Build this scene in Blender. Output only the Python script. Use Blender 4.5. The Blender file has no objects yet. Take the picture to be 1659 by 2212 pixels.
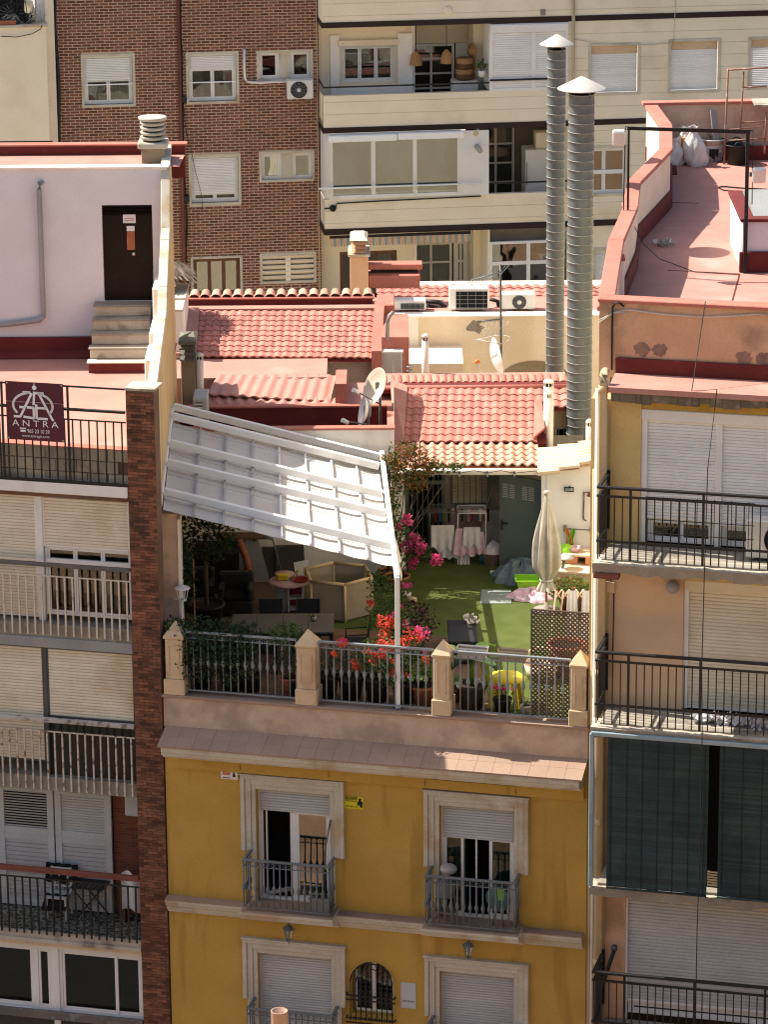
import bpy, math, random
from mathutils import Vector, Matrix
random.seed(7)
R = math.radians
SC = bpy.context.scene
COL = SC.collection
# ------------------------------------------------------------------ camera
CAMZ, PITCH, ROLL, FPX = 34.0, R(17.0), 0.0077, 8000.0      # focal length in units of a 1659 x 2212 frame
cf = Vector((0, math.cos(PITCH), -math.sin(PITCH)))
cr0, cu0 = Vector((1, 0, 0)), Vector((0, math.sin(PITCH), math.cos(PITCH)))
cr = cr0*math.cos(ROLL) - cu0*math.sin(ROLL)
cu = cu0*math.cos(ROLL) + cr0*math.sin(ROLL)
camd = bpy.data.cameras.new('camera'); cam = bpy.data.objects.new('camera', camd); COL.objects.link(cam)
mw = Matrix.Identity(4)
for i in range(3):
    mw[i][0], mw[i][1], mw[i][2] = cr[i], cu[i], -cf[i]
mw[2][3] = CAMZ
cam.matrix_world = mw
camd.sensor_fit = 'VERTICAL'; camd.sensor_height = 36.0; camd.lens = 36.0*FPX/2212.0
camd.clip_start = 1.0; camd.clip_end = 3000
SC.camera = cam
# ------------------------------------------------------------------ light
SUN = Vector((0.78, -0.30, -1.0)).normalized()               # the way the sunlight travels
SEL = math.asin(-SUN.z); SAZ = math.atan2(-SUN.x, -SUN.y)
w = bpy.data.worlds.new('World'); SC.world = w; w.use_nodes = True
nt = w.node_tree; nt.nodes.clear()
sky = nt.nodes.new('ShaderNodeTexSky'); sky.sky_type = 'NISHITA'; sky.sun_disc = False
sky.sun_elevation = SEL; sky.sun_rotation = SAZ; sky.air_density = 1.0; sky.dust_density = 3.0; sky.ozone_density = 0.6
bg = nt.nodes.new('ShaderNodeBackground'); bg.inputs[1].default_value = 0.085
wo = nt.nodes.new('ShaderNodeOutputWorld')
nt.links.new(sky.outputs[0], bg.inputs[0]); nt.links.new(bg.outputs[0], wo.inputs[0])
sd = bpy.data.lights.new('sun', 'SUN'); sd.energy = 4.3; sd.angle = R(0.5); sd.color = (1.0, 0.93, 0.82)
so = bpy.data.objects.new('sun', sd); COL.objects.link(so)
so.rotation_euler = SUN.to_track_quat('-Z', 'Y').to_euler()
SC.view_settings.view_transform = 'Standard'; SC.view_settings.look = 'None'
SC.view_settings.exposure = 1.15; SC.view_settings.gamma = 1.0
SC.render.engine = 'CYCLES'; SC.cycles.max_bounces = 8; SC.cycles.use_denoising = True; SC.cycles.filter_width = 1.15
# ------------------------------------------------------------------ from a direction of sight to a place
ZN = dict(A=(0,0,1.659), B=(950,0,1.659), C=(1950,0,1.659), D=(0,900,1.659), E=(600,950,1.659), F=(1400,950,1.659), G=(1950,950,1.659),
          H=(0,1800,1.659), I=(600,1850,1.659), J=(1400,1700,1.659), K=(2150,1800,2.07375), L=(0,2750,1.659), M=(600,2750,1.659),
          N=(1400,2750,1.659), O=(2150,2750,1.87), R=(2250,300,2.37), S=(1900,1700,2.212), T=(600,2000,2.37), U=(1200,1700,2.0114),
          V=(640,900,2.764), X=(0,3000,2.9625), P=(0,0,0.562373))
def zz(k, x, y):
    a, b, s = ZN[k]
    return (a + x/s)*0.562373, (b + y/s)*0.562373
def ray(px, py):
    return cf + cr*((px-829.5)/FPX) + cu*((1106-py)/FPX)
def atY(k, x, y, Y):
    d = ray(*zz(k, x, y)); t = Y/d.y
    return Vector((d.x*t, Y, CAMZ + d.z*t))
def atZ(k, x, y, Z):
    d = ray(*zz(k, x, y)); t = (Z-CAMZ)/d.z
    return Vector((d.x*t, d.y*t, Z))
ORG = {}
class Fr:
    """a vertical reference plane: x runs along it, y goes into depth, z is up"""
    def __init__(s, ox, oy, psi): s.ox, s.oy, s.psi, s.c, s.s = ox, oy, psi, math.cos(psi), math.sin(psi)
    def W(s, x, y, z): return Vector((s.ox + x*s.c + y*s.s, s.oy - x*s.s + y*s.c, z))
    def I(s, p): dx, dy = p[0]-s.ox, p[1]-s.oy; return Vector((dx*s.c - dy*s.s, dx*s.s + dy*s.c, p[2]))
    def L(s, k, x, y, d=0.0):
        r = ray(*zz(k, x, y))
        dy0 = s.I((0, 0, 0)).y; dyr = r.x*s.s + r.y*s.c
        t = (d-dy0)/dyr
        q = s.I((r.x*t, r.y*t, 0)); return q.x, CAMZ + r.z*t
    def x(s, k, x, y, d=0.0): return s.L(k, x, y, d)[0]
    def z(s, k, x, y, d=0.0): return s.L(k, x, y, d)[1]
    def Z(s, k, x, y, z): return s.I(atZ(k, x, y, z))
    def sub(s, x, y, rot=0.0): p = s.W(x, y, 0); return Fr(p.x, p.y, s.psi - rot)
WF = Fr(0, 0, 0)
FR = Fr(0, 63.5, R(14))          # the street front
BF = Fr(0, 99.0, R(-7))          # the tall block behind
MF = Fr(0, 72.5, R(2))           # the low houses between
# ------------------------------------------------------------------ materials
def lin(h):
    h = h.lstrip('#'); o = []
    for i in (0, 2, 4):
        v = int(h[i:i+2], 16)/255; o.append(v/12.92 if v <= .04045 else ((v+.055)/1.055)**2.4)
    return tuple(o)
MATS = {}
def mk(name, col, col2=None, rough=.85, ns=1.5, bump=.1, bs=50, stain=None, ss=1.2, sa=.6, st=.56, streak=False, metal=0, rnd=0.0, spec=.3, fine=.06, fs=25, trans=0, emit=None):
    if isinstance(col, str): col = lin(col)
    if isinstance(col2, str): col2 = lin(col2)
    if isinstance(stain, str): stain = lin(stain)
    m = bpy.data.materials.new(name); m.use_nodes = True; t = m.node_tree; N = t.nodes; K = t.links
    b = N['Principled BSDF']
    b.inputs['Roughness'].default_value = rough; b.inputs['Metallic'].default_value = metal
    b.inputs['Specular IOR Level'].default_value = spec
    g = N.new('ShaderNodeNewGeometry')
    def noise(scale, det=4, vec=None):
        n = N.new('ShaderNodeTexNoise'); n.inputs['Scale'].default_value = scale; n.inputs['Detail'].default_value = det
        K.new(vec if vec else g.outputs['Position'], n.inputs['Vector']); return n.outputs['Fac']
    def mix(f, a, c, mode='MIX'):
        x = N.new('ShaderNodeMix'); x.data_type = 'RGBA'; x.blend_type = mode
        for s_, v in ((0, f), (6, a), (7, c)):
            if hasattr(v, 'is_linked'): K.new(v, x.inputs[s_])
            else: x.inputs[s_].default_value = v if isinstance(v, (int, float)) else (*v, 1)
        return x.outputs[2]
    def ramp(f, a, c):
        x = N.new('ShaderNodeMapRange'); x.inputs[1].default_value = a; x.inputs[2].default_value = c; K.new(f, x.inputs[0]); return x.outputs[0]
    c2 = col2 or tuple(v*.82 for v in col)
    o = mix(ramp(noise(ns), .35, .65), col, c2)
    if stain:
        vec = None
        if streak:
            mp = N.new('ShaderNodeMapping'); mp.inputs['Scale'].default_value = (1, 1, .12); K.new(g.outputs['Position'], mp.inputs[0]); vec = mp.outputs[0]
        f = ramp(noise(ss, 8, vec), st, st+.12)
        q = N.new('ShaderNodeMath'); q.operation = 'MULTIPLY'; K.new(f, q.inputs[0]); q.inputs[1].default_value = sa
        o = mix(q.outputs[0], o, stain)
    if fine:
        f = ramp(noise(fs, 2), .3, .7)
        q = N.new('ShaderNodeMapRange'); q.inputs[3].default_value = 1-fine; q.inputs[4].default_value = 1+fine; K.new(f, q.inputs[0])
        cb = N.new('ShaderNodeCombineColor')
        for i in range(3): K.new(q.outputs[0], cb.inputs[i])
        o = mix(1.0, o, cb.outputs[0], 'MULTIPLY')
    if rnd:
        oi = N.new('ShaderNodeObjectInfo'); ad = N.new('ShaderNodeMath'); ad.operation = 'ADD'
        K.new(oi.outputs['Random'], ad.inputs[0]); K.new(g.outputs['Random Per Island'], ad.inputs[1])
        fr = N.new('ShaderNodeMath'); fr.operation = 'FRACT'; K.new(ad.outputs[0], fr.inputs[0])
        q = N.new('ShaderNodeMapRange'); q.inputs[3].default_value = 1-rnd; q.inputs[4].default_value = 1+rnd; K.new(fr.outputs[0], q.inputs[0])
        hs = N.new('ShaderNodeHueSaturation'); K.new(q.outputs[0], hs.inputs['Value']); K.new(o, hs.inputs['Color']); o = hs.outputs[0]
    K.new(o, b.inputs['Base Color'])
    if bump:
        bp = N.new('ShaderNodeBump'); bp.inputs['Strength'].default_value = bump; bp.inputs['Distance'].default_value = .02
        K.new(noise(bs, 3), bp.inputs['Height']); K.new(bp.outputs[0], b.inputs['Normal'])
    if trans:
        tr = N.new('ShaderNodeBsdfTranslucent'); K.new(o, tr.inputs[0]); ms = N.new('ShaderNodeMixShader'); ms.inputs[0].default_value = trans
        K.new(b.outputs[0], ms.inputs[1]); K.new(tr.outputs[0], ms.inputs[2]); K.new(ms.outputs[0], N['Material Output'].inputs[0])
    MATS[name] = m; return m
def glassmat(name, tint, refl=.06):
    m = bpy.data.materials.new(name); m.use_nodes = True; t = m.node_tree; N = t.nodes; K = t.links
    N.remove(N['Principled BSDF'])
    tr = N.new('ShaderNodeBsdfTransparent'); tr.inputs[0].default_value = (*tint, 1)
    gl = N.new('ShaderNodeBsdfGlossy'); gl.inputs['Roughness'].default_value = .02; gl.inputs[0].default_value = (.9, .92, .92, 1)
    lw = N.new('ShaderNodeFresnel'); lw.inputs[0].default_value = 1.5
    ad = N.new('ShaderNodeMath'); ad.operation = 'ADD'; K.new(lw.outputs[0], ad.inputs[0]); ad.inputs[1].default_value = refl
    ge = N.new('ShaderNodeNewGeometry'); no = N.new('ShaderNodeTexNoise'); no.inputs['Scale'].default_value = 1.1; K.new(ge.outputs['Position'], no.inputs['Vector'])
    bp = N.new('ShaderNodeBump'); bp.inputs['Strength'].default_value = .12; bp.inputs['Distance'].default_value = .05; K.new(no.outputs[0], bp.inputs['Height']); K.new(bp.outputs[0], gl.inputs['Normal'])
    ms = N.new('ShaderNodeMixShader'); K.new(ad.outputs[0], ms.inputs[0]); K.new(tr.outputs[0], ms.inputs[1]); K.new(gl.outputs[0], ms.inputs[2])
    K.new(ms.outputs[0], N['Material Output'].inputs[0]); MATS[name] = m; return m
# plaster and walls
mk('yellow_plaster', (.51,.315,.065), (.46,.28,.055), stain=(.30,.17,.035), ss=3.2, sa=.5, st=.55, streak=True, bump=.12, bs=90, fine=.05)
mk('cream_plaster', (.79,.70,.53), (.75,.66,.49), stain=(.50,.40,.26), ss=.5, sa=.4, bump=.06, fine=.03)
mk('cream_wall_low', (.79,.70,.54), (.73,.63,.47), stain=(.56,.45,.30), ss=.8, sa=.4, streak=True, bump=.1)
mk('lilac_plaster', (.68,.68,.69), (.64,.64,.65), stain=(.62,.50,.40), ss=.45, sa=.35, st=.55, bump=.12, fine=.04)
mk('white_plaster', (.85,.82,.76), (.81,.77,.70), stain=(.50,.44,.36), ss=.9, sa=.5, streak=True, bump=.08, fine=.03)
mk('tan_plaster', (.56,.40,.20), (.50,.35,.17), stain=(.33,.24,.14), ss=1.4, sa=.6, streak=True, bump=.2, bs=30)
mk('terracotta_plaster', (.62,.38,.23), (.56,.33,.19), stain=(.22,.15,.10), ss=.9, sa=.6, st=.57, bump=.12)
mk('peach_plaster', (.60,.42,.27), (.56,.385,.245), stain=(.60,.43,.16), ss=.4, sa=.7, bump=.08, fine=.03)
mk('ochre_plaster', (.62,.45,.18), (.56,.40,.17), stain=(.36,.25,.13), ss=.8, sa=.55, bump=.1)
mk('pink_plaster', (.50,.35,.25), (.56,.42,.31), stain=(.33,.24,.19), ss=1.3, sa=.75, st=.5, bump=.3, bs=18, ns=3)
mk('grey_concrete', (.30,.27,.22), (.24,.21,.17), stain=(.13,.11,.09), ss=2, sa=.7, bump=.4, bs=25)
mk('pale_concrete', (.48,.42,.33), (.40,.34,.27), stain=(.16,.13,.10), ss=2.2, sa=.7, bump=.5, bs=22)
mk('block_concrete', (.36,.31,.23), (.26,.22,.16), stain=(.15,.12,.09), ss=1.6, sa=.6, bump=.4, bs=30, rnd=.12)
mk('stone_trim', (.57,.515,.41), (.49,.44,.34), stain=(.40,.24,.10), ss=1.6, sa=.55, st=.54, bump=.15, fine=.08)
mk('sand_stone', (.62,.46,.29), (.56,.41,.25), stain=(.38,.25,.14), ss=2.5, sa=.5, bump=.2, fine=.1, fs=60)
mk('brown_band', (.035,.018,.014), (.028,.015,.012), bump=.05)
mk('red_floor', (.45,.225,.18), (.41,.195,.155), stain=(.50,.30,.25), ss=.7, sa=.6, bump=.15, bs=35, fine=.08, rough=.75)
mk('red_paint', (.14,.020,.015), (.11,.015,.012), stain=(.24,.07,.055), ss=2.2, sa=.45, st=.6, bump=.15, rough=.7)
mk('red_coping', (.45,.17,.13), (.40,.14,.10), stain=(.5,.26,.2), ss=3, sa=.5, st=.6, bump=.25, bs=30)
mk('red_tile', (.47,.19,.145), (.42,.165,.125), stain=(.30,.13,.10), ss=2.2, sa=.45, st=.55, bump=.25, rnd=.2, rough=.7)
mk('orange_tile', (.53,.31,.225), (.47,.265,.19), stain=(.34,.20,.14), ss=2.5, sa=.45, bump=.25, rnd=.2)
mk('pale_tile', (.70,.55,.39), (.65,.50,.34), stain=(.60,.30,.15), ss=2, sa=.4, bump=.15, rnd=.1)
mk('brick_dark', (.195,.07,.038), (.145,.05,.029), rnd=.35, bump=.25, bs=60, fine=.15, ns=4)
mk('mortar_pale', (.60,.47,.37), (.53,.41,.31), bump=.2)
mk('brick_orange', (.20,.078,.042), (.14,.055,.032), rnd=.5, bump=.3, bs=60, fine=.2, ns=5, stain=(.07,.035,.025), ss=1.5, sa=.6, st=.52)
mk('mortar_dark', (.17,.10,.07), (.12,.07,.05), bump=.2)
mk('brick_bbq', (.56,.27,.13), (.50,.22,.10), rnd=.2, bump=.2)
mk('ledge_tile', (.33,.225,.165), (.295,.20,.145), rnd=.05, stain=(.30,.19,.14), ss=1.5, sa=.5, bump=.12)
# metal, plastic, wood
mk('white_frame', (.74,.72,.68), (.70,.68,.63), rough=.5, bump=.02, fine=.03, stain=(.5,.44,.34), ss=1.5, sa=.3, streak=True)
mk('white_metal', (.83,.82,.80), (.80,.79,.76), rough=.45, bump=.02, fine=.02)
mk('cream_slat', (.72,.64,.49), (.66,.57,.42), rough=.6, bump=.02, fine=.04, stain=(.40,.26,.10), ss=.55, sa=.55, st=.55, rnd=.05)
mk('white_slat', (.78,.76,.72), (.72,.70,.66), rough=.6, bump=.02, fine=.03, stain=(.46,.42,.34), ss=.8, sa=.35, streak=True, rnd=.04)
mk('grey_slat', (.48,.48,.45), (.43,.43,.41), rough=.6, bump=.02, fine=.03, stain=(.40,.38,.33), ss=.8, sa=.35, rnd=.04)
mk('wood_white', (.50,.52,.52), (.45,.47,.47), rough=.55, bump=.03, rnd=.04)
mk('black_iron', (.012,.012,.012), (.018,.017,.016), rough=.5, spec=.3, bump=.05, stain=(.05,.03,.02), ss=5, sa=.3, st=.62)
mk('dark_iron', (.05,.055,.055), (.07,.07,.065), rough=.45, spec=.5, bump=.05)
mk('grey_iron', (.26,.28,.29), (.20,.22,.23), rough=.4, spec=.5, bump=.03)
mk('rail_grey', (.14,.155,.16), (.11,.12,.125), rough=.45, spec=.5, stain=(.22,.12,.06), ss=4, sa=.5, st=.62)
mk('peel_white', (.58,.50,.40), (.50,.42,.33), rough=.6, stain=(.13,.06,.03), ss=9, sa=.9, st=.54, bump=.3, bs=60)
mk('rust_white', (.60,.53,.43), (.55,.47,.37), rough=.6, stain=(.30,.13,.05), ss=5, sa=.7, st=.58, bump=.1)
mk('red_wood', (.20,.06,.035), (.15,.045,.028), rough=.6, bump=.1)
mk('grey_wood', (.14,.125,.11), (.10,.09,.08), rough=.7, bump=.2, stain=(.3,.28,.25), ss=6, sa=.5)
mk('peel_grey', (.45,.42,.38), (.36,.33,.3), rough=.7, stain=(.09,.07,.06), ss=7, sa=.8, st=.52, bump=.2)
mk('deck_wood', (.20,.12,.075), (.15,.09,.055), rough=.8, bump=.2, rnd=.15)
mk('brown_wood', (.16,.075,.03), (.12,.055,.022), rough=.6, bump=.1, rnd=.06)
mk('door_brown', (.018,.010,.007), (.013,.008,.006), rough=.45, stain=(.04,.02,.015), ss=3, sa=.4, st=.62, spec=.12)
mk('green_metal', (.135,.165,.145), (.12,.15,.13), rough=.5, bump=.04, spec=.4)
mk('duct_metal', (.14,.155,.15), (.115,.13,.125), rough=.5, metal=.1, bump=.05, bs=12, stain=(.15,.14,.12), ss=1.2, sa=.4)
mk('duct_rib', (.34,.34,.31), rough=.5)
mk('cap_metal', (.58,.53,.46), (.54,.49,.42), rough=.45, metal=.1)
mk('drain_tan', (.56,.43,.25), (.52,.39,.22), rough=.5, bump=.03, stain=(.4,.28,.16), ss=1.2, sa=.4, streak=True)
mk('drain_white', (.72,.68,.60), (.68,.63,.55), rough=.5)
mk('drain_grey', (.32,.31,.31), (.28,.27,.27), rough=.5)
mk('cable_black', (.015,.014,.013), rough=.6)
mk('cable_white', (.55,.52,.46), rough=.6)
mk('plastic_white', (.72,.70,.65), (.68,.66,.60), rough=.4)
mk('plastic_grey', (.28,.28,.27), rough=.5)
mk('plastic_black', (.012,.012,.012), (.018,.018,.018), rough=.55)
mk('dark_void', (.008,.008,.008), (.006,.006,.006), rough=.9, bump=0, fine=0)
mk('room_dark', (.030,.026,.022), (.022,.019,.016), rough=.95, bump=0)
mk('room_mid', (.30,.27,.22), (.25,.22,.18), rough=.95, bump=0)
mk('curtain_dim', (.20,.20,.18), (.15,.16,.14), rough=.95, ns=6)
mk('curtain', (.48,.43,.40), (.40,.36,.33), rough=.95, trans=.25, ns=6)
mk('curtain_green', (.10,.17,.15), (.08,.14,.12), rough=.95, ns=6)
mk('awning', (.62,.585,.54), (.585,.55,.50), rough=.85, trans=.10, stain=(.55,.48,.42), ss=1.1, sa=.4, streak=True, bump=.06, bs=120)
mk('parasol', (.62,.58,.50), (.50,.45,.37), rough=.9, trans=.2, ns=4, bump=.05)
mk('cloth_white', (.74,.72,.72), (.66,.64,.66), rough=.9, trans=.1, ns=5, bump=.2, bs=25)
mk('cloth_pink', (.62,.36,.42), (.68,.55,.58), rough=.9, ns=9)
mk('cloth_blue', (.17,.22,.23), (.12,.17,.18), rough=.95, ns=6)
mk('cloth_black', (.010,.010,.010), rough=.95)
mk('cloth_orange', (.62,.22,.06), rough=.9)
mk('cloth_green', (.20,.42,.06), rough=.9)
mk('turf', (.115,.145,.042), (.09,.12,.03), rough=.95, ns=2.5, bump=.9, bs=160, fine=.35, fs=120, spec=.1)
mk('leaf', (.045,.085,.018), (.075,.12,.025), rough=.6, rnd=.35, trans=.3, bump=0, ns=4)
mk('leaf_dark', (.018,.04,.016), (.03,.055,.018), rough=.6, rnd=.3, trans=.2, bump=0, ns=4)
mk('leaf_fresh', (.10,.19,.03), (.14,.24,.045), rough=.6, rnd=.3, trans=.35, bump=0, ns=4)
mk('leaf_autumn', (.30,.115,.025), (.20,.12,.025), rough=.7, rnd=.4, trans=.3, bump=0, ns=5)
mk('petal_red', (.75,.075,.055), (.80,.14,.07), rough=.7, rnd=.2, trans=.3, bump=0, ns=8)
mk('petal_pink', (.68,.06,.22), (.72,.12,.30), rough=.7, rnd=.2, trans=.3, bump=0, ns=8)
mk('bark', (.10,.07,.045), (.07,.05,.035), rough=.9, bump=.4)
mk('terracotta', (.36,.13,.06), (.30,.105,.05), rough=.8, stain=(.45,.3,.2), ss=6, sa=.4)
mk('soil', (.03,.02,.014), rough=1)
mk('lime_plastic', (.30,.66,.03), (.27,.60,.03), rough=.4)
mk('yellow_plastic', (.75,.62,.04), (.70,.56,.03), rough=.4)
mk('pink_plastic', (.66,.42,.42), rough=.5)
mk('blue_plastic', (.05,.16,.26), rough=.5)
mk('red_plastic', (.50,.04,.03), rough=.45)
mk('rust_iron', (.22,.10,.06), (.30,.2,.15), rough=.7, stain=(.5,.4,.33), ss=6, sa=.7)
mk('thatch', (.34,.27,.19), (.22,.17,.12), rough=.95, rnd=.4, ns=9)
mk('wicker', (.45,.25,.11), (.36,.19,.08), rough=.8, bump=.5, bs=60)
mk('lattice', (.10,.07,.055), (.12,.09,.07), rough=.8)
mk('blind_green', (.017,.036,.038), (.012,.027,.029), rough=.6, rnd=.25, stain=(.035,.052,.05), ss=1.6, sa=.5)
mk('blue_frame', (.20,.28,.32), (.30,.36,.38), rough=.5)
mk('banner_plum', (.085,.012,.028), (.075,.010,.024), rough=.45, bump=.03)
mk('print_white', (.80,.78,.76), rough=.6, bump=0)
mk('sign_yellow', (.72,.62,.02), rough=.4, bump=0)
mk('sign_black', (.012,.012,.010), rough=.6, bump=0)
mk('sign_red', (.62,.10,.05), rough=.6, bump=0)
mk('mesh_grey', (.30,.26,.19), (.26,.22,.16), rough=.9, trans=.2)
mk('table_top', (.15,.135,.115), (.13,.115,.10), rough=.5)
mk('net_sand', (.34,.28,.20), (.30,.25,.18), rough=.95, trans=.35, ns=3)
mk('dish_beige', (.56,.48,.38), (.52,.44,.35), rough=.5)
mk('sack_white', (.72,.70,.66), (.64,.62,.58), rough=.55, bump=.5, bs=14)
mk('orange_print', (.70,.22,.05), rough=.6)
mk('asphalt', (.05,.05,.05), (.06,.058,.055), bump=.3)
mk('pot_concrete', (.46,.42,.34), (.38,.34,.27), bump=.4, bs=30, stain=(.2,.17,.13), ss=3, sa=.6)
mk('chimney_grey', (.17,.16,.125), (.14,.13,.10), bump=.2, stain=(.08,.075,.06), ss=2, sa=.5)
mk('chimney_olive', (.28,.23,.15), (.24,.195,.12), bump=.2, stain=(.15,.12,.08), ss=2, sa=.5)
mk('panel_dark', (.05,.045,.035), (.04,.036,.028), rough=.7, bump=.6, bs=40)
mk('insulation', (.10,.085,.06), (.16,.13,.09), bump=.6, bs=20, stain=(.3,.25,.18), ss=4, sa=.6)
mk('grey_mesh_cloth', (.31,.36,.32), (.26,.31,.27), rough=.9, trans=.15)
mk('blocker_scrub', (.11,.10,.055), (.08,.075,.04), ns=.3)  # dark tone of the added slope, keeps its bounce light low
mk('ground_pale', (.42,.37,.30), (.36,.32,.26), ns=.2)
mk('bright_white', (.87,.85,.80), (.84,.81,.75), bump=.05, fine=.02)
mk('soot', (.30,.19,.135), (.20,.13,.10), rough=.95, ns=6)
glassmat('glass', (.62,.66,.64), .0); glassmat('glass_mirror', (.30,.33,.31), .22); glassmat('glass_frost', (.75,.8,.8), .1)
def sheer(name, f):
    m = MATS[name]; t = m.node_tree; o = t.nodes['Material Output'].inputs[0]; q = o.links[0].from_socket
    tr = t.nodes.new('ShaderNodeBsdfTransparent'); ms = t.nodes.new('ShaderNodeMixShader'); ms.inputs[0].default_value = f
    t.links.new(q, ms.inputs[1]); t.links.new(tr.outputs[0], ms.inputs[2]); t.links.new(ms.outputs[0], o)
mk('net_mesh', (.34,.28,.20), (.30,.25,.18), rough=.95, ns=3); sheer('net_mesh', .22)
# two patterned surfaces: tiled balcony floor and far brick
def brickmat(name, c1, c2, mo, bw, rh, ms):
    m = mk(name, c1); t = m.node_tree; N = t.nodes; K = t.links; b = N['Principled BSDF']
    g = N.new('ShaderNodeTexCoord'); mp = N.new('ShaderNodeMapping'); mp.inputs['Rotation'].default_value = (R(90), 0, 0)
    K.new(g.outputs['Object'], mp.inputs[0]); x = N.new('ShaderNodeTexBrick')
    x.inputs['Color1'].default_value = (*c1, 1); x.inputs['Color2'].default_value = (*c2, 1); x.inputs['Mortar'].default_value = (*mo, 1)
    x.inputs['Scale'].default_value = 1; x.inputs['Brick Width'].default_value = bw; x.inputs['Row Height'].default_value = rh; x.inputs['Mortar Size'].default_value = ms
    K.new(mp.outputs[0], x.inputs[0]); K.new(x.outputs[0], b.inputs['Base Color'])
brickmat('brick_far', (.20,.06,.03), (.13,.04,.025), (.14,.09,.06), .19, .057, .006)
m = mk('floor_pattern', (.10,.10,.085)); t = m.node_tree; N = t.nodes; K = t.links
g_ = N.new('ShaderNodeNewGeometry'); vo = N.new('ShaderNodeTexVoronoi'); vo.feature = 'DISTANCE_TO_EDGE'; vo.inputs['Scale'].default_value = 9
K.new(g_.outputs['Position'], vo.inputs['Vector']); cr_ = N.new('ShaderNodeValToRGB'); cr_.color_ramp.elements[0].position = .05; cr_.color_ramp.elements[1].position = .12
cr_.color_ramp.elements[0].color = (.26,.25,.20,1); cr_.color_ramp.elements[1].color = (.05,.055,.045,1)
K.new(vo.outputs['Distance'], cr_.inputs[0]); K.new(cr_.outputs[0], N['Principled BSDF'].inputs['Base Color'])
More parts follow.
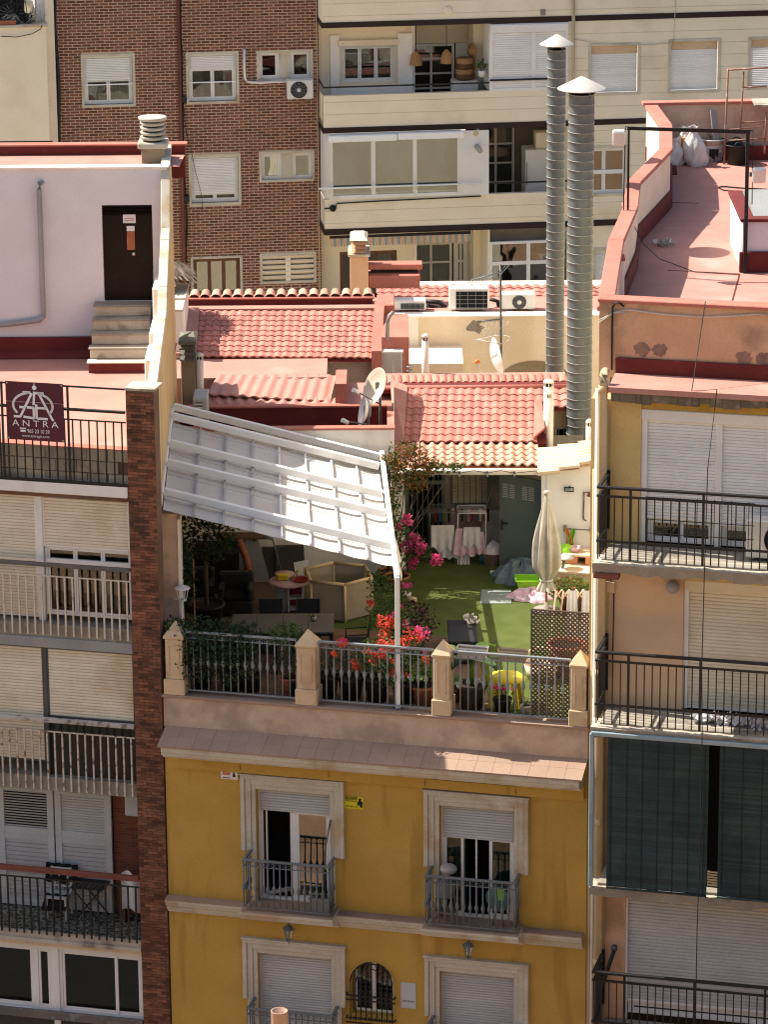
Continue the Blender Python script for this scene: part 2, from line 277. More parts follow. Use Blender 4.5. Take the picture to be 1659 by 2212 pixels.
# ------------------------------------------------------------------ mesh building
class MB:
    def __init__(s): s.v, s.f, s.sm = [], [], []
    def add(s, vs, fs, smooth=False):
        n = len(s.v); s.v += [Vector(p) for p in vs]; s.f += [tuple(i+n for i in f) for f in fs]; s.sm += [smooth]*len(fs); return s
    def box(s, x0, x1, y0, y1, z0, z1, c=0.0):
        if x0 > x1: x0, x1 = x1, x0
        if y0 > y1: y0, y1 = y1, y0
        if z0 > z1: z0, z1 = z1, z0
        c = min(c, (x1-x0)*.4, (y1-y0)*.4, (z1-z0)*.4)
        return s.obox(((x0+x1)/2, (y0+y1)/2, (z0+z1)/2), (x1-x0, y1-y0, z1-z0), None, c)
    def obox(s, ctr, size, M=None, c=0.0):
        h = [q/2 for q in size]; ctr = Vector(ctr)
        if c <= 0:
            vs = [Vector((x, y, z)) for x in (-h[0], h[0]) for y in (-h[1], h[1]) for z in (-h[2], h[2])]
            fs = [(0,1,3,2), (4,6,7,5), (0,4,5,1), (2,3,7,6), (0,2,6,4), (1,5,7,3)]
        else:
            vs, idx = [], {}
            for sx in (-1, 1):
                for sy in (-1, 1):
                    for sz in (-1, 1):
                        for ax in range(3):
                            p = [sx*h[0], sy*h[1], sz*h[2]]
                            for k in range(3):
                                if k != ax: p[k] -= (sx, sy, sz)[k]*c
                            idx[(sx, sy, sz, ax)] = len(vs); vs.append(Vector(p))
            fs = []
            for ax in range(3):
                b, d = (ax+1) % 3, (ax+2) % 3
                for sg in (-1, 1):
                    q = []
                    for (e, f_) in ((-1,-1), (1,-1), (1,1), (-1,1)):
                        k = [0,0,0]; k[ax] = sg; k[b] = e; k[d] = f_; q.append(idx[(*k, ax)])
                    fs.append(tuple(q if sg > 0 else q[::-1]))
                for e in (-1, 1):
                    for f_ in (-1, 1):
                        k0 = [0,0,0]; k1 = [0,0,0]; k0[ax] = -1; k1[ax] = 1
                        k0[b] = k1[b] = e; k0[d] = k1[d] = f_
                        q = [idx[(*k0, b)], idx[(*k1, b)], idx[(*k1, d)], idx[(*k0, d)]]
                        fs.append(tuple(q if e*f_ > 0 else q[::-1]))
            for sx in (-1, 1):
                for sy in (-1, 1):
                    for sz in (-1, 1):
                        q = [idx[(sx, sy, sz, a)] for a in range(3)]
                        fs.append(tuple(q if sx*sy*sz > 0 else q[::-1]))
        if M is not None: vs = [M @ p for p in vs]
        return s.add([p+ctr for p in vs], fs)
    def bar(s, p, q, w_, h_, c=0.0, up=(0,0,1)):
        p, q = Vector(p), Vector(q); d = q-p; L = d.length; d.normalize(); u = Vector(up)
        if abs(d.dot(u)) > .98: u = Vector((0,1,0))
        x = d.cross(u).normalized(); u = x.cross(d)
        M = Matrix((x, d, u)).transposed()
        return s.obox((p+q)/2, (w_, L, h_), M, c)
    def tube(s, pts, r, seg=8, r2=None, caps=True):
        pts = [Vector(p) for p in pts]; n = len(pts); vs = []
        for i, p in enumerate(pts):
            d = (pts[min(i+1, n-1)]-pts[max(i-1, 0)]).normalized()
            u = Vector((0,0,1)) if abs(d.z) < .95 else Vector((0,1,0))
            x = d.cross(u).normalized(); u = x.cross(d)
            rr = r if r2 is None else r+(r2-r)*i/(n-1)
            vs += [p + x*math.cos(a)*rr + u*math.sin(a)*rr for a in [2*math.pi*k/seg for k in range(seg)]]
        fs = [(i*seg+k, i*seg+(k+1) % seg, (i+1)*seg+(k+1) % seg, (i+1)*seg+k) for i in range(n-1) for k in range(seg)]
        n0 = len(s.v); s.add(vs, fs, True)
        if caps: s.f += [tuple(n0+k for k in range(seg))[::-1], tuple(n0+(n-1)*seg+k for k in range(seg))]; s.sm += [False, False]
        return s
    def lathe(s, prof, c, seg=20, smooth=True, axis=None):
        c = Vector(c); vs = []
        for r, z in prof:
            vs += [Vector((math.cos(2*math.pi*k/seg)*r, math.sin(2*math.pi*k/seg)*r, z)) for k in range(seg)]
        if axis is not None:
            q = Vector((0,0,1)).rotation_difference(Vector(axis).normalized()).to_matrix(); vs = [q @ p for p in vs]
        n = len(prof)
        fs = [(i*seg+k, i*seg+(k+1) % seg, (i+1)*seg+(k+1) % seg, (i+1)*seg+k) for i in range(n-1) for k in range(seg)]
        return s.add([p+c for p in vs], fs, smooth)
    def prism(s, poly, x0, x1):        # poly in (y, z), runs along x
        n = len(poly); vs = [(x0, a, b) for a, b in poly] + [(x1, a, b) for a, b in poly]
        fs = [(i, (i+1) % n, n+(i+1) % n, n+i) for i in range(n)] + [tuple(range(n))[::-1], tuple(range(n, 2*n))]
        return s.add(vs, fs)
    def poly(s, pts, off):             # a flat outline pushed along off
        n = len(pts); off = Vector(off); a = [Vector(p) for p in pts]
        return s.add(a+[p+off for p in a], [tuple(range(n)), tuple(range(n, 2*n))[::-1]] + [(i, n+i, n+(i+1) % n, (i+1) % n) for i in range(n)])
    def grid(s, fn, nu, nv, smooth=True):
        vs = [fn(i/nu, j/nv) for j in range(nv+1) for i in range(nu+1)]
        return s.add(vs, [(j*(nu+1)+i, j*(nu+1)+i+1, (j+1)*(nu+1)+i+1, (j+1)*(nu+1)+i) for j in range(nv) for i in range(nu)], smooth)
    def mesh(s, name, mat, org=(0,0,0)):
        o = Vector(org); me = bpy.data.meshes.new(name); me.from_pydata([p-o for p in s.v], [], s.f)
        me.polygons.foreach_set('use_smooth', s.sm); me.materials.append(MATS[mat]); me.update(); return me
    def build(s, name, mat, parent=None, label=None, kind=None):
        org = ORG.get(parent.name, Vector()) if parent else Vector()
        o = bpy.data.objects.new(name, s.mesh(name, mat, org)); COL.objects.link(o)
        if parent: o.parent = parent; ORG[o.name] = org
        if label: o['label'] = label
        if kind: o['kind'] = kind
        return o
def inst(name, me, parent, loc, M=None):
    o = bpy.data.objects.new(name, me); COL.objects.link(o)
    org = ORG.get(parent.name, Vector()) if parent else Vector()
    l = Vector(loc)-org
    if M is not None: o.matrix_local = Matrix.Translation(l) @ M.to_4x4()
    else: o.location = l
    if parent:
        o.parent = parent
        ORG[o.name] = Vector(loc)
    return o
def thing(name, label, cat, fr, at=(0,0,0), group=None, kind=None):
    o = bpy.data.objects.new(name, None); COL.objects.link(o)
    o.location = fr.W(*at); o.rotation_euler = (0, 0, -fr.psi); o.empty_display_size = .2
    o['label'] = label; o['category'] = cat
    if group: o['group'] = group
    if kind: o['kind'] = kind
    ORG[o.name] = Vector(at); return o
def tag(o, label, cat, group=None):
    o['label'] = label; o['category'] = cat
    if group: o['group'] = group
    return o
def struct(name, mb, mat):
    o = mb.build(name, mat); o['kind'] = 'structure'; return o
def solo(name, label, cat, fr, mb, mat, at=(0,0,0), group=None):   # a thing of one mesh, given in the frame's coordinates
    me = mb.mesh(name, mat, at); o = bpy.data.objects.new(name, me); COL.objects.link(o)
    o.location = fr.W(*at); o.rotation_euler = (0, 0, -fr.psi); return tag(o, label, cat, group)
def holed(mb, x0, x1, z0, z1, y, holes, depth=.15):
    """front sheet at y with openings; each opening gets its four reveals"""
    xs = sorted({x0, x1, *[q for h in holes for q in h[:2] if x0 < q < x1]}); zs = sorted({z0, z1, *[q for h in holes for q in h[2:4] if z0 < q < z1]})
    for a, b in zip(xs, xs[1:]):
        for c, d in zip(zs, zs[1:]):
            mx, mz = (a+b)/2, (c+d)/2
            if any(h[0] < mx < h[1] and h[2] < mz < h[3] for h in holes): continue
            mb.add([(a,y,c), (b,y,c), (b,y,d), (a,y,d)], [(0,1,2,3)])
    for h in holes:
        a, b, c, d = h[:4]; e = y+(h[4] if len(h) > 4 else depth)
        mb.add([(a,y,c),(a,e,c),(a,e,d),(a,y,d)], [(0,1,2,3)]); mb.add([(b,y,c),(b,e,c),(b,e,d),(b,y,d)], [(3,2,1,0)])
        mb.add([(a,y,c),(b,y,c),(b,e,c),(a,e,c)], [(0,1,2,3)]); mb.add([(a,y,d),(b,y,d),(b,e,d),(a,e,d)], [(3,2,1,0)])
    return mb
def slats(parent, x0, x1, z0, z1, y, pitch, mat, single=True, name='slat', th=.012):
    """a roller shutter: curved slats, each its own piece or one joined curtain"""
    n = max(1, round((z1-z0)/pitch)); p = (z1-z0)/n; wd = x1-x0
    prof = [(0, 0), (-th*.8, p*.12), (-th, p*.45), (-th*.75, p*.8), (0, p*.93), (th*.6, p)]
    def one(mb, x, yy, z):
        a = [(x, yy+q, z+r) for q, r in prof] + [(x+wd, yy+q, z+r) for q, r in prof]; k = len(prof)
        mb.add(a, [(i, k+i, k+i+1, i+1) for i in range(k-1)])
    if single:
        mb = MB(); one(mb, 0, 0, 0); me = mb.mesh(name, mat)
        for i in range(n): inst(name, me, parent, (x0, y, z0+i*p))
    else:
        mb = MB()
        for i in range(n): one(mb, x0, y, z0+i*p)
        mb.build('slat_curtain', mat, parent, kind='stuff')
def pane(mb, x0, x1, z0, z1, y): return mb.box(x0, x1, y, y+.012, z0, z1)
def framebox(mb, x0, x1, z0, z1, y0, y1, w_, c=.004):
    mb.box(x0, x0+w_, y0, y1, z0, z1, c); mb.box(x1-w_, x1, y0, y1, z0, z1, c)
    mb.box(x0+w_, x1-w_, y0+.002, y1-.002, z1-w_, z1, c); mb.box(x0+w_, x1-w_, y0+.002, y1-.002, z0, z0+w_, c); return mb
def window(parent, x0, x1, z0, z1, y, leaves=2, fm='white_frame', gm='glass', shut=0.0, sm='white_slat', pitch=.045, single=False, w_=.06, room='room_dark', curt=None, leafw=None):
    """frame with panes in real depth, a roller shutter let down over the top share 'shut'"""
    f = framebox(MB(), x0, x1, z0, z1, y, y+.07, w_)
    zi = z1-w_-(z1-z0-2*w_)*shut
    n = leaves; a, b = x0+w_, x1-w_; lw = (b-a)/n
    if shut < .97:
        for i in range(n): framebox(f, a+i*lw+.002, a+(i+1)*lw-.002, z0+w_, min(zi, z1-w_), y+.012, y+.055, w_*.8)
    o = f.build('window', fm, parent)
    if shut < .97:
        for i in range(n):
            pane(MB(), a+i*lw+w_*.7, a+(i+1)*lw-w_*.7, z0+w_*1.6, zi-w_*.6, y+.03).build('pane', gm, o)
        if curt:
            for (u0, u1, cm) in curt:
                c0, c1 = a+(b-a)*u0, a+(b-a)*u1
                MB().grid(lambda u, v: (c0+(c1-c0)*u, y+.13+.02*math.sin(u*(c1-c0)*55), z0+w_+(zi-z0-w_)*v), max(8, int((c1-c0)*50)), 1).build('curtain', cm, o)
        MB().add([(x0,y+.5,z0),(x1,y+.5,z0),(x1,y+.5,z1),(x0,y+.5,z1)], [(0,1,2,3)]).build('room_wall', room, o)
    if shut > 0: slats(o, a, b, zi, z1-w_, y-.004, pitch, sm, single)
    return o
def baluster_mesh(h, r, mat, knuckle=True, kz=.45):
    if knuckle:
        k = h*kz; pr = [(0,0), (r,0), (r,k-.09), (r*1.5,k-.075), (r*1.6,k-.06), (r*2.6,k-.02), (r*2.6,k+.02), (r*1.6,k+.06), (r*1.5,k+.075), (r,k+.09), (r,h), (0,h)]
    else: pr = [(0,0), (r,0), (r,h), (0,h)]
    return MB().lathe(pr, (0,0,0), 8).mesh('baluster', mat)
def sqbar_mesh(h, w_, mat, d=None): return MB().box(-w_/2, w_/2, -(d or w_)/2, (d or w_)/2, 0, h).mesh('baluster', mat)
# ================================================================== ground and street
struct('ground', MB().add([(-700,-300,0),(700,-300,0),(700,1500,0),(-700,1500,0)], [(0,1,2,3)]), 'ground_pale')
struct('street', MB().add([(-38,53.2,.004),(34,53.2,.004),(34,54.6,.004),(-38,72.0,.004)], [(0,1,2,3)]), 'asphalt')
# ================================================================== yellow house with the roof terrace
YL, YR = FR.x('M', 60, 500), FR.x('N', 1418, 900)
yh = thing('yellow_house', 'yellow plastered house with two balcony doors under a railed roof terrace', 'house', FR, ((YL+YR)/2, 0, 0))
ZF = 10.72                                   # terrace floor
zc_b = FR.z('M', 45, 60, 0) ; zc_f = FR.z('M', 15, 185, -.55)
CB = (FR.z('M', 45, 62) + FR.z('N', 1425, 272))/2           # cornice against the parapet
CF = (FR.z('M', 15, 185, -.55) + FR.z('N', 1390, 410, -.55))/2
d1 = dict(x0=FR.x('M', 636, 600), x1=FR.x('M', 1108, 650), zt=(FR.z('M', 640, 462)+FR.z('M', 1108, 505))/2)
d2 = dict(x0=FR.x('N', 478, 700), x1=FR.x('N', 955, 700), zt=(FR.z('N', 478, 568)+FR.z('N', 955, 605))/2)
ZB = (FR.z('M', 640, 1165, .12) + FR.z('M', 1000, 1190, .12))/2   # balcony floor
w1 = dict(x0=FR.x('M', 650, 1700), x1=FR.x('M', 1118, 1700), zt=(FR.z('M', 650, 1505)+FR.z('M', 1118, 1550))/2)
w2 = dict(x0=FR.x('N', 482, 1800), x1=FR.x('N', 955, 1800), zt=(FR.z('N', 482, 1622)+FR.z('N', 955, 1668))/2)
ZL = ZB-3.0
ax0, ax1 = FR.x('M', 1245, 1800), FR.x('M', 1512, 1800); azt = FR.z('M', 1375, 1568); azs = azt-(ax1-ax0)/2
holes = [(d['x0'], d['x1'], ZB, d['zt'], .22) for d in (d1, d2)] + [(d['x0'], d['x1'], ZL, d['zt'], .22) for d in (w1, w2)] + [(ax0, ax1, ZL+.9, azt, .2)]
mb = holed(MB(), YL, YR, 0, CB-.05, 0, holes)
# arched head: fill the two corners of the opening above the springing
na = 10; rad = (ax1-ax0)/2; axc = (ax0+ax1)/2
for sg in (-1, 1):
    arc = [(axc+sg*rad*math.cos(math.pi/2*i/na), azs+rad*math.sin(math.pi/2*i/na)) for i in range(na+1)]
    cor = (axc+sg*rad, azt)
    for (a, b), (c, d) in zip(arc, arc[1:]):
        mb.add([(a,0,b), (c,0,d), (cor[0],0,cor[1])], [(0,1,2) if sg < 0 else (0,2,1)])
        mb.add([(a,0,b), (c,0,d), (c,.2,d), (a,.2,b)], [(0,1,2,3)])
mb.build('wall', 'yellow_plaster', yh)
MB().box(YL, YR, 6.5, 6.7, 0, CB-.3).build('rear_wall', 'yellow_plaster', yh)
MB().box(YL+.02, YR-.02, .25, 9.9, CB-.2, ZF-.06).build('roof_slab', 'pale_concrete', yh)
# cornice: tiled top, cream moulding, yellow band
lip = .05
cx0, cx1 = FR.x('M', 5, 185, -.55), FR.x('N', 1388, 412, -.55)
MB().prism([(-.54, CF-.035), (-.54, CF-.13), (-.52, CF-.15), (-.50, CF-.21), (-.42, CF-.24), (-.40, CF-.28), (-.12, CF-.30), (.004, CF-.30), (.004, CB-.045)], cx0+.06, cx1-.06).build('cornice', 'stone_trim', yh)
MB().prism([(-.125, CF-.303), (-.125, CF-.58), (.002, CF-.58), (.002, CF-.303)], cx0+.05, cx1-.05).build('frieze', 'yellow_plaster', yh)
ntile = 24; tw = (cx1-cx0)/ntile; sl = (CB-CF)/.55
for r_ in range(2):
    ya, yb = (-.57, -.287) if r_ == 0 else (-.283, -.004)
    za, zb = CF+sl*(ya+.55), CF+sl*(yb+.55)
    me = MB().poly([(.002, ya, za-.03), (tw-.002, ya, za-.03), (tw-.002, yb, zb-.03), (.002, yb, zb-.03)], (0, 0, .032)).mesh('ledge_tile', 'ledge_tile', (0, 0, 0))
    for i in range(ntile): inst('ledge_tile', me, yh, (cx0+i*tw, 0, (i % 3)*.001))
# terrace parapet with its curb
PT = ZF+.02
MB().box(YL, YR, -.003, .32, CB-.02, PT).build('parapet', 'pink_plaster', yh)
MB().box(YL-.02, YR+.02, -.05, .36, PT, PT+.05, .008).build('curb', 'ledge_tile', yh)
PC = PT+.05
# four posts with pyramid caps
posts = []
for k, (a, b, t_, zap) in enumerate((((('I'),55,1100), (('I'),165,1100), (('I'),110,985), (('I'),110,902)), ((('I'),895,1150), (('I'),1012,1150), (('I'),950,1040), (('I'),950,955)),
                       ((('J'),440,1450), (('J'),540,1450), (('J'),490,1350), (('J'),490,1272)), ((('J'),1318,1500), (('J'),1415,1500), (('J'),1365,1415), (('J'),1365,1338)))):
    x0, x1 = FR.x(*a), FR.x(*b); zt, za = FR.z(*t_), FR.z(*zap)
    pm = MB(); dp = .34; xm = (x0+x1)/2
    pm.box(x0-.035, x1+.035, -.035, dp+.035, PC, PC+.30, .012); pm.box(x0, x1, 0, dp, PC+.30, zt-.06, .01); pm.box(x0-.03, x1+.03, -.03, dp+.03, zt-.06, zt, .012)
    n0 = len(pm.v); pm.add([(x0-.02,-.02,zt), (x1+.02,-.02,zt), (x1+.02,dp+.02,zt), (x0-.02,dp+.02,zt), (xm,dp/2,za)], [(0,1,4),(1,2,4),(2,3,4),(3,0,4)])
    framebox(pm, x0+.06, x1-.06, PC+.42, zt-.18, -.012, .01, .02, .003)
    pm.build('post', 'sand_stone', yh); posts.append((x0, x1))
# three railings
zr = (FR.z('I', 720, 1005) + FR.z('J', 800, 1365))/2
bal = baluster_mesh(zr-.06-PC-.10, .014, 'grey_iron', True, .52)
for k in range(3):
    a, b = posts[k][1]+.03, posts[k+1][0]-.03
    rm = MB().box(a, b, .11, .16, zr-.03, zr+.015, .008)
    rm.box(a, b, .12, .15, zr-.13, zr-.115); rm.box(a, b, .115, .155, PC+.06, PC+.085)
    rm.box(a, a+.025, .12, .15, PC, zr-.03); rm.box(b-.025, b, .12, .15, PC, zr-.03)
    x = a+.06
    while x < b-.12:                      # scrolls under the handrail
        rm.tube([(x+.04+.028*math.cos(q*.9), .135, zr-.072+.026*math.sin(q*.9)) for q in range(7)], .005, 5); x += .075
    ro = rm.build('railing', 'grey_iron', yh)
    n = 14; sp = (b-a)/(n+1)
    for i in range(n): inst('baluster', bal, ro, (a+sp*(i+1), .135, PC+.085))
# door and window surrounds
def surround(d, zb, k0, k1, kt, full=False):
    """stepped cream moulding round an opening; the outer band stops above the foot"""
    mb = MB(); x0, x1, zt = d['x0'], d['x1'], d['zt']
    for (o, i, pr, zlow) in ((.28, .20, .085, zb+1.02), (.20, .09, .055, zb+1.02 if not full else zb), (.09, .0, .03, zb)):
        mb.box(x0-o, x0-i, -pr, .01, zlow, zt+o, .008); mb.box(x1+i, x1+o, -pr, .01, zlow, zt+o, .008)
        mb.box(x0-i, x1+i, -pr+.001, .01, zt+i, zt+o, .008)
    mb.box(x0-.30, x1+.30, -.11, .01, zt+.28, zt+.31, .006)
    return mb.build('surround', 'stone_trim', yh)
for d in (d1, d2): surround(d, ZB, 0, 0, 0)
for d in (w1, w2): surround(d, ZL, 0, 0, 0, True)
def balcony_door(d, zb, shut, kind):
    x0, x1, zt = d['x0'], d['x1'], d['zt']; y = .14
    f = framebox(MB(), x0, x1, zb, zt, y, y+.09, .05); xm = (x0+x1)/2
    zi = zt-.05-(zt-zb)*shut
    sh = framebox(MB(), x0+.04, x1-.04, zi-.03, zt-.02, y-.02, y+.01, .03).build('shutter', 'grey_slat', yh)
    slats(sh, x0+.05, x1-.05, zi, zt-.05, y-.012, .052, 'grey_slat')
    if kind == 0:      # right leaf closed, left leaf swung open
        framebox(f, xm, x1-.05, zb+.05, zi, y+.015, y+.06, .07)
        framebox(f, x0+.05, x0+.16, zb+.05, zi, y+.03, y+.075, .03)
        f.box(xm-.10, xm, y+.03, y+.08, zb+.05, zi)
        lf = MB(); s_ = Fr(0,0,0)
        for (p, q) in (((x0+.10, zb+.07), (x0+.62, zb+.07)), ((x0+.10, zi-.02), (x0+.62, zi-.02))): lf.bar((p[0], y+.09, p[1]), (p[0]+.42, y+.44, q[1]), .04, .07)
        lf.bar((x0+.52, y+.44, zb+.07), (x0+.52, y+.44, zi), .06, .04)
    else:
        framebox(f, x0+.05, x0+.42, zb+.05, zi, y+.015, y+.06, .05); framebox(f, x1-.50, x1-.05, zb+.05, zi, y+.015, y+.06, .06)
        f.box(xm-.06, xm-.03, y+.03, y+.06, zb+.05, zi)
    o = f.build('balcony_door', 'white_frame', yh)
    if kind == 0:
        pane(MB(), xm+.05, x1-.1, zb+.1, zi-.04, y+.035).build('pane', 'glass_mirror', o)
        lf.build('open_leaf', 'white_frame', o)
        MB().grid(lambda u, v: (xm-.02+(x1-.1-xm)*u, y+.2+.02*math.sin(u*30), zb+.1+(zi-zb-.1)*v), 40, 1).build('curtain', 'curtain_dim', o)
    else:
        pane(MB(), x0+.09, x0+.38, zb+.1, zi-.04, y+.035).build('pane', 'glass', o); pane(MB(), x1-.46, x1-.1, zb+.1, zi-.04, y+.035).build('pane', 'glass', o)
        MB().grid(lambda u, v: (x0+.06+.36*u, y+.2+.02*math.sin(u*22), zb+.1+(zi-zb-.1)*v), 24, 1).build('curtain', 'curtain_green', o)
        MB().grid(lambda u, v: (x1-.5+.4*u, y+.2+.02*math.sin(u*22), zb+.1+(zi-zb-.1)*v), 24, 1).build('curtain', 'curtain_green', o)
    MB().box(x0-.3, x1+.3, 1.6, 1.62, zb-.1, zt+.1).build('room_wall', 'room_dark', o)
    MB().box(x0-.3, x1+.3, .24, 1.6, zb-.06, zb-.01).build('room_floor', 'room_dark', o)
    return o
balcony_door(d1, ZB, .17, 0); balcony_door(d2, ZB, .265, 1)
for d in (w1, w2):
    x0, x1, zt = d['x0'], d['x1'], d['zt']
    sh = framebox(MB(), x0, x1, ZL, zt, .10, .16, .035).build('shutter', 'grey_slat', yh)
    slats(sh, x0+.03, x1-.03, ZL+.03, zt-.03, .118, .052, 'grey_slat')
# string course and balconies
def moulding(x0, x1, yf, z, name, mat='stone_trim', h=.30):
    k = h/.30
    return MB().prism([(-yf, z), (-yf, z-.045*k), (-yf+.03, z-.06*k), (-yf+.05, z-.13*k), (-yf*.55, z-.17*k), (-yf*.5, z-.22*k), (-yf*.25, z-.25*k), (-yf*.2, z-h), (.004, z-h), (.004, z)], x0, x1).build(name, mat, yh)
bals = []
for d, pl, pr_ in ((d1, ('M', 535, 1250), ('M', 1128, 1320)), (d2, ('N', 365, 1362), ('N', 985, 1436))):
    a = FR.x(*pl, -.50); b = FR.x(*pr_, -.50); bals.append((a, b))
zs = ZB-.02
moulding(YL+.0, bals[0][0]+.02, .24, zs-.03, 'string_course'); moulding(bals[0][1]-.02, bals[1][0]+.02, .24, zs-.03, 'string_course'); moulding(bals[1][1]-.02, YR-.05, .24, zs-.03, 'string_course')
for (p, q) in ((YL, bals[0][0]), (bals[0][1], bals[1][0]), (bals[1][1], YR-.05)): MB().box(p, q, -.25, -.004, zs-.03, zs-.012).build('ledge_top', 'ledge_tile', yh)
def balcony(a, b, z, lower=False):
    s = moulding(a, b, .58, z-.002, 'balcony_slab', 'stone_trim', .34)
    MB().box(a+.02, b-.02, -.57, .10, z, z+.016).build('balcony_floor', 'ledge_tile', yh)
    zh = z+1.03; f0, f1 = a+.06, b-.06; yf = -.50
    rm = MB().box(f0, f1, yf-.03, yf+.03, zh-.03, zh+.012, .008)
    for xx in (f0+.03, f1-.03): rm.box(xx-.03, xx+.03, yf+.031, .02, zh-.03, zh+.012, .008); rm.box(xx-.012, xx+.012, yf+.02, -.03, z+.08, z+.10); rm.box(xx-.012, xx+.012, yf+.02, -.03, zh-.14, zh-.125)
    rm.box(f0, f1, yf-.012, yf+.012, zh-.14, zh-.125); rm.box(f0, f1, yf-.014, yf+.014, z+.08, z+.10)
    x = f0+.05
    while x < f1-.1: rm.tube([(x+.04+.03*math.cos(q*.9), yf, zh-.08+.028*math.sin(q*.9)) for q in range(7)], .006, 5); x += .08
    ro = rm.build('railing', 'rail_grey', yh); n = 14
    bm = baluster_mesh(zh-.03-z-.09, .014, 'rail_grey', True, .42)
    for i in range(n+1): inst('baluster', bm, ro, (f0+.015+(f1-f0-.03)*i/n, yf, z+.085))
    for xx in (f0+.03, f1-.03):
        for j in range(1, 4): inst('baluster', bm, ro, (xx, yf+.125*j, z+.085))
for a, b in bals: balcony(a, b, ZB)
for a, b in bals: balcony(a+.02, b+.03, ZL)
# the arched window behind its grille
ao = framebox(MB(), ax0+.02, ax1-.02, ZL+.9, azt, .15, .19, .05); ao.box(axc-.04, axc+.04, .152, .188, ZL+.95, azt-.03)
ao = ao.build('arched_window', 'white_frame', yh); pane(MB(), ax0+.05, ax1-.05, ZL+.95, azt-.04, .17).build('pane', 'glass', ao)
MB().box(ax0, ax1, .6, .62, ZL+.8, azt+.1).build('room_wall', 'room_dark', ao)
gm = MB(); yg = -.09
gm.tube([(axc+rad*math.cos(math.pi*i/20), yg, azs+rad*math.sin(math.pi*i/20)) for i in range(21)], .014, 6)
gm.tube([(axc+(rad-.11)*math.cos(math.pi*i/20), yg, azs+(rad-.11)*math.sin(math.pi*i/20)) for i in range(21)], .009, 6)
for i in range(9):
    x = axc-rad+2*rad*i/8; h = azs+math.sqrt(max(0, rad*rad-(x-axc)**2)); gm.tube([(x, yg, ZL+.8), (x, yg, h)], .011, 6)
    if i < 8:
        for zz_ in (azs-.32, azs-.78): gm.tube([(x+.06+.03*math.cos(q), yg, zz_+.05+.03*math.sin(q)) for q in range(7)], .006, 5)
for zq in (azs-.28, azs-.37, azs-.74, azs-.83): gm.box(ax0-.09, ax1+.05, yg-.012, yg+.012, zq, zq+.022)
for xx in (ax0-.08, ax1+.04):
    for zq in (azs-.28, azs-.74): gm.box(xx-.01, xx+.01, yg, .01, zq, zq+.022)
gm.build('window_grille', 'black_iron', yh)
# nails and wire over the door heads
for d, (a, b) in ((d1, (('M',532,295), ('M',1098,348))), (d2, (('N',385,400), ('N',965,445)))):
    xa, za_ = FR.L(*a, -.13); xb, zb_ = FR.L(*b, -.13); zm = (za_+zb_)/2
    MB().tube([(xa, -.135, d['zt']+.4), (xa, -.135, zm), (xb, -.135, zm), (xb, -.135, d['zt']+.4)], .005, 5).build('blind_wire', 'cable_black', yh)
# ---- neighbouring fittings on the yellow wall
x, z = FR.L('M', 417, 330); x1, z1 = FR.L('M', 527, 400)
ab = thing('alarm_box', 'small white alarm box high on the yellow wall', 'alarm box', FR, (x, 0, z1))
zt_ = z1+ .20
MB().box(x, x1, -.09, -.002, z1-.0, zt_, .012).build('case', 'plastic_white', ab)
pm = MB(); hh = zt_-z1
for i, wd in enumerate((.26, .30, .28)): pm.box(x+.04, x+.04+wd*.5, -.0945, -.0915, zt_-.06-.025*i, zt_-.042-.025*i)
pm.build('red_lettering', 'sign_red', ab)
pm = MB(); pm.box(x+.04, x+.19, -.0945, -.0915, z1+.03, z1+.042); pm.lathe([(0,-.002),(.018,-.002),(.018,.002),(0,.002)], (x1-.07, -.0925, z1+.14), 12, False, (0,1,0)); pm.poly([(x1-.10,-.0945,z1+.06),(x1-.04,-.0945,z1+.06),(x1-.05,-.0945,z1+.12),(x1-.09,-.0945,z1+.12)], (0,.003,0)); pm.build('guard_emblem', 'sign_black', ab)
# ---- text helper: flat lettering lying on a facade
def letters(txt, x, z, y, size, mat, parent, name='lettering', wd=None, spacing=1.0, tilt=0.0):
    cu_ = bpy.data.curves.new(name, 'FONT'); cu_.body = txt; cu_.size = size; cu_.align_x = 'CENTER'; cu_.extrude = .0015; cu_.space_character = spacing
    o = bpy.data.objects.new(name, cu_); COL.objects.link(o); bpy.context.view_layer.update()
    me = bpy.data.meshes.new_from_object(o); bpy.data.objects.remove(o)
    me.materials.clear(); me.materials.append(MATS[mat])
    if wd:
        xs_ = [v.co.x for v in me.vertices]; k = wd/(max(xs_)-min(xs_)); mid = (max(xs_)+min(xs_))/2
        for v in me.vertices: v.co.x = (v.co.x-mid)*k
    q = bpy.data.objects.new(name, me); COL.objects.link(q); q.parent = parent
    q.location = Vector((x, y, z))-ORG[parent.name]; q.rotation_euler = (R(90), tilt, 0); return q
x, zt_ = FR.L('M', 1200, 520, -.01); x1, zb_ = FR.L('M', 1320, 597, -.01)
sg = thing('warning_sign', 'yellow warning sign on the wall beside the balcony door', 'sign', FR, (x, 0, zb_))
hh = .24; zt_ = zb_+hh; q = (x1-x)/.60
MB().box(x, x1, -.014, -.002, zb_, zt_, .002).build('plate', 'sign_yellow', sg)
MB().box(x+.01, x+.68*(x1-x), -.0165, -.0142, zt_-.066, zt_-.008).build('banner_strip', 'sign_black', sg)
letters('ATENCION', x+.36*(x1-x), zt_-.058, -.018, .06, 'sign_yellow', sg, wd=.6*(x1-x))
letters('ZONA VIGILADA', x+.36*(x1-x), zt_-.10, -.0165, .03, 'sign_black', sg, wd=.6*(x1-x))
letters('902 202 131', x+.36*(x1-x), zb_+.03, -.0165, .045, 'sign_black', sg, wd=.6*(x1-x))
pm = MB(); gx = x1-.065; k = .55; G = lambda l: [(gx+a*k, -.0165, zb_+.01+b*k) for a, b in l]
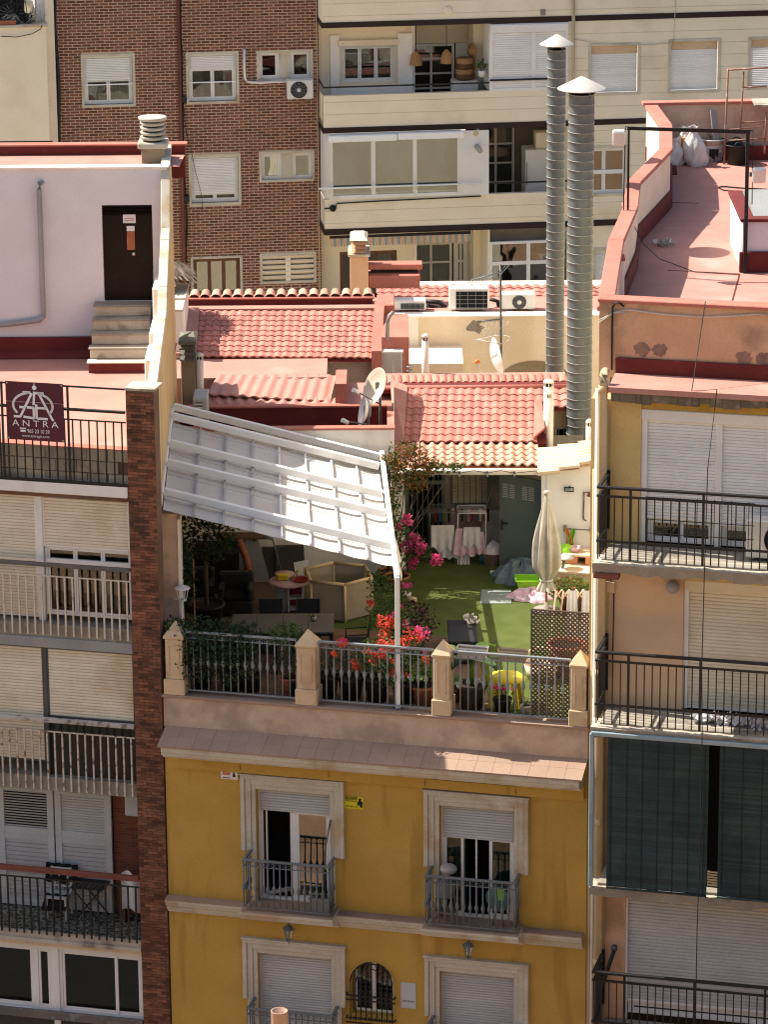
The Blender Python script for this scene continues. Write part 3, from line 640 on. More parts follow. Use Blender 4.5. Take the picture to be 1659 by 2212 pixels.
pm.lathe([(0,-.001),(.022,-.001),(.022,.001),(0,.001)], (gx, -.0155, zb_+.18), 12, False, (0,1,0)); pm.poly(G([(-.05,.33),(.06,.33),(.04,.37),(-.03,.37)]), (0,.002,0))
pm.poly(G([(-.09,.10),(-.02,.13),(.02,.05),(.08,.04),(.10,.24),(.04,.28),(-.04,.28),(-.09,.22)]), (0,.002,0)); pm.build('guard_emblem', 'sign_black', sg)
x, zt_ = FR.L('N', 232, 1737, -.01); x1, zb_ = FR.L('N', 330, 1868, -.01); zt_ = zb_+.52
pq = thing('wall_plaque', 'blank grey plaque right of the arched window', 'plaque', FR, (x, 0, zb_))
MB().box(x, x1, -.016, -.002, zb_, zt_, .004).build('plate', 'grey_slat', pq)
MB().box(x+.03, x+.26, -.0175, -.0162, zb_+.13, zb_+.165).build('lettering', 'plastic_grey', pq)
def wall_lantern(k, px, py, lab):
    x, z = FR.L(k, px, py, -.2); o = thing('wall_lantern', lab, 'lantern', FR, (x, 0, z), 'lanterns under the balconies')
    m_ = MB(); m_.lathe([(0,.20),(.02,.19),(.10,.13),(.115,.11),(.115,.095),(0,.095)], (x,-.2,z), 6, False); m_.tube([(x,0,z+.2),(x,-.1,z+.24),(x,-.2,z+.2)], .01, 6)
    for i in range(6):
        a = math.pi*2*i/6; m_.bar((x+.09*math.cos(a),-.2+.09*math.sin(a),z+.095), (x+.045*math.cos(a),-.2+.045*math.sin(a),z-.12), .008, .008)
    m_.lathe([(0,-.12),(.05,-.12),(.035,-.14),(.012,-.15),(.012,-.19),(0,-.19)], (x,-.2,z), 6, False); m_.lathe([(.0,0),(.05,0),(.05,.02),(0,.02)], (x,-.02,z+.19), 8, False, (0,-1,0)); m_.build('frame', 'rail_grey', o)
    MB().lathe([(.042,-.12),(.085,.095)], (x,-.2,z), 6, False).build('pane', 'glass_frost', o)
wall_lantern('M', 842, 1390, 'small grey lantern under the balcony with the open glazed door'); wall_lantern('N', 662, 1497, 'small grey lantern under the balcony with the stored bulky items')
# things standing on the two balconies
px_ = FR.Z('M', 1050, 1255, ZB+.016)
pt = thing('planter', 'grey planter with a small plant in the corner of the open balcony', 'planter', FR, (px_.x, px_.y, ZB+.016))
X, Y, Zp = px_.x, -.30, ZB+.016
MB().add([(X-.15,Y-.11,Zp),(X+.15,Y-.11,Zp),(X+.15,Y+.11,Zp),(X-.15,Y+.11,Zp),(X-.2,Y-.15,Zp+.34),(X+.2,Y-.15,Zp+.34),(X+.2,Y+.15,Zp+.34),(X-.2,Y+.15,Zp+.34)], [(0,1,5,4),(1,2,6,5),(2,3,7,6),(3,0,4,7),(3,2,1,0),(4,5,6,7)]).build('pot', 'plastic_grey', pt)
def leaves(mb, c, rad_, n, ls=.05, fl=.6, zs_=1.0, shell=.35):
    """n leaf-sized faces through a volume round c"""
    for _ in range(n):
        while True:
            p = Vector((random.uniform(-1,1), random.uniform(-1,1), random.uniform(-1,1)))
            if shell < p.length < 1: break
        q = Vector(c)+Vector((p.x*rad_[0], p.y*rad_[1], p.z*rad_[2]))
        d = Vector((random.gauss(0,1), random.gauss(0,1), random.gauss(0,.7))).normalized(); e = d.orthogonal().normalized()
        e = (Matrix.Rotation(random.uniform(0, 6.28), 3, d) @ e); L_ = ls*random.uniform(.6, 1.3); W_ = L_*fl*.5
        mid = q+d*L_*.5+d.cross(e)*L_*.12
        mb.add([q, mid-e*W_, q+d*L_, mid+e*W_], [(0,1,2,3)])
    return mb
leaves(MB(), (X, Y, Zp+.42), (.2,.15,.13), 120, .07).build('foliage', 'leaf_dark', pt)
# a pole leaning in the corner of balcony 1
xa, za_ = FR.L('M', 1112, 660, -.02); xb = FR.x('M', 1068, 1090, -.2)
solo('pole', 'dark pole leaning against the door surround of the open balcony', 'pole', FR, MB().tube([(xa,-.04,za_),(xa-.10,-.10,za_-.6),(xb,-.2,ZB+.03)], .014, 7), 'dark_iron', (xb, -.2, ZB+.03))
# bulky items on balcony 2
X = FR.x('N', 515, 1100, -.25); Zp = ZB+.016; Y = -.24
sk = thing('stacked_chair', 'beige seat and basket stacked at the left of the right balcony', 'chair', FR, (X, Y, Zp))
m_ = MB(); m_.lathe([(0,.52),(.15,.52),(.18,.56),(.19,.70),(.17,.80),(.15,.82),(0,.82)], (X,Y,Zp), 18); m_.build('basket', 'curtain_dim', sk)
m_ = MB(); m_.lathe([(0,.99),(.12,1.0),(.16,1.05),(.15,1.11),(.08,1.15),(0,1.15)], (X+.06,Y,Zp), 18); m_.tube([(X,Y,Zp+.8),(X+.05,Y,Zp+1.0)], .05, 8); m_.build('cushion', 'curtain', sk)
m_ = MB()
for sx in (-1, 1):
    for sy in (-1, 1): m_.bar((X+sx*.2, Y+sy*.16, Zp), (X+sx*.14, Y+sy*.12, Zp+.53), .03, .03)
m_.box(X-.2, X+.2, Y-.16, Y+.16, Zp+.24, Zp+.27); m_.build('legs', 'table_top', sk)
X = FR.x('N', 855, 1130, -.2)
rb = thing('round_bag', 'dark green folded round bag with a yellow tag behind the right balcony rail', 'bag', FR, (X, -.2, Zp))
MB().lathe([(0,-.03),(.22,-.03),(.25,0),(.22,.03),(0,.03)], (X,-.22,Zp+.55), 22, True, (.2,1,0)).build('bag', 'curtain_green', rb)
MB().box(X+.0, X+.13, -.275, -.265, Zp+.55, Zp+.78).build('tag', 'cloth_green', rb)
m_ = MB(); m_.bar((X-.1,-.2,Zp), (X-.05,-.22,Zp+.35), .02, .02); m_.bar((X+.1,-.2,Zp), (X+.05,-.22,Zp+.35), .02, .02); m_.build('stand', 'dark_iron', rb)
# ================================================================== brick apartment block on the left
lb = thing('brick_apartment_block', 'apartment block with brick pier and stacked balconies left of the yellow house', 'apartment block', FR, (-6, 0, 0))
PX0, PX1 = FR.x('H', 822, 300), FR.x('M', 55, 600)
PXT = FR.z('D', 900, 985)                         # pier top
LX = FR.x('A', 0, 1900)-5.5                       # runs on past the left edge of the photograph
def bricks(parent, x0, x1, z0, z1, y, bw, bh, joint, proud, mat, holes=(), part_test=None, seed=1):
    """running bond: the pieces chosen by part_test become parts, the others stay one mesh of real bricks"""
    rnd = random.Random(seed); rest = MB(); n = int((z1-z0)/bh); cache = {}; parts = []
    for r_ in range(n):
        z = z0+r_*bh; x = x0-(bw/2 if r_ % 2 else 0)
        while x < x1-.01:
            a, b = max(x, x0), min(x+bw-joint, x1)
            x += bw
            if b-a < .02: continue
            segs = [(a, b)]
            for h in holes:
                if z+bh-joint > h[2] and z < h[3]:
                    ns = []
                    for s0, s1 in segs:
                        if s1 <= h[0] or s0 >= h[1]: ns.append((s0, s1)); continue
                        if s0 < h[0]: ns.append((s0, h[0]))
                        if s1 > h[1]: ns.append((h[1], s1))
                    segs = ns
            for s0, s1 in segs:
                if s1-s0 < .03: continue
                pr = proud*rnd.uniform(.6, 1.3)
                if part_test and part_test((s0+s1)/2, z): parts.append((s0, s1, z, pr))
                else: rest.box(s0, s1, y-pr, y+.002, z, z+bh-joint)
    if len(parts) > 300:
        for s0, s1, z, pr in parts[300:]: rest.box(s0, s1, y-pr, y+.002, z, z+bh-joint)
        parts = parts[:300]
    for s0, s1, z, pr in parts:
        k = round(s1-s0, 3)
        if k not in cache: cache[k] = MB().box(0, k, -.006, .002, 0, bh-joint, .002).mesh('brick', mat)
        inst('brick', cache[k], parent, (s0, y-(pr-.006), z))
    if rest.v: rest.build('brick_courses', mat, parent, kind='stuff')
pier = MB().box(PX0, PX1, -.02, .28, 0, PXT-.03).build('brick_pier', 'mortar_dark', lb)
bricks(pier, PX0+.003, PX1-.003, 2.0, PXT-.05, -.02, .19, .057, .008, .008, 'brick_orange', part_test=lambda x, z: z > PXT-5.9)
MB().poly([(PX0-.01,-.06,PXT-.03),(PX1+.02,-.06,PXT-.03),(PX1+.02,.45,PXT-.03),(PX0-.01,.45,PXT-.03)], (0,0,.045)).build('pier_cap', 'pale_concrete', lb)
# floor levels read off the balconies
ZT = FR.z('D', 400, 1560)                          # roof terrace floor slab top
zA = FR.z('H', 420, 1030, -.0)                     # underside of bars, first floor down
def lz(k, x, y, d=0): return FR.z(k, x, y, d)
slabA = lz('H', 420, 1000); slabB = lz('L', 430, 400); slabC = lz('L', 440, 1390); 
# --- roof terrace rail, block curb
def bar_rail(x0, x1, zt, zb, y, n, mat, w_, top_mat, hr, parent, thin=None, posts_=(), d_=None):
    rm = MB()
    if thin: rm.box(x0, x1, y-.012, y+.012, thin-.012, thin+.012)
    for p in posts_: rm.box(p-.02, p+.02, y-.02, y+.02, zb, zt)
    if not rm.v: rm.box(x0, x1, y-.01, y+.01, zb+.06, zb+.085)
    o = rm.build('railing', mat, parent)
    hm = MB().box(x0, x1, y-hr[0]/2, y+hr[0]/2, zt-hr[1], zt, .01).build('handrail', top_mat, o)
    me = sqbar_mesh((thin or zt)-zb, w_, mat, d_)
    for i in range(n): inst('baluster', me, o, (x0+(x1-x0)*(i+.5)/n, y-.001, zb))
    return o
xr = PX0-.01
zb0 = lz('D', 600, 1575); zt1 = lz('D', 600, 1112); zt2 = lz('D', 600, 970); th = lz('D', 600, 1186)
n_ = 15*2; pitch = (FR.x('D', 744, 1400)-FR.x('D', 588, 1400))/3
nn = int((xr-LX)/pitch); LXa = xr-nn*pitch
o = bar_rail(LXa, xr, zt1, zb0, -.03, nn, 'black_iron', .024, 'black_iron', (.045,.055), lb, th)
m_ = MB(); m_.box(LXa, xr, -.045, -.015, zt2-.03, zt2)
for px in (22, 440): x = FR.x('D', px, 1300); m_.box(x-.018, x+.018, -.048, -.012, zb0, zt2-.03)
m_.build('upper_rail', 'black_iron', o)
MB().box(LXa, xr, -.05, -.01, zb0-.06, zb0-.0).build('base_rail', 'black_iron', o)
zcu = lz('D', 500, 1360, .08)
cu0_ = MB().box(LXa, xr, .12, .14, ZT-.4, zcu-.01).build('block_curb', 'mortar_dark', lb)
bw_ = .40
for r_ in range(3):
    hb = (zcu-(zb0-.1))/3; me = MB().box(.006, bw_-.006, .07, .121, .006, hb-.006, .006).mesh('concrete_block', 'block_concrete')
    for i in range(int((xr-LXa)/bw_)+1):
        x = xr-bw_*(i+1)+(.2 if r_ % 2 else 0)
        if x+bw_ > xr: continue
        inst('concrete_block', me, cu0_, (x, random.uniform(0,.01), zb0-.1+r_*hb))
MB().box(LXa, xr, .07, .30, zcu-.012, zcu+.012).build('curb_top', 'red_coping', lb)
# --- penthouse level: awning cassette, first row of shutters
zc0, zc1 = lz('H', 400, 165, -.05), lz('H', 400, 78, -.05)
MB().box(LXa, xr, -.05, .16, zc0, zc1-.02, .012).build('awning_cassette', 'white_frame', lb)
MB().box(LXa, xr, -.04, .9, zc1, zb0-.06).build('roof_edge', 'grey_concrete', lb)
YS = .20
hand1 = lz('H', 400, 610, -.04)
def shutter_part(x0, x1, z0, z1, y, mat, pitch=.062, parent=lb, fm='white_frame'):
    s = framebox(MB(), x0-.03, x1+.03, z0-.03, z1+.03, y-.008, y+.05, .03).build('shutter', fm, parent)
    slats(s, x0, x1, z0, z1, y+.012, pitch, mat, True, th=.014); return s
zs1b = lz('H', 540, 500, YS); zs1t = lz('H', 540, 178, YS); sx0, sx1 = FR.x('H', 280, 350, YS), FR.x('H', 812, 350, YS)
shutter_part(sx0, sx1, zs1b, zs1t, YS, 'cream_slat')
lx1 = FR.x('H', 218, 350, YS); shutter_part(lx1-2.3, lx1, lz('H', 110, 925, YS), lz('H', 110, 160, YS), YS, 'cream_slat')
MB().box(lx1+.03, sx0-.03, YS-.03, YS+.08, slabA, zs1t+.05, .01).build('mullion', 'white_frame', lb)
# glazed sash below the raised shutter
zg = slabA+.12
wd = window(lb, sx0-.02, xr-.02, zg, zs1b-.02, YS+.03, 3, w_=.05, gm='glass')
MB().box(sx0-.02, xr-.02, YS+.02, YS+.11, lz('H', 560, 620, YS), lz('H', 560, 590, YS), .006).build('transom', 'white_frame', wd)
def floor_level(zslab, th_, y0, mat='grey_concrete'):
    MB().box(LXa, xr, y0, 1.9, zslab-th_, zslab, .01).build('balcony_slab', mat, lb)
floor_level(slabA, lz('H', 420, 950)-lz('H', 420, 1060), .02)
nb = int((xr-LXa)/.15)
bar_rail(xr-nb*.15, xr, hand1, lz('H', 420, 1065), -.02, nb, 'rust_white', .030, 'grey_wood', (.09,.07), lb, lz('H', 420, 690))
# --- second level
MB().box(LXa, xr, -.01, .10, lz('H', 420, 1150), lz('H', 420, 1085), .008).build('lintel', 'plastic_grey', lb)
YS2 = .12
zt_ = lz('H', 560, 1165, YS2); zb_ = lz('H', 560, 1590, YS2)
sx0b, sx1b = FR.x('H', 308, 1300, YS2), FR.x('H', 842, 1300, YS2)
shutter_part(sx0b, sx1b, zb_, zt_, YS2, 'cream_slat', .060, fm='dark_iron')
lx1b = FR.x('H', 265, 1300, YS2); shutter_part(lx1b-2.3, lx1b, lz('L', 140, 270, YS2), zt_, YS2, 'cream_slat', .060, fm='dark_iron')
MB().box(lx1b+.03, sx0b-.03, YS2-.02, YS2+.08, slabB, zt_+.05, .01).build('mullion', 'dark_iron', lb)
po = MB().box(sx0b-.02, xr-.02, YS2+.06, YS2+.10, slabB, zb_-.03).build('parapet_panel', 'panel_dark', lb)
m_ = MB()
for i in range(12): x = sx0b+.03+(xr-sx0b-.05)*i/11; m_.box(x-.014, x+.014, YS2+.035, YS2+.06, slabB+.08, zb_-.05)
m_.build('panel_ribs', 'black_iron', po)
floor_level(slabB, lz('L', 430, 380)-lz('L', 430, 470), .02)
hand2 = lz('H', 420, 1600, -.04)
bar_rail(xr-nb*.15, xr, hand2, lz('L', 430, 478), -.02, nb, 'peel_white', .030, 'peel_grey', (.10,.08), lb, lz('L', 430, 105))
# --- third level: open loggia with louvred shutters
YD = 1.05; zfl = slabC+.02
MB().box(LXa, xr, .02, 1.9, slabC-.30, slabC-.005, .01).build('balcony_slab', 'pale_concrete', lb)
MB().box(LXa, xr, .03, YD+.3, slabC-.004, slabC+.014).build('balcony_floor', 'floor_pattern', lb)
lo = lb
zd1 = lz('L', 340, 455, YD); zd0 = zfl
MB().box(FR.x('L', 712, 800, YD), xr+.1, YD+.1, YD+.2, zfl, slabB-.05).build('loggia_wall', 'brick_far', lb)
MB().box(LXa, xr, YD+.08, YD+.2, zd1+.02, slabB-.06).build('loggia_lintel', 'ochre_plaster', lb)
for i, (a, b) in enumerate((((0), (345)), ((350), (712)))):
    x0, x1 = FR.x('L', a-(0 if i else 12), 800, YD), FR.x('L', b, 800, YD)
    f = MB(); zm = lz('L', 340, 765, YD); st = .16
    for (p, q) in ((zfl+.02, zm), (zm, zd1)): framebox(f, x0+.006, x1-.006, p, q, YD, YD+.06, st*.8)
    lv = f.build('louvred_shutter', 'wood_white', lb)
    for (p, q, open_) in ((zfl+.15, zm-.12, 0), (zm+.12, zd1-.12, i == 0)):
        n = 14; h = (q-p)/n; tilt = .7 if open_ else .25
        me = MB().obox((0,0,0), (x1-x0-.27, .008, h*(1.05 if not open_ else .75)), Matrix.Rotation(tilt, 3, 'X')).mesh('louvre', 'wood_white')
        for j in range(n): inst('louvre', me, lv, ((x0+x1)/2, YD+.03, p+h*(j+.5)))
        MB().box(x0+.1, x1-.1, YD+.065, YD+.07, p-.02, q+.02).build('backing', 'room_dark', lv)
x0 = LXa; x1 = FR.x('L', -16, 800, YD)
f = framebox(MB(), x0, x1, zfl+.02, zd1, YD, YD+.06, .14).build('louvred_shutter', 'wood_white', lb)
MB().box(x0+.1, x1-.1, YD+.03, YD+.05, zfl+.1, zd1-.1).build('panel', 'wood_white', f)
bar_rail(xr-nb*.15, xr, lz('L', 440, 985, -.04), lz('L', 440, 1405), -.02, nb, 'black_iron', .030, 'red_wood', (.10,.10), lb, lz('L', 440, 1050))
MB().box(LXa, xr, -.03, .02, lz('L', 440, 1460), slabC-.15).build('slab_edge', 'pale_concrete', lb)
x0, z0 = FR.L('L', 800, 630, YD-.1); 
MB().box(x0, xr+.05, YD-.16, YD+.1, z0, z0+.9, .02).build('wall_cupboard', 'wood_white', lb)
# --- fourth level: sliding glazing
YW = .16
zt_ = lz('L', 440, 1480, YW); zb_ = lz('L', 440, 1885, YW)
xm0, xm1 = FR.x('L', 335, 1600, YW), FR.x('L', 375, 1600, YW)
MB().box(xm0, xm1, YW-.03, YW+.09, zb_-1.2, zt_, .008).build('mullion', 'white_frame', lb)
MB().box(LXa, xr, YW-.05, YW+.1, zt_-.02, zt_+.07, .008).build('window_head', 'white_frame', lb)
MB().box(LXa, xr, .0, .5, zt_+.07, slabC-.2).build('wall_band', 'sand_stone', lb)
window(lb, xm1, xr-.02, zb_, zt_-.02, YW, 1, gm='glass', w_=.06, room='room_dark')
x = FR.x('L', 742, 1700, YW); MB().box(x-.03, x+.03, YW-.006, YW+.05, zb_+.05, zt_-.06).build('mullion', 'white_frame', lb)
x = FR.x('L', 222, 1600, YW); window(lb, x, xm0, zb_, zt_-.02, YW, 1, gm='glass', w_=.06, room='room_dark'); window(lb, x-2.0, x, zb_, zt_-.02, YW+.02, 1, gm='glass', w_=.06)
MB().box(LXa, xr, YW, YW+.1, zb_-.12, zb_, .006).build('window_foot', 'white_frame', lb)
MB().box(LXa, xr, -.06, .03, lz('L', 440, 1945, -.04), lz('L', 440, 1895, -.04), .01).build('handrail', 'grey_wood', lb)
MB().box(LXa, xr, YW+.02, YW+.06, zb_-1.3, zb_-.12).build('parapet_panel', 'panel_dark', lb)
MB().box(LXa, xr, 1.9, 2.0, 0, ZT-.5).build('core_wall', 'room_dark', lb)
# --- roof terrace: red floor, stair house, steps
ZT2 = 14.80
PHY = 74.0
a, b = atZ('D', 0, 1360, ZT2), None
wl = FR.I
pl = []                                             # party wall line in the plan
W0 = FR.W(PX1-.03, .2, 0); W1 = atY('P', 376, 600, 75.3)
rf = thing('roof_terrace_house', 'pale stair house and red roof terrace behind the banner railing', 'house', WF, (-7.5, PHY, ZT2))
c0 = FR.W(LXa, .14, 0); c1 = FR.W(PX0+.1, .14, 0)
MB().add([(c0.x,c0.y,ZT2),(c1.x,c1.y,ZT2),(W1.x+.05,75.0,ZT2),(c0.x,75.0,ZT2)], [(0,1,2,3)]).build('terrace_floor', 'red_floor', rf)
zw = atY('A', 500, 1075, PHY).z; xw1 = atY('A', 1068, 1400, PHY).x
dx0, dx1 = atY('A', 650, 1500, PHY).x, atY('A', 968, 1400, PHY).x
zd0 = atY('D', 820, 425, PHY).z; zd1 = atY('A', 800, 1307, PHY).z
mb = holed(MB(), c0.x, xw1, ZT2, zw, PHY, [(dx0, dx1, zd0, zd1, .08)])
mb.add([(c0.x,PHY,zw),(xw1,PHY,zw),(xw1,PHY+.25,zw),(c0.x,PHY+.25,zw)], [(0,1,2,3)]); mb.add([(xw1,PHY,ZT2),(xw1,PHY+1.6,ZT2),(xw1,PHY+1.6,zw),(xw1,PHY,zw)], [(0,1,2,3)])
mb.build('wall', 'lilac_plaster', rf)
MB().box(c0.x, xw1+.04, PHY-.05, PHY+.2, zw+.002, zw+.045, .008).build('coping', 'white_plaster', rf)
do = MB().box(dx0+.01, dx1-.01, PHY+.05, PHY+.09, zd0, zd1-.22, .006).build('door', 'door_brown', rf)
m_ = MB()
for i in range(7): m_.obox(((dx0+dx1)/2, PHY+.06, zd1-.20+i*.028), (dx1-dx0-.02, .05, .006), Matrix.Rotation(.5, 3, 'X'))
m_.build('door_louvre', 'door_brown', do)
sx, sz = atY('A', 782, 1420, PHY+.04).x, atY('A', 782, 1422, PHY+.04).z
MB().box(sx, sx+.26, PHY+.038, PHY+.048, sz, sz+.18).build('notice', 'print_white', do)
MB().box(sx+.03, sx+.23, PHY+.034, PHY+.0375, sz+.09, sz+.10).build('notice_line', 'sign_red', do)
MB().box(sx+.03, sx+.23, PHY+.034, PHY+.0375, sz+.05, sz+.06).build('notice_line', 'plastic_grey', do)
MB().box(sx+.07, sx+.23, PHY+.038, PHY+.048, sz-.17, sz-.06).build('notice', 'print_white', do)
MB().box(sx+.07, sx+.23, PHY+.036, PHY+.047, sz-.56, sz-.18).build('bare_patch', 'terracotta', do)
MB().lathe([(0,0),(.03,0),(.035,.04),(.02,.06),(0,.06)], (sx+.2, PHY+.05, sz-.64), 10, True, (0,-1,0)).build('knob', 'cap_metal', do)
# skirting left of the steps
stx0, stx1 = atY('D', 605, 700, PHY-.5).x, atY('D', 960, 700, PHY-.5).x
zk = atY('D', 300, 650, PHY).z
MB().box(c0.x, stx0+.05, PHY-.09, PHY-.002, ZT2, zk, .02).build('skirting', 'red_paint', rf)
MB().prism([(PHY-.28, ZT2+.004), (PHY-.28, ZT2+.03), (PHY-.09, ZT2+.14), (PHY-.09, ZT2+.004)], c0.x, stx0+.05).build('drain_fillet', 'red_paint', rf)
ns = 5; rs = (zd0-ZT2)/ns; tr_ = .27
for i in range(ns):
    z0_ = ZT2+rs*(ns-1-i); y1 = PHY-.004; y0 = PHY-.35-tr_*i
    MB().box(stx0-.0-.02*i, stx1, y0, y0+tr_+.06 if i else y1, z0_ if i < ns-1 else ZT2+.001, z0_+rs-.03, .01).build('step', 'pale_concrete' if i < ns-1 else 'red_paint', rf)
    MB().box(stx0-.03-.02*i, stx1, y0-.03, (y0+tr_ if i else y1), z0_+rs-.03, z0_+rs, .008).build('tread', 'grey_concrete' if i < ns-1 else 'stone_trim', rf)
    if i: MB().box(stx0+.02, stx1, y0+tr_+.06, y1-.001*i, ZT2, z0_+rs-.032).build('step_core', 'pale_concrete', rf)
# drainpipe on the stair house
p0, p1 = atY('A', 245, 1175, PHY-.08), atY('D', 275, 540, PHY-.08)
solo('drainpipe', 'grey drainpipe bent along the pale stair house wall', 'pipe', WF, MB().tube([(p0.x+.06,PHY+.02,p0.z+.02),(p0.x+.02,PHY-.08,p0.z+.03),(p0.x,PHY-.09,p0.z-.12),(p1.x,PHY-.09,p1.z+.16),(p1.x,PHY-.09,p1.z+.06),(p1.x-.08,PHY-.09,p1.z-.02),(p1.x-.7,PHY-.09,p1.z-.10),(c0.x,PHY-.09,p1.z-.35)], .055, 12), 'drain_grey', (p1.x, PHY-.09, p1.z-.3))
# roof of the stair house with its back parapet
ry0, ry1 = PHY+.25, PHY+1.5
zq = zw-.02
MB().add([(c0.x,ry0,zq),(xw1+.25,ry0,zq),(xw1+.3,ry1,zq),(c0.x,ry1,zq)], [(0,1,2,3)]).build('stair_house_roof', 'red_floor', rf)
zpt = atY('A', 450, 922, ry1).z
MB().box(c0.x, xw1+.3, ry1, ry1+.2, zq-.5, zpt-.03).build('back_parapet', 'red_paint', rf)
MB().box(c0.x, xw1+.35, ry1-.03, ry1+.23, zpt-.03, zpt+.01, .01).build('parapet_coping', 'red_coping', rf)
MB().tube([(c0.x,ry1+.1,zpt+.06),(atY('A',330,915,ry1).x,ry1+.1,zpt+.05)], .015, 6).build('cable', 'cable_black', rf)
# round ventilation pot on its square stack
py_ = PHY+.6; pb = atY('A', 975, 1080, py_); pw = (atY('A',1050,1000,py_).x-atY('A',903,1000,py_).x)
vp = thing('ventilation_stack', 'concrete stack with ringed round pot on the stair house corner', 'chimney', WF, (pb.x, py_, zq))
zs_ = atY('A', 975, 945, py_).z
MB().box(pb.x-pw/2, pb.x+pw/2, py_-pw/2+.2, py_+pw/2+.2, zq, zs_, .015).build('stack', 'chimney_olive', vp)
MB().box(pb.x-pw/2-.07, pb.x+pw/2+.07, py_-pw/2+.13, py_+pw/2+.27, zs_, zs_+.12, .02).build('slab', 'pot_concrete', vp)
m_ = MB(); cz = zs_+.12; cy = py_+.2; ztop = atY('A', 975, 755, py_).z; hr = (ztop-cz)/5
m_.lathe([(.18,0),(.18,ztop-cz)], (pb.x,cy,cz), 20); m_.build('core', 'dark_void', vp)
for i in range(5):
    z_ = cz+hr*(i+.32); r_ = .255 if i < 4 else .29
    MB().lathe([(0,0),(r_-.03,0),(r_,.02),(r_+.01,hr*.62),(r_-.03,hr*.7),(0,hr*.7)], (pb.x,cy,z_), 26).build('ring', 'pot_concrete', vp)
# ---- party wall between the roof terrace and the yellow house's terrace
pw_ = thing('party_wall', 'tall tan party wall with stepped pale coping beside the awning', 'wall', WF, (W0.x, W0.y, 0))
dv = (W1-W0); dv.z = 0; Lw = dv.length; dv.normalize(); nv = Vector((dv.y, -dv.x, 0))
def wall_hit(k, x, y):
    d = ray(*zz(k, x, y)); t = nv.dot(Vector((W0.x, W0.y, 0)))/nv.dot(Vector((d.x, d.y, 0))); p = d*t; return (Vector((p.x, p.y, 0))-Vector((W0.x, W0.y, 0))).dot(dv), CAMZ+p.z
prof = [wall_hit('D', 993, 985), wall_hit('D', 1058, 490), wall_hit('D', 1062, 340), wall_hit('D', 1075, 45), wall_hit('A', 1078, 1460), wall_hit('A', 1078, 1075), wall_hit('A', 1100, 930)]
prof = sorted(prof); pp = [prof[0]]
for q in prof[1:]:
    if q[0] > pp[-1][0]+.05: pp.append(q)
while pp and pp[-1][0] > Lw: pp.pop()
pp.append((Lw, max(pp[-1][1], zpt)))
pts = [W0+dv*0.0, W0+dv*Lw]
outl = [Vector((W0.x,W0.y,0)), Vector((W0.x,W0.y,0))+dv*Lw] + [Vector((W0.x+dv.x*u, W0.y+dv.y*u, z_-.04)) for u, z_ in reversed(pp)]
outl.append(Vector((W0.x, W0.y, PXT-.05)))
MB().poly(outl, nv*-.16).build('wall', 'tan_plaster', pw_)
cm = MB()
for (u0, z0_), (u1, z1_) in zip(pp, pp[1:]):
    a = Vector((W0.x+dv.x*u0, W0.y+dv.y*u0, z0_)); b = Vector((W0.x+dv.x*u1, W0.y+dv.y*u1, z1_)); cm.bar(a-nv*.08, b-nv*.08, .19, .08, .015)
cm.build('coping', 'stone_trim', pw_)
# stepped buttress of the terrace side
for (k, xa, ya, xb, yb, Yb) in (('D', 968, 345, 1062, 640, 72.6), ('D', 948, 630, 1000, 800, 71.4), ('D', 918, 800, 985, 960, 70.0)):
    a = atY(k, xa, ya, Yb); b = atY(k, xb, ya, Yb); MB().box(a.x, min(b.x, W0.x+dv.x*(Yb-W0.y)-.1), Yb, Yb+1.2, ZT2, a.z, .02).build('buttress', 'white_plaster', pw_)
# ================================================================== peach building on the right
rb_ = thing('peach_apartment_block', 'peach apartment block with crumbling balconies right of the yellow house', 'apartment block', FR, (7, 0, 0))
RX0 = FR.x('K', 392, 1200); RX1 = FR.x('P', 1659, 1200)+7.0
YR_ = -.95                                            # balcony railings
# --- attic wall and red eave
YA = 1.0; RXA = FR.x('G', 585, 520, YA)
zat = FR.z('G', 900, 345, YA); zab = FR.z('G', 690, 795, YA); ze = FR.z('G', 900, 905, -.28); 
RFZ = 17.05
MB().box(RXA, RX1, YA, YA+.25, zab-.1, zat-.05).build('attic_wall', 'terracotta_plaster', rb_)
MB().box(RXA-.03, RX1, YA-.05, YA+.3, zat-.05, zat+.02, .015).build('coping', 'red_coping', rb_)
zsk = FR.z('G', 900, 712, YA-.05)
MB().box(FR.x('G', 688, 740, YA-.06), RX1, YA-.06, YA-.002, zab-.02, zsk, .02).build('skirting', 'red_paint', rb_)
ex0 = FR.x('G', 645, 895, -.28)
MB().poly([(ex0,-.28,ze),(RX1,-.28,ze),(RX1,YA-.02,zab),(FR.x('G',690,790,YA),YA-.02,zab)], (0,0,-.10)).build('eave', 'red_floor', rb_)
rg = random.Random(3); m_ = MB(); x = ex0+.03
while x < RX1:                                         # the broken edge under the eave
    wd = rg.uniform(.10, .4); h = rg.uniform(.12, .20); m_.box(x, x+wd, -.24+rg.uniform(-.02,.02), .02, ze-.10-h, ze-.085, .012); x += wd*.97
m_.build('broken_edge', 'insulation', rb_)
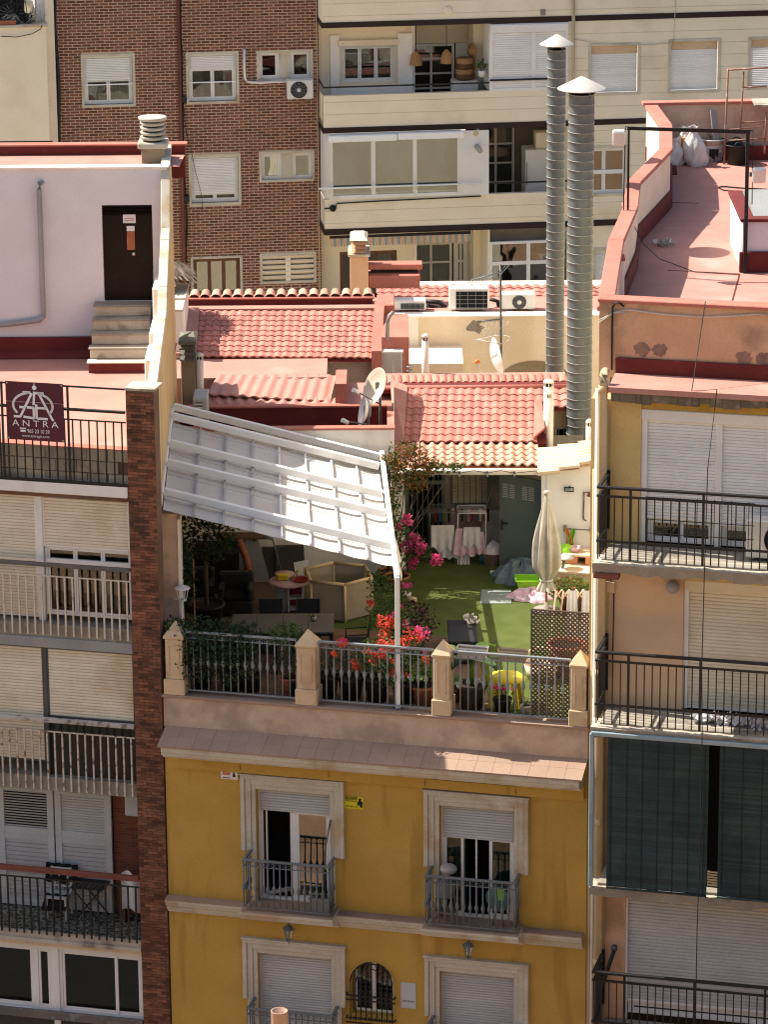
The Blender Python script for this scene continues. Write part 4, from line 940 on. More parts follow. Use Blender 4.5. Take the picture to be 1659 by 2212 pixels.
# --- facade wall, floor by floor
fz = [FR.z('K', 520, 600, -.3), FR.z('K', 520, 1905, -.3)]                     # balcony floors
zq1 = FR.z('K', 500, 585, YR_)-.02; zq2 = FR.z('K', 500, 1890, YR_)-.02; zf1 = FR.z('K', 660, 588, .06); zf2 = FR.z('K', 700, 1895, .0); zf3 = zf2-(zf1-zf2); zf4 = zf3-(zf1-zf2)
sx1 = FR.x('K', 640, 500); s2 = FR.x('K', 985, 1300); s4 = FR.x('O', 470, 1700)
zt1 = FR.z('G', 860, 1030); zt2 = FR.z('K', 1000, 890); zt4 = FR.z('O', 600, 1320)
MB().box(RX0, sx1, .0, .3, zf1-.2, ze-.05).build('wall', 'ochre_plaster', rb_)
MB().box(sx1, RX1, .02, .3, zt1, ze-.05).build('lintel', 'yellow_plaster', rb_)
MB().box(RX0, s2, .0, .3, zf2-.2, zf1-.2).build('wall', 'peach_plaster', rb_)
MB().box(s2, RX1, .02, .3, zt2, zf1-.2).build('lintel', 'ochre_plaster', rb_)
MB().box(RX0, RX1, .0, .3, zf3-.1, zf2-.2).build('wall', 'peach_plaster', rb_)
MB().box(RX0, s4, .0, .3, 0, zf3-.1).build('wall', 'terracotta_plaster', rb_)
MB().box(s4, RX1, .02, .3, zt4, zf3-.1).build('lintel', 'ochre_plaster', rb_)
# --- balcony slabs with a lit broken lip
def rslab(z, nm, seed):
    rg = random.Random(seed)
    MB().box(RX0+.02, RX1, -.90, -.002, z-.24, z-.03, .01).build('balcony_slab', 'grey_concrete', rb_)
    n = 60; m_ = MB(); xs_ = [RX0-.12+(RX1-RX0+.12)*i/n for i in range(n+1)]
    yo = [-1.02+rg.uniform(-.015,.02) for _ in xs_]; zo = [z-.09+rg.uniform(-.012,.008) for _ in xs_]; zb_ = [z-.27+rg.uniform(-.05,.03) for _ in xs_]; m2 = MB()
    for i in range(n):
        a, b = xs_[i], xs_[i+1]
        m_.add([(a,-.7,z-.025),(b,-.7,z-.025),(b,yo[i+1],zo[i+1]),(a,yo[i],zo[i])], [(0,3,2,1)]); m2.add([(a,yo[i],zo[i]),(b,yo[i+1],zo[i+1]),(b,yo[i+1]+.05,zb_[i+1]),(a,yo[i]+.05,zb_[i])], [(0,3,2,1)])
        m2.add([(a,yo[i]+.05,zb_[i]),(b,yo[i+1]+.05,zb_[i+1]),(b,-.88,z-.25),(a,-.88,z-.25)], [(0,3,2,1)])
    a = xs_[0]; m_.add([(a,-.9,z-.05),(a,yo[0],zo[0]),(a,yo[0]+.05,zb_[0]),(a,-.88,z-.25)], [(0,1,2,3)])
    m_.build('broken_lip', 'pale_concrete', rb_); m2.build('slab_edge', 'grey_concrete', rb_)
    if seed == 11: MB().box(RX0-.10, RX0+.35, -1.0, -.8, z-.38, z-.275, .01).build('red_patch', 'red_wood', rb_)
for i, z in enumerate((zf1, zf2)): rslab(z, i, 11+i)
def rrail(z, zs):
    ht = 1.02; f0 = RX0-.06; m_ = MB()
    m_.box(f0, RX1, YR_-.035, YR_+.035, z+ht-.05, z+ht, .008); m_.box(f0, RX1, YR_-.02, YR_+.02, z+ht-.20, z+ht-.165); m_.box(f0, RX1, YR_-.02, YR_+.02, z+.0, z+.035)
    m_.box(f0, f0+.07, YR_+.036, -.03, z+ht-.05, z+ht-.002, .008); m_.box(f0+.015, f0+.055, YR_+.02, -.03, z+ht-.2, z+ht-.165); m_.box(f0+.015, f0+.055, YR_+.02, -.03, z, z+.035)
    m_.box(f0+.0, f0+.07, -.10, -.03, z-.02, z+ht+.02)
    o = m_.build('railing', 'black_iron', rb_)
    p = .142; dz = z-zs+.03; me = sqbar_mesh(ht-.19+dz, .02, 'black_iron'); mp = sqbar_mesh(ht-.02+dz, .042, 'black_iron')
    for i in range(int((RX1-f0)/p)+1):
        if i % 9 == 4: inst('rail_post', mp, o, (f0+.03+i*p, YR_, z-dz))
        else: inst('baluster', me, o, (f0+.03+i*p, YR_-.002, z-dz))
    for j in range(1, 7): inst('baluster', me, o, (f0+.035, YR_+.13*j, z-dz))
    return o
r1 = rrail(zq1, zf1); r2 = rrail(zq2, zf2); r4 = rrail(zf4+(zq1-zf1), zf4)
m_ = MB(); x0, x1 = FR.x('K', 690, 300, YR_+.05), FR.x('K', 1080, 300, YR_+.05)
for i in range(7): x = x0+i*.30; m_.box(x-.006, x+.006, YR_+.03, YR_+.042, zq1+.05, zq1+.88)
for zq in (.2, .45, .85): m_.box(x0, x0+1.9, YR_+.03, YR_+.042, zq1+zq, zq1+zq+.012)
m_.build('mesh_panel', 'black_iron', r1)
# --- first floor: shutter box, two big shutters let down almost to the sill
yy = .06
m_ = MB(); m_.box(sx1, RX1, yy-.06, yy+.14, zt1-.20, zt1, .012); m_.build('shutter_box', 'white_slat', rb_)
pmx0, pmx1 = FR.x('K', 1238, 300, yy), FR.x('K', 1292, 300, yy)
zsb = FR.z('K', 800, 375, yy); zsb2 = FR.z('K', 1400, 425, yy); zw0 = zf1+.02
for a, b in ((sx1, sx1+.11), (pmx0, pmx1)): MB().box(a, b, yy-.03, yy+.08, zw0, zt1-.2, .006).build('shutter_guide', 'white_frame', rb_)
def rshut(x0, x1, z0, z1, pitch=.058, mat='white_slat'):
    s = MB().box(x0, x1, yy-.01, yy+.03, z0-.05, z0, .005).build('shutter', 'white_frame', rb_); slats(s, x0, x1, z0, z1, yy+.02, pitch, mat); return s
rshut(sx1+.11, pmx0, zsb, zt1-.2); rshut(pmx1, RX1, zsb-.06, zt1-.2)
wm = window(rb_, sx1+.12, pmx0-.01, zw0, zsb-.05, yy+.05, 2, w_=.055); window(rb_, pmx1+.01, RX1, zw0, zsb-.11, yy+.05, 4, w_=.055)
m_ = MB()
ax_, az_ = FR.x('K', 1500, 500, -.45), zf1
ac = thing('outdoor_air_conditioner', 'air conditioner with dark round fan on the upper right balcony', 'air conditioner', FR, (ax_+.4, -.45, zf1))
def ac_unit(o, x, y, z, w_=.82, h=.58, d=.30, fan='dark_iron', body='plastic_white', fx=.34, square=False):
    MB().box(x, x+w_, y, y+d, z+.03, z+h, .018).build('case', body, o)
    m_ = MB().box(x+.05, x+.15, y+.03, y+d-.03, z, z+.03); m_.box(x+w_-.15, x+w_-.05, y+.03, y+d-.03, z, z+.03); m_.build('foot', 'plastic_grey', o)
    cx, cz, r_ = x+fx, z+h*.52, h*.42
    if square: 
        MB().box(x+.16, x+w_-.04, y-.012, y-.001, z+.06, z+h-.07, .004).build('coil', 'dark_void', o)
        g = MB()
        for i in range(4): q = x+.16+(w_-.2)*(i+.5)/4; g.box(q-.004, q+.004, y-.02, y-.012, z+.06, z+h-.07)
        for i in range(5): q = z+.08+(h-.15)*i/4; g.box(x+.16, x+w_-.04, y-.021, y-.013, q-.004, q+.004)
        g.build('grille', 'plastic_grey', o); return
    MB().lathe([(0,-.008),(r_,-.008),(r_,.002)], (cx, y, cz), 28, False, (0,1,0)).build('fan_opening', 'dark_void', o)
    g = MB()
    for k in range(1, 7): 
        rr = r_*k/6.2; g.tube([(cx+rr*math.cos(a*.2618), y-.018, cz+rr*math.sin(a*.2618)) for a in range(25)], .004, 4, caps=False)
    for k in range(12):
        a = k*.5236; g.bar((cx+.05*math.cos(a), y-.016, cz+.05*math.sin(a)), (cx+r_*math.cos(a), y-.016, cz+r_*math.sin(a)), .006, .006)
    g.build('fan_guard', 'plastic_grey' if fan != 'dark_iron' else 'black_iron', o)
    MB().lathe([(0,0),(.05,0),(.055,.012),(0,.014)], (cx, y-.012, cz), 16, True, (0,-1,0)).build('fan_hub', 'plastic_white', o)
ac_unit(ac, ax_-.02, -.5, zf1, .95, .72, .32, fx=.62)
# --- second floor: wide shutter, globe lamp, junction box
yy = .08
MB().box(s2, RX1, yy-.05, yy+.12, zt2-.18, zt2, .012).build('shutter_box', 'cream_slat', rb_)
MB().box(s2, s2+.09, yy-.03, yy+.08, zf2, zt2-.18, .006).build('shutter_guide', 'white_frame', rb_)
rshut(s2+.09, RX1, zf2+.06, zt2-.18, .066, 'cream_slat')
x, z = FR.L('K', 905, 940, -.1); gl = thing('globe_lamp', 'frosted globe lamp on the peach wall beside the shutter', 'lamp', FR, (x, 0, z))
MB().lathe([(0,-.125),(.06,-.11),(.105,-.065),(.125,0),(.105,.065),(.06,.11),(0,.125)], (x, -.13, z), 20).build('globe', 'drain_grey', gl); MB().lathe([(0,0),(.07,0),(.05,.03),(0,.03)], (x,-.001,z), 14, True, (0,-1,0)).build('base', 'plastic_grey', gl)
x, z = FR.L('K', 407, 945, -.03); jb = thing('junction_box', 'small beige junction box with a cable on the peach wall', 'box', FR, (x, 0, z))
MB().box(x-.09, x+.08, -.06, -.002, z-.1, z+.1, .01).build('case', 'drain_tan', jb)
MB().tube([(x, -.02, z+.1), (x-.01, -.02, z+.75)], .012, 6).build('cable', 'cable_black', jb); MB().tube([(x+.06, -.02, z-.1), (x+.05, -.02, z-1.7)], .010, 6).build('cable', 'cable_black', jb)
# dusty rags on the second balcony floor
m_ = MB(); rg = random.Random(5); x = FR.x('K', 1110, 1930, -.6)
for i in range(7): leaves(m_, (x+.18*i, -.55+rg.uniform(-.1,.1), zf2+.06), (.12,.12,.05), 30, .12, .9)
solo('rag_heap', 'heap of pale rags on the lower right balcony floor', 'rags', FR, m_, 'cloth_white', (x+.5, -.55, zf2-.03))
# --- third floor: green roll-down blinds
zb1 = FR.z('O', 600, 1245, -1.02); zb0 = FR.z('O', 600, 175, -1.02); yb = -1.02
gx0 = FR.x('O', 342, 700, yb); gx1 = FR.x('O', 1068, 700, yb); gx2 = FR.x('O', 1145, 700, yb)
MB().box(RX0-.1, RX1, -1.06, -.96, zb0+.02, zb0+.10, .01).build('blind_rail', 'blue_frame', rb_)
MB().box(RX0-.13, RX0-.05, -1.06, -.98, zb1-.02, zb0+.06, .01).build('blind_post', 'blue_frame', rb_)
for i, (a, b) in enumerate(((gx0, gx1), (gx2, RX1))):
    bo = MB().tube([(a, yb-.01, zb1-.02), (b, yb-.01, zb1-.02)], .022, 8).build('roll_blind', 'blind_green', rb_)
    slats(bo, a, b, zb1, zb0+.02, yb, .034, 'blind_green', False, th=.002)
    m_ = MB(); n = 7
    for j in range(n): x = a+.07+(min(b, a+2.2)-a-.14)*j/(n-1); m_.box(x-.006, x+.006, yb-.012, yb-.007, zb1, zb0+.02)
    m_.build('blind_cord', 'cable_black', bo)
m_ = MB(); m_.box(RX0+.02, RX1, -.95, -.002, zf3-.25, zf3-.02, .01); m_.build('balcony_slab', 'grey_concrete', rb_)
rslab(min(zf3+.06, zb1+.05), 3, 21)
MB().box(gx1-.2, gx2+.2, -.7, -.66, zf3-.1, zb0).build('gap_shade_panel', 'dark_void', rb_)  # black sheet painted in for the deep shade behind the blind gap
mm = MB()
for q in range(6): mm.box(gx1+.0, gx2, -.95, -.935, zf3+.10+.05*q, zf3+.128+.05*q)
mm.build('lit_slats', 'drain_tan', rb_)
# --- fourth floor
MB().box(s4-.06, s4+.04, .03, .14, zf4-.5, zt4, .006).build('shutter_guide', 'white_frame', rb_)
yy = .08; rshut(s4+.04, RX1, zf4+.35, zt4, .066, 'grey_slat'); window(rb_, s4+.05, RX1, zf4+.05, zf4+.30, .12, 3)
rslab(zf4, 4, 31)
x, z = FR.L('O', 378, 1715, -.25); cn = thing('antenna_bracket', 'dark folded bracket on the wall above the lowest right railing', 'bracket', FR, (x, -.25, z-.3))
MB().bar((x+.02,-.1,z+.05), (x-.18,-.3,z-.65), .07, .05, .01).build('arm', 'black_iron', cn); MB().lathe([(0,-.05),(.05,-.05),(.06,0),(.05,.05),(0,.05)], (x+.02,-.12,z+.08), 10).build('knuckle', 'dark_iron', cn)
MB().box(RX0, RX1, 1.6, 1.7, 0, RFZ-.2).build('core_wall', 'room_dark', rb_)
# --- roof: floor slab, zigzag parapet
zp = 18.3
pts = [atZ('R', *q, zp) for q in ((95,1992), (232,1480), (365,1180), (395,950), (690,650), (690,432), (560,252))]
A_ = FR.W(RXA, YA+.02, 0); pts[0] = Vector((A_.x, A_.y, zp))
far = pts[-1]; right = Vector((far.x+13.5, far.y+.8, zp))
fl = [Vector((p.x, p.y, RFZ)) for p in pts] + [Vector((right.x, right.y, RFZ)), Vector((FR.W(RX1,YA,0).x, FR.W(RX1,YA,0).y, RFZ))]
rt = thing('roof_deck', 'red roof deck with a zigzag parapet above the peach block', 'roof', WF, (8, 72, RFZ))
m_ = MB(); m_.add(fl, [tuple(range(len(fl)))]); m_.build('deck_floor', 'red_floor', rt)
for a, b in zip(pts, pts[1:]):
    d = (b-a).normalized(); n = Vector((d.y, -d.x, 0))
    A2, B2 = Vector((a.x,a.y,0)), Vector((b.x,b.y,0))
    base = 0.5
    MB().poly([Vector((a.x,a.y,base)), Vector((b.x,b.y,base)), Vector((b.x,b.y,zp-.06)), Vector((a.x,a.y,zp-.06))], n*.20).build('parapet', 'cream_wall_low', rt)
    MB().poly([a+n*.205+Vector((0,0,RFZ-zp+.005)), b+n*.205+Vector((0,0,RFZ-zp+.005)), b+n*.205+Vector((0,0,RFZ-zp+.38)), a+n*.205+Vector((0,0,RFZ-zp+.38))], n*.05).build('skirting', 'red_paint', rt)
    MB().bar(a+n*.1+Vector((0,0,-.02)), b+n*.1+Vector((0,0,-.02)), .30, .09, .015).build('coping', 'red_coping', rt)
for a, b, m1 in ((far, right, 'pink_plaster'),):
    MB().poly([Vector((a.x,a.y,RFZ-1)), Vector((b.x,b.y,RFZ-1)), Vector((b.x,b.y,zp+.02)), Vector((a.x,a.y,zp+.02))], (0,.2,0)).build('back_parapet', m1, rt)
    MB().box(a.x-.02, b.x, a.y-.08, a.y-.002, RFZ+.002, RFZ+.32).build('skirting', 'red_paint', rt); MB().bar(a+Vector((-.1,.1,.04)), b+Vector((0,.1,.04)), .28, .07, .01).build('coping', 'red_coping', rt)
for (k, x, y, zb_) in (('R', 300, 1640, 0), ('R', 415, 1165, 0)):
    p = atZ(k, x, y, zp-.15); MB().box(p.x-.14, p.x+.12, p.y, p.y+.3, RFZ, zp-.2, .015).build('buttress', 'white_plaster', rt); MB().box(p.x-.17, p.x+.13, p.y-.03, p.y+.33, zp-.2, zp-.14, .01).build('buttress_cap', 'red_coping', rt)
# expansion joints of the deck
for (a, b) in (((750,1750),(1405,1783)), ((1405,1783),(1335,2040)), ((680,1130),(1030,1140))):
    p, q = atZ('R', *a, RFZ), atZ('R', *b, RFZ); MB().bar(p+Vector((0,0,.004)), q+Vector((0,0,.004)), .03, .006).build('joint', 'red_paint', rt)
# raised skylight box
bx = atZ('R', 1425, 1765, RFZ); zt_ = atY('R', 1500, 1285, bx.y).z
sb = thing('skylight_box', 'low pale skylight box with red rim at the right edge of the deck', 'skylight', WF, (bx.x+1.5, bx.y, RFZ))
MB().box(bx.x, bx.x+3.5, bx.y, bx.y+2.6, RFZ, zt_-.05).build('wall', 'lilac_plaster', sb)
framebox_ = MB(); framebox_.box(bx.x-.05, bx.x+3.5, bx.y-.06, bx.y+.22, zt_-.05, zt_+.02, .01); framebox_.box(bx.x-.05, bx.x+.22, bx.y+.22, bx.y+2.65, zt_-.05, zt_+.02, .01); framebox_.build('rim', 'red_paint', sb)
MB().box(bx.x-.06, bx.x+3.5, bx.y-.07, bx.y-.002, RFZ+.002, RFZ+.42, .015).build('skirting', 'red_paint', sb)
MB().prism([(bx.y+.23, zt_-.03), (bx.y+.23, zt_), (bx.y+1.4, zt_+.30), (bx.y+2.6, zt_), (bx.y+2.6, zt_-.03)], bx.x+.23, bx.x+3.5).build('glazing', 'plastic_grey', sb)
MB().box(bx.x+.23, bx.x+3.5, bx.y+.23, bx.y+2.6, zt_-.045, zt_-.03).build('inner_sheet', 'white_plaster', sb)
# black clothes-line frame
pa = atY('R', 395, 470, bx.y-.02); pb_ = atY('R', 1480, 510, bx.y-.05)
fm_ = thing('line_frame', 'tall black square frame standing across the red roof deck', 'frame', WF, (pa.x, bx.y, RFZ))
m_ = MB(); zl = atY('R', 372, 1640, bx.y).z
MB().box(pa.x-.02, pa.x+.02, bx.y-.04, bx.y+.0, zp-.9, pa.z).build('post', 'black_iron', fm_); MB().box(pb_.x-.04, pb_.x+.03, bx.y-.14, bx.y-.08, RFZ, pb_.z+.02).build('post', 'black_iron', fm_)
MB().bar((pa.x-.03,bx.y-.02,pa.z+.03), (pb_.x+.04,bx.y-.11,pb_.z+.05), .05, .065, .005).build('crossbar', 'black_iron', fm_)
MB().tube([(pa.x-.08,bx.y-.06,pa.z+.07),(pb_.x+.09,bx.y-.16,pb_.z+.09),(pb_.x+.10,bx.y-.16,RFZ+1.4)], .012, 5).build('cable', 'cable_black', fm_); MB().tube([(pa.x-.07,bx.y-.06,pa.z+.05),(pa.x-.09,bx.y-.05,zp)], .012, 5).build('cable', 'cable_black', fm_)
def floodlight(p, lab, d=1):
    o = thing('floodlight', lab, 'floodlight', WF, (p.x, p.y, p.z), 'floodlights on the black frame')
    MB().obox((p.x+.16*d, p.y-.1, p.z), (.26, .12, .34), Matrix.Rotation(.4, 3, 'X'), .03).build('housing', 'plastic_white', o); MB().box(p.x-.02, p.x+.06*d+.02, p.y-.03, p.y+.02, p.z-.04, p.z+.04).build('bracket', 'dark_iron', o)
q = atY('R', 1455, 875, bx.y-.12); floodlight(Vector((pb_.x+.06, bx.y-.14, q.z)), 'white floodlight on the right post of the black frame')
q = atY('R', 365, 530, bx.y-.02); floodlight(Vector((pa.x-.04, bx.y-.04, q.z)), 'white floodlight on the left post of the black frame', -1)
# hanging cable along the attic wall, drop cable over the facade
cab = [FR.L('G', a, b, YA-.03) for a, b in ((585,480),(680,415),(770,398),(1000,428),(1250,446),(1450,438),(1600,426),(1659,432))]
solo('white_cable', 'pale cables strung along the top of the terracotta attic wall', 'cable', FR, MB().tube([(x, YA-.03, z) for x, z in cab], .014, 6).tube([(x, YA-.05, z+.05-.05*i) for i, (x, z) in enumerate(cab[:3])], .01, 6), 'cable_white', (cab[0][0], YA-.03, cab[0][1]))
cab = [FR.L('G', a, b, YA-.04) for a, b in ((666,780),(668,500),(672,380),(690,352),(715,352),(745,378))]
solo('riser_cable', 'dark hooked cable rising at the left end of the attic wall', 'cable', FR, MB().tube([(x, YA-.05, z) for x, z in cab], .018, 6), 'cable_black', (cab[0][0], YA-.05, cab[0][1]))
cd = [FR.L('G', 1262, 345, YA-.1)] + [FR.L(k, a, b, -1.36) for k, a, b in (('G',1252,1000), ('K',1146,0), ('K',1148,900), ('K',1150,1600), ('O',1038,100), ('O',1020,900), ('O',1005,1500), ('O',998,2212))]
xs_ = sum(c[0] for c in cd[1:])/len(cd[1:])
pts_ = [(cd[0][0], YA-.08, cd[0][1]), (cd[0][0]-.02, -.3, ze+.02)] + [(xs_+.02*math.sin(i*1.7), -1.36 if i else -.36, z) for i, (x, z) in enumerate(cd[1:])]
solo('drop_cable', 'long dark cable hanging down the front of the peach block', 'cable', FR, MB().tube(pts_, .009, 6), 'cable_black', (xs_, -1.36, cd[-1][1]))
# soot marks of removed fittings
for i, (a, b) in enumerate(((860,648), (972,655), (1508,706), (1635,712))):
    x, z = FR.L('G', a, b, YA); m_ = MB(); rg = random.Random(i)
    m_.add([(x, YA-.004, z)]+[(x+.14*rg.uniform(.75,1.2)*math.cos(k*.35), YA-.004, z+.13*rg.uniform(.75,1.2)*math.sin(k*.35)) for k in range(18)], [(0, k+1, (k+1) % 18+1) for k in range(18)])
    m_.build('soot_mark', 'soot' if 'soot' in MATS else 'grey_concrete', rb_)
# downpipes at the joint of the two houses
dx = FR.x('K', 337, 700, -.14); zt_ = FR.z('G', 620, 850, -.14)
dp = thing('downpipe', 'thick tan downpipe between the yellow and the peach house', 'pipe', FR, (dx, -.14, 0))
MB().tube([(dx,.04,zt_+.12),(dx,-.02,zt_+.115),(dx,-.10,zt_+.08),(dx,-.14,zt_-.02),(dx,-.14,0)], .078, 14).build('pipe', 'drain_tan', dp)
for k, y in (('G', 915), ('K', 545), ('K', 1640), ('O', 775), ('O', 1780)):
    z = FR.z(k, 620 if k == 'G' else 300, y, -.14); MB().lathe([(.078,-.03),(.09,-.03),(.09,.09),(.078,.10)], (dx,-.14,z), 14).build('socket', 'drain_tan', dp)
dx2 = FR.x('K', 290, 700, -.06); zt2_ = ze-.1
t1 = solo('downpipe', 'slim pale pipe left of the thick tan downpipe', 'pipe', FR, MB().tube([(dx2,-.06,zt2_),(dx2,-.06,0)], .034, 10), 'drain_white', (dx2, -.06, 0))
dx3 = FR.x('K', 268, 700, -.03); solo('downpipe', 'thin tan conduit on the right edge of the yellow house', 'pipe', FR, MB().tube([(dx3,-.03,FR.z('K',268,0,0)),(dx3,-.03,0)], .022, 8), 'drain_tan', (dx3, -.03, 0))
MB().box(YR+.0, RX0+.02, .02, .9, 0, ze-.3).build('corner_strip', 'tan_plaster', rb_)
# things on the roof deck
def sack(px, py, w_, h, lean, lab, seed, prn=False):
    p = atZ('R', px, py, RFZ); o = thing('rubble_sack', lab, 'sack', WF, (p.x, p.y, RFZ), 'rubble sacks in the deck corner'); rg = random.Random(seed)
    ph = [rg.uniform(0, 6) for _ in range(6)]
    def fn(u, v):
        a = u*2*math.pi; r_ = w_/2*(min(1, .8+v*1.5) if v < .45 else 1-.75*((v-.45)/.4)**1.3 if v < .85 else .25+(v-.85)*1.6)
        r_ *= 1+.12*math.sin(3*a+ph[0]+v*5)+.10*math.sin(7*a+ph[1]-v*9)+.06*math.sin(12*a+ph[3])
        return (p.x+r_*math.cos(a)+lean*v*h, p.y+r_*math.sin(a)*.8, RFZ+h*v*(1+.03*math.sin(4*a+ph[2])))
    MB().grid(fn, 26, 14).build('sack', 'sack_white', o)
    if prn: MB().obox((p.x+.02+lean*h*.5, p.y-w_*.47, RFZ+h*.62), (.20, .02, .24), Matrix.Rotation(.3, 3, 'X')).build('print', 'orange_print', o)
sack(800, 790, .5, .6, .02, 'slumped grey rubble sack at the parapet foot', 1); sack(880, 765, .5, .8, .08, 'white rubble sack with an orange print', 2, True); sack(1010, 795, .5, .9, -.10, 'white rubble sack leaning with a pinched top', 3); sack(775, 700, .5, .85, .02, 'rubble sack half hidden behind the parapet', 4)
def tub(px, py, r0, r1, h, lab, mat, handles=True, name='rubber_bucket'):
    p = atZ('R', px, py, RFZ); o = thing(name, lab, 'bucket', WF, (p.x, p.y, RFZ))
    MB().lathe([(0,0),(r0,0),(r1,h),(r1+.015,h),(r1+.015,h-.02)], (p.x,p.y,RFZ), 26).build('body', mat, o); MB().lathe([(r1-.01,h-.004),(r0,.03),(0,.03)], (p.x,p.y,RFZ), 26).build('inside', 'plastic_black', o)
    if handles:
        for sg in (-1, 1): MB().tube([(p.x+math.cos(a)*.10, p.y+sg*(r1+.01), RFZ+h+math.sin(a)*.09) for a in [math.pi*i/8 for i in range(9)]], .014, 6).build('handle', mat, o)
    return o, p
tub(1090, 715, .2, .26, .48, 'black rubber bucket beside the back parapet', 'plastic_black'); tub(1385, 780, .23, .29, .46, 'dusty black rubber bucket near the black frame', 'plastic_black')
o, p = tub(1158, 745, .22, .26, .5, 'white paint bucket with a printed label', 'plastic_white', False, 'paint_bucket')
MB().lathe([(.232,.09),(.25,.36)], (p.x,p.y,RFZ), 26).build('label', 'print_white', o); m_ = MB(); m_.poly([(p.x-.10,p.y-.262,RFZ+.30),(p.x+.12,p.y-.262,RFZ+.30),(p.x+.10,p.y-.262,RFZ+.14),(p.x+.0,p.y-.262,RFZ+.06),(p.x-.10,p.y-.262,RFZ+.14)], (0,.01,0)); m_.build('emblem', 'sign_black', o)
p = atZ('R', 750, 870, RFZ); dpn = thing('dustpan', 'long-handled dustpan by the zigzag parapet', 'dustpan', WF, (p.x, p.y, RFZ))
MB().prism([(p.y-.16,RFZ+.01),(p.y-.16,RFZ+.03),(p.y+.14,RFZ+.16),(p.y+.16,RFZ+.02)], p.x-.22, p.x+.2).build('pan', 'red_paint', dpn); MB().tube([(p.x,p.y+.12,RFZ+.12),(p.x+.10,p.y+.22,RFZ+1.0)], .016, 7).build('handle', 'plastic_black', dpn)
p = atZ('R', 690, 1050, RFZ); solo('timber_plank', 'grey timber plank lying below the parapet', 'plank', WF, MB().bar((p.x+.02,p.y,RFZ+.03), (p.x+.12,p.y+1.6,RFZ+.06), .12, .05, .005), 'grey_wood', (p.x, p.y, RFZ))
YS_ = far.y-.5; S_ = lambda x, y: atY('R', x, y, YS_); p = S_(1265, 700); sc_ = thing('scaffold_frame', 'rusty scaffold frame standing on the red deck', 'scaffold', WF, (p.x, YS_, RFZ)); a = S_(1300, -85)
MB().tube([(p.x,YS_,RFZ),(a.x,YS_,a.z)], .024, 8).build('upright', 'rust_iron', sc_)
for q0, q1, r_ in (((1412,480),(1442,-60),.02), ((1630,690),(1650,310),.024), ((1300,-75),(1900,-110),.022), ((1285,572),(1640,548),.02), ((1425,405),(1650,393),.018), ((1432,85),(1659,75),.018), ((1290,470),(1650,440),.012)): MB().tube([S_(*q0), S_(*q1)], r_, 8).build('tube', 'rust_iron', sc_)
a, b = S_(1540, 245), S_(1900, 300)
for i in range(4): MB().box(a.x, b.x+1, YS_-.1+.2*i, YS_+.07+.2*i, a.z-.02, a.z+.02, .004).build('platform_board', 'pale_concrete', sc_)
m_ = MB().tube([atZ('R', 1659, 1012, RFZ+.02), atZ('R', 1420, 1000, RFZ+.02), atZ('R', 1250, 985, RFZ+.02), atZ('R', 1208, 995, RFZ+.02), atZ('R', 1260, 1020, RFZ+.02), atZ('R', 1659, 1048, RFZ+.02)], .015, 6)
solo('loose_cable', 'dark cable looped on the sunlit red deck', 'cable', WF, m_, 'cable_black', atZ('R', 1420, 1000, RFZ))
a, b = atY('R', 385, 1240, bx.y), atZ('R', 800, 1690, RFZ+.02)
solo('stay_wire', 'thin dark wire running down across the shaded deck', 'wire', WF, MB().tube([a, a.lerp(b, .35)-Vector((0,0,.25)), a.lerp(b, .7)-Vector((0,0,.2)), b, atZ('R', 1000, 1765, RFZ+.015), atZ('R', 1400, 1790, RFZ+.015)], .008, 5), 'cable_black', b)
p = atZ('R', 725, 1525, RFZ); solo('crumpled_bag', 'crumpled pale plastic bag on the shaded deck', 'bag', WF, leaves(MB(), (p.x,p.y,RFZ+.05), (.16,.12,.04), 40, .12, .9), 'grey_slat', (p.x, p.y, RFZ))
p = atZ('R', 1135, 700, RFZ); solo('grey_board', 'narrow grey board leaning on the back parapet', 'board', WF, MB().bar((p.x+.12,far.y-.25,RFZ+.02), (p.x+.0,far.y-.05,zp-.1), .16, .03), 'plastic_grey', (p.x+.12, far.y-.25, RFZ))
# ================================================================== the two ventilation ducts
def duct(pxl, pxr, ytop, ybase, Yd, zbase, cap, lab):
    a, b = atY(*pxl, Yd), atY(*pxr, Yd); r_ = (b.x-a.x)/2; cx = (a.x+b.x)/2; zt = (a.z+b.z)/2
    o = thing('ventilation_duct', lab, 'duct', WF, (cx, Yd, zbase), 'tall ventilation ducts')
    n = int((zt-zbase)/.19); sg = []
    z = zbase; h = (zt-zbase)/n; me = MB().lathe([(r_,0),(r_*.992,h*.5),(r_,h*.96),(r_*1.012,h*.97),(r_*1.012,h)], (0,0,0), 28).mesh('duct_section', 'duct_metal')
    rib = MB().tube([(r_*1.012*math.cos(t_), r_*1.012*math.sin(t_), .010*math.sin(t_)) for t_ in [2*math.pi*i/28 for i in range(29)]], .007, 5, caps=False).mesh('seam', 'duct_rib')
    for i in range(n): inst('duct_section', me, o, (cx, Yd, zbase+i*h)); inst('seam', rib, o, (cx, Yd, zbase+(i+1)*h))
    MB().lathe([(r_*.99,-.02),(r_*.97,-.6),(0,-.6)], (cx,Yd,zt), 28).build('mouth', 'dark_void', o)
    cw, ch, cz = cap; co = MB().lathe([(0,ch),(.04,ch),(cw*.98,.01),(cw,0),(cw*.97,-.008),(.05,ch-.05)], (cx,Yd,zt+cz), 32).build('rain_cap', 'cap_metal', o)
    for k in range(4): t_ = k*1.57+.6; MB().bar((cx+r_*.98*math.cos(t_), Yd+r_*.98*math.sin(t_), zt-.06), (cx+r_*1.1*math.cos(t_), Yd+r_*1.1*math.sin(t_), zt+cz+.06), .025, .012).build('cap_strut', 'dark_iron', o)
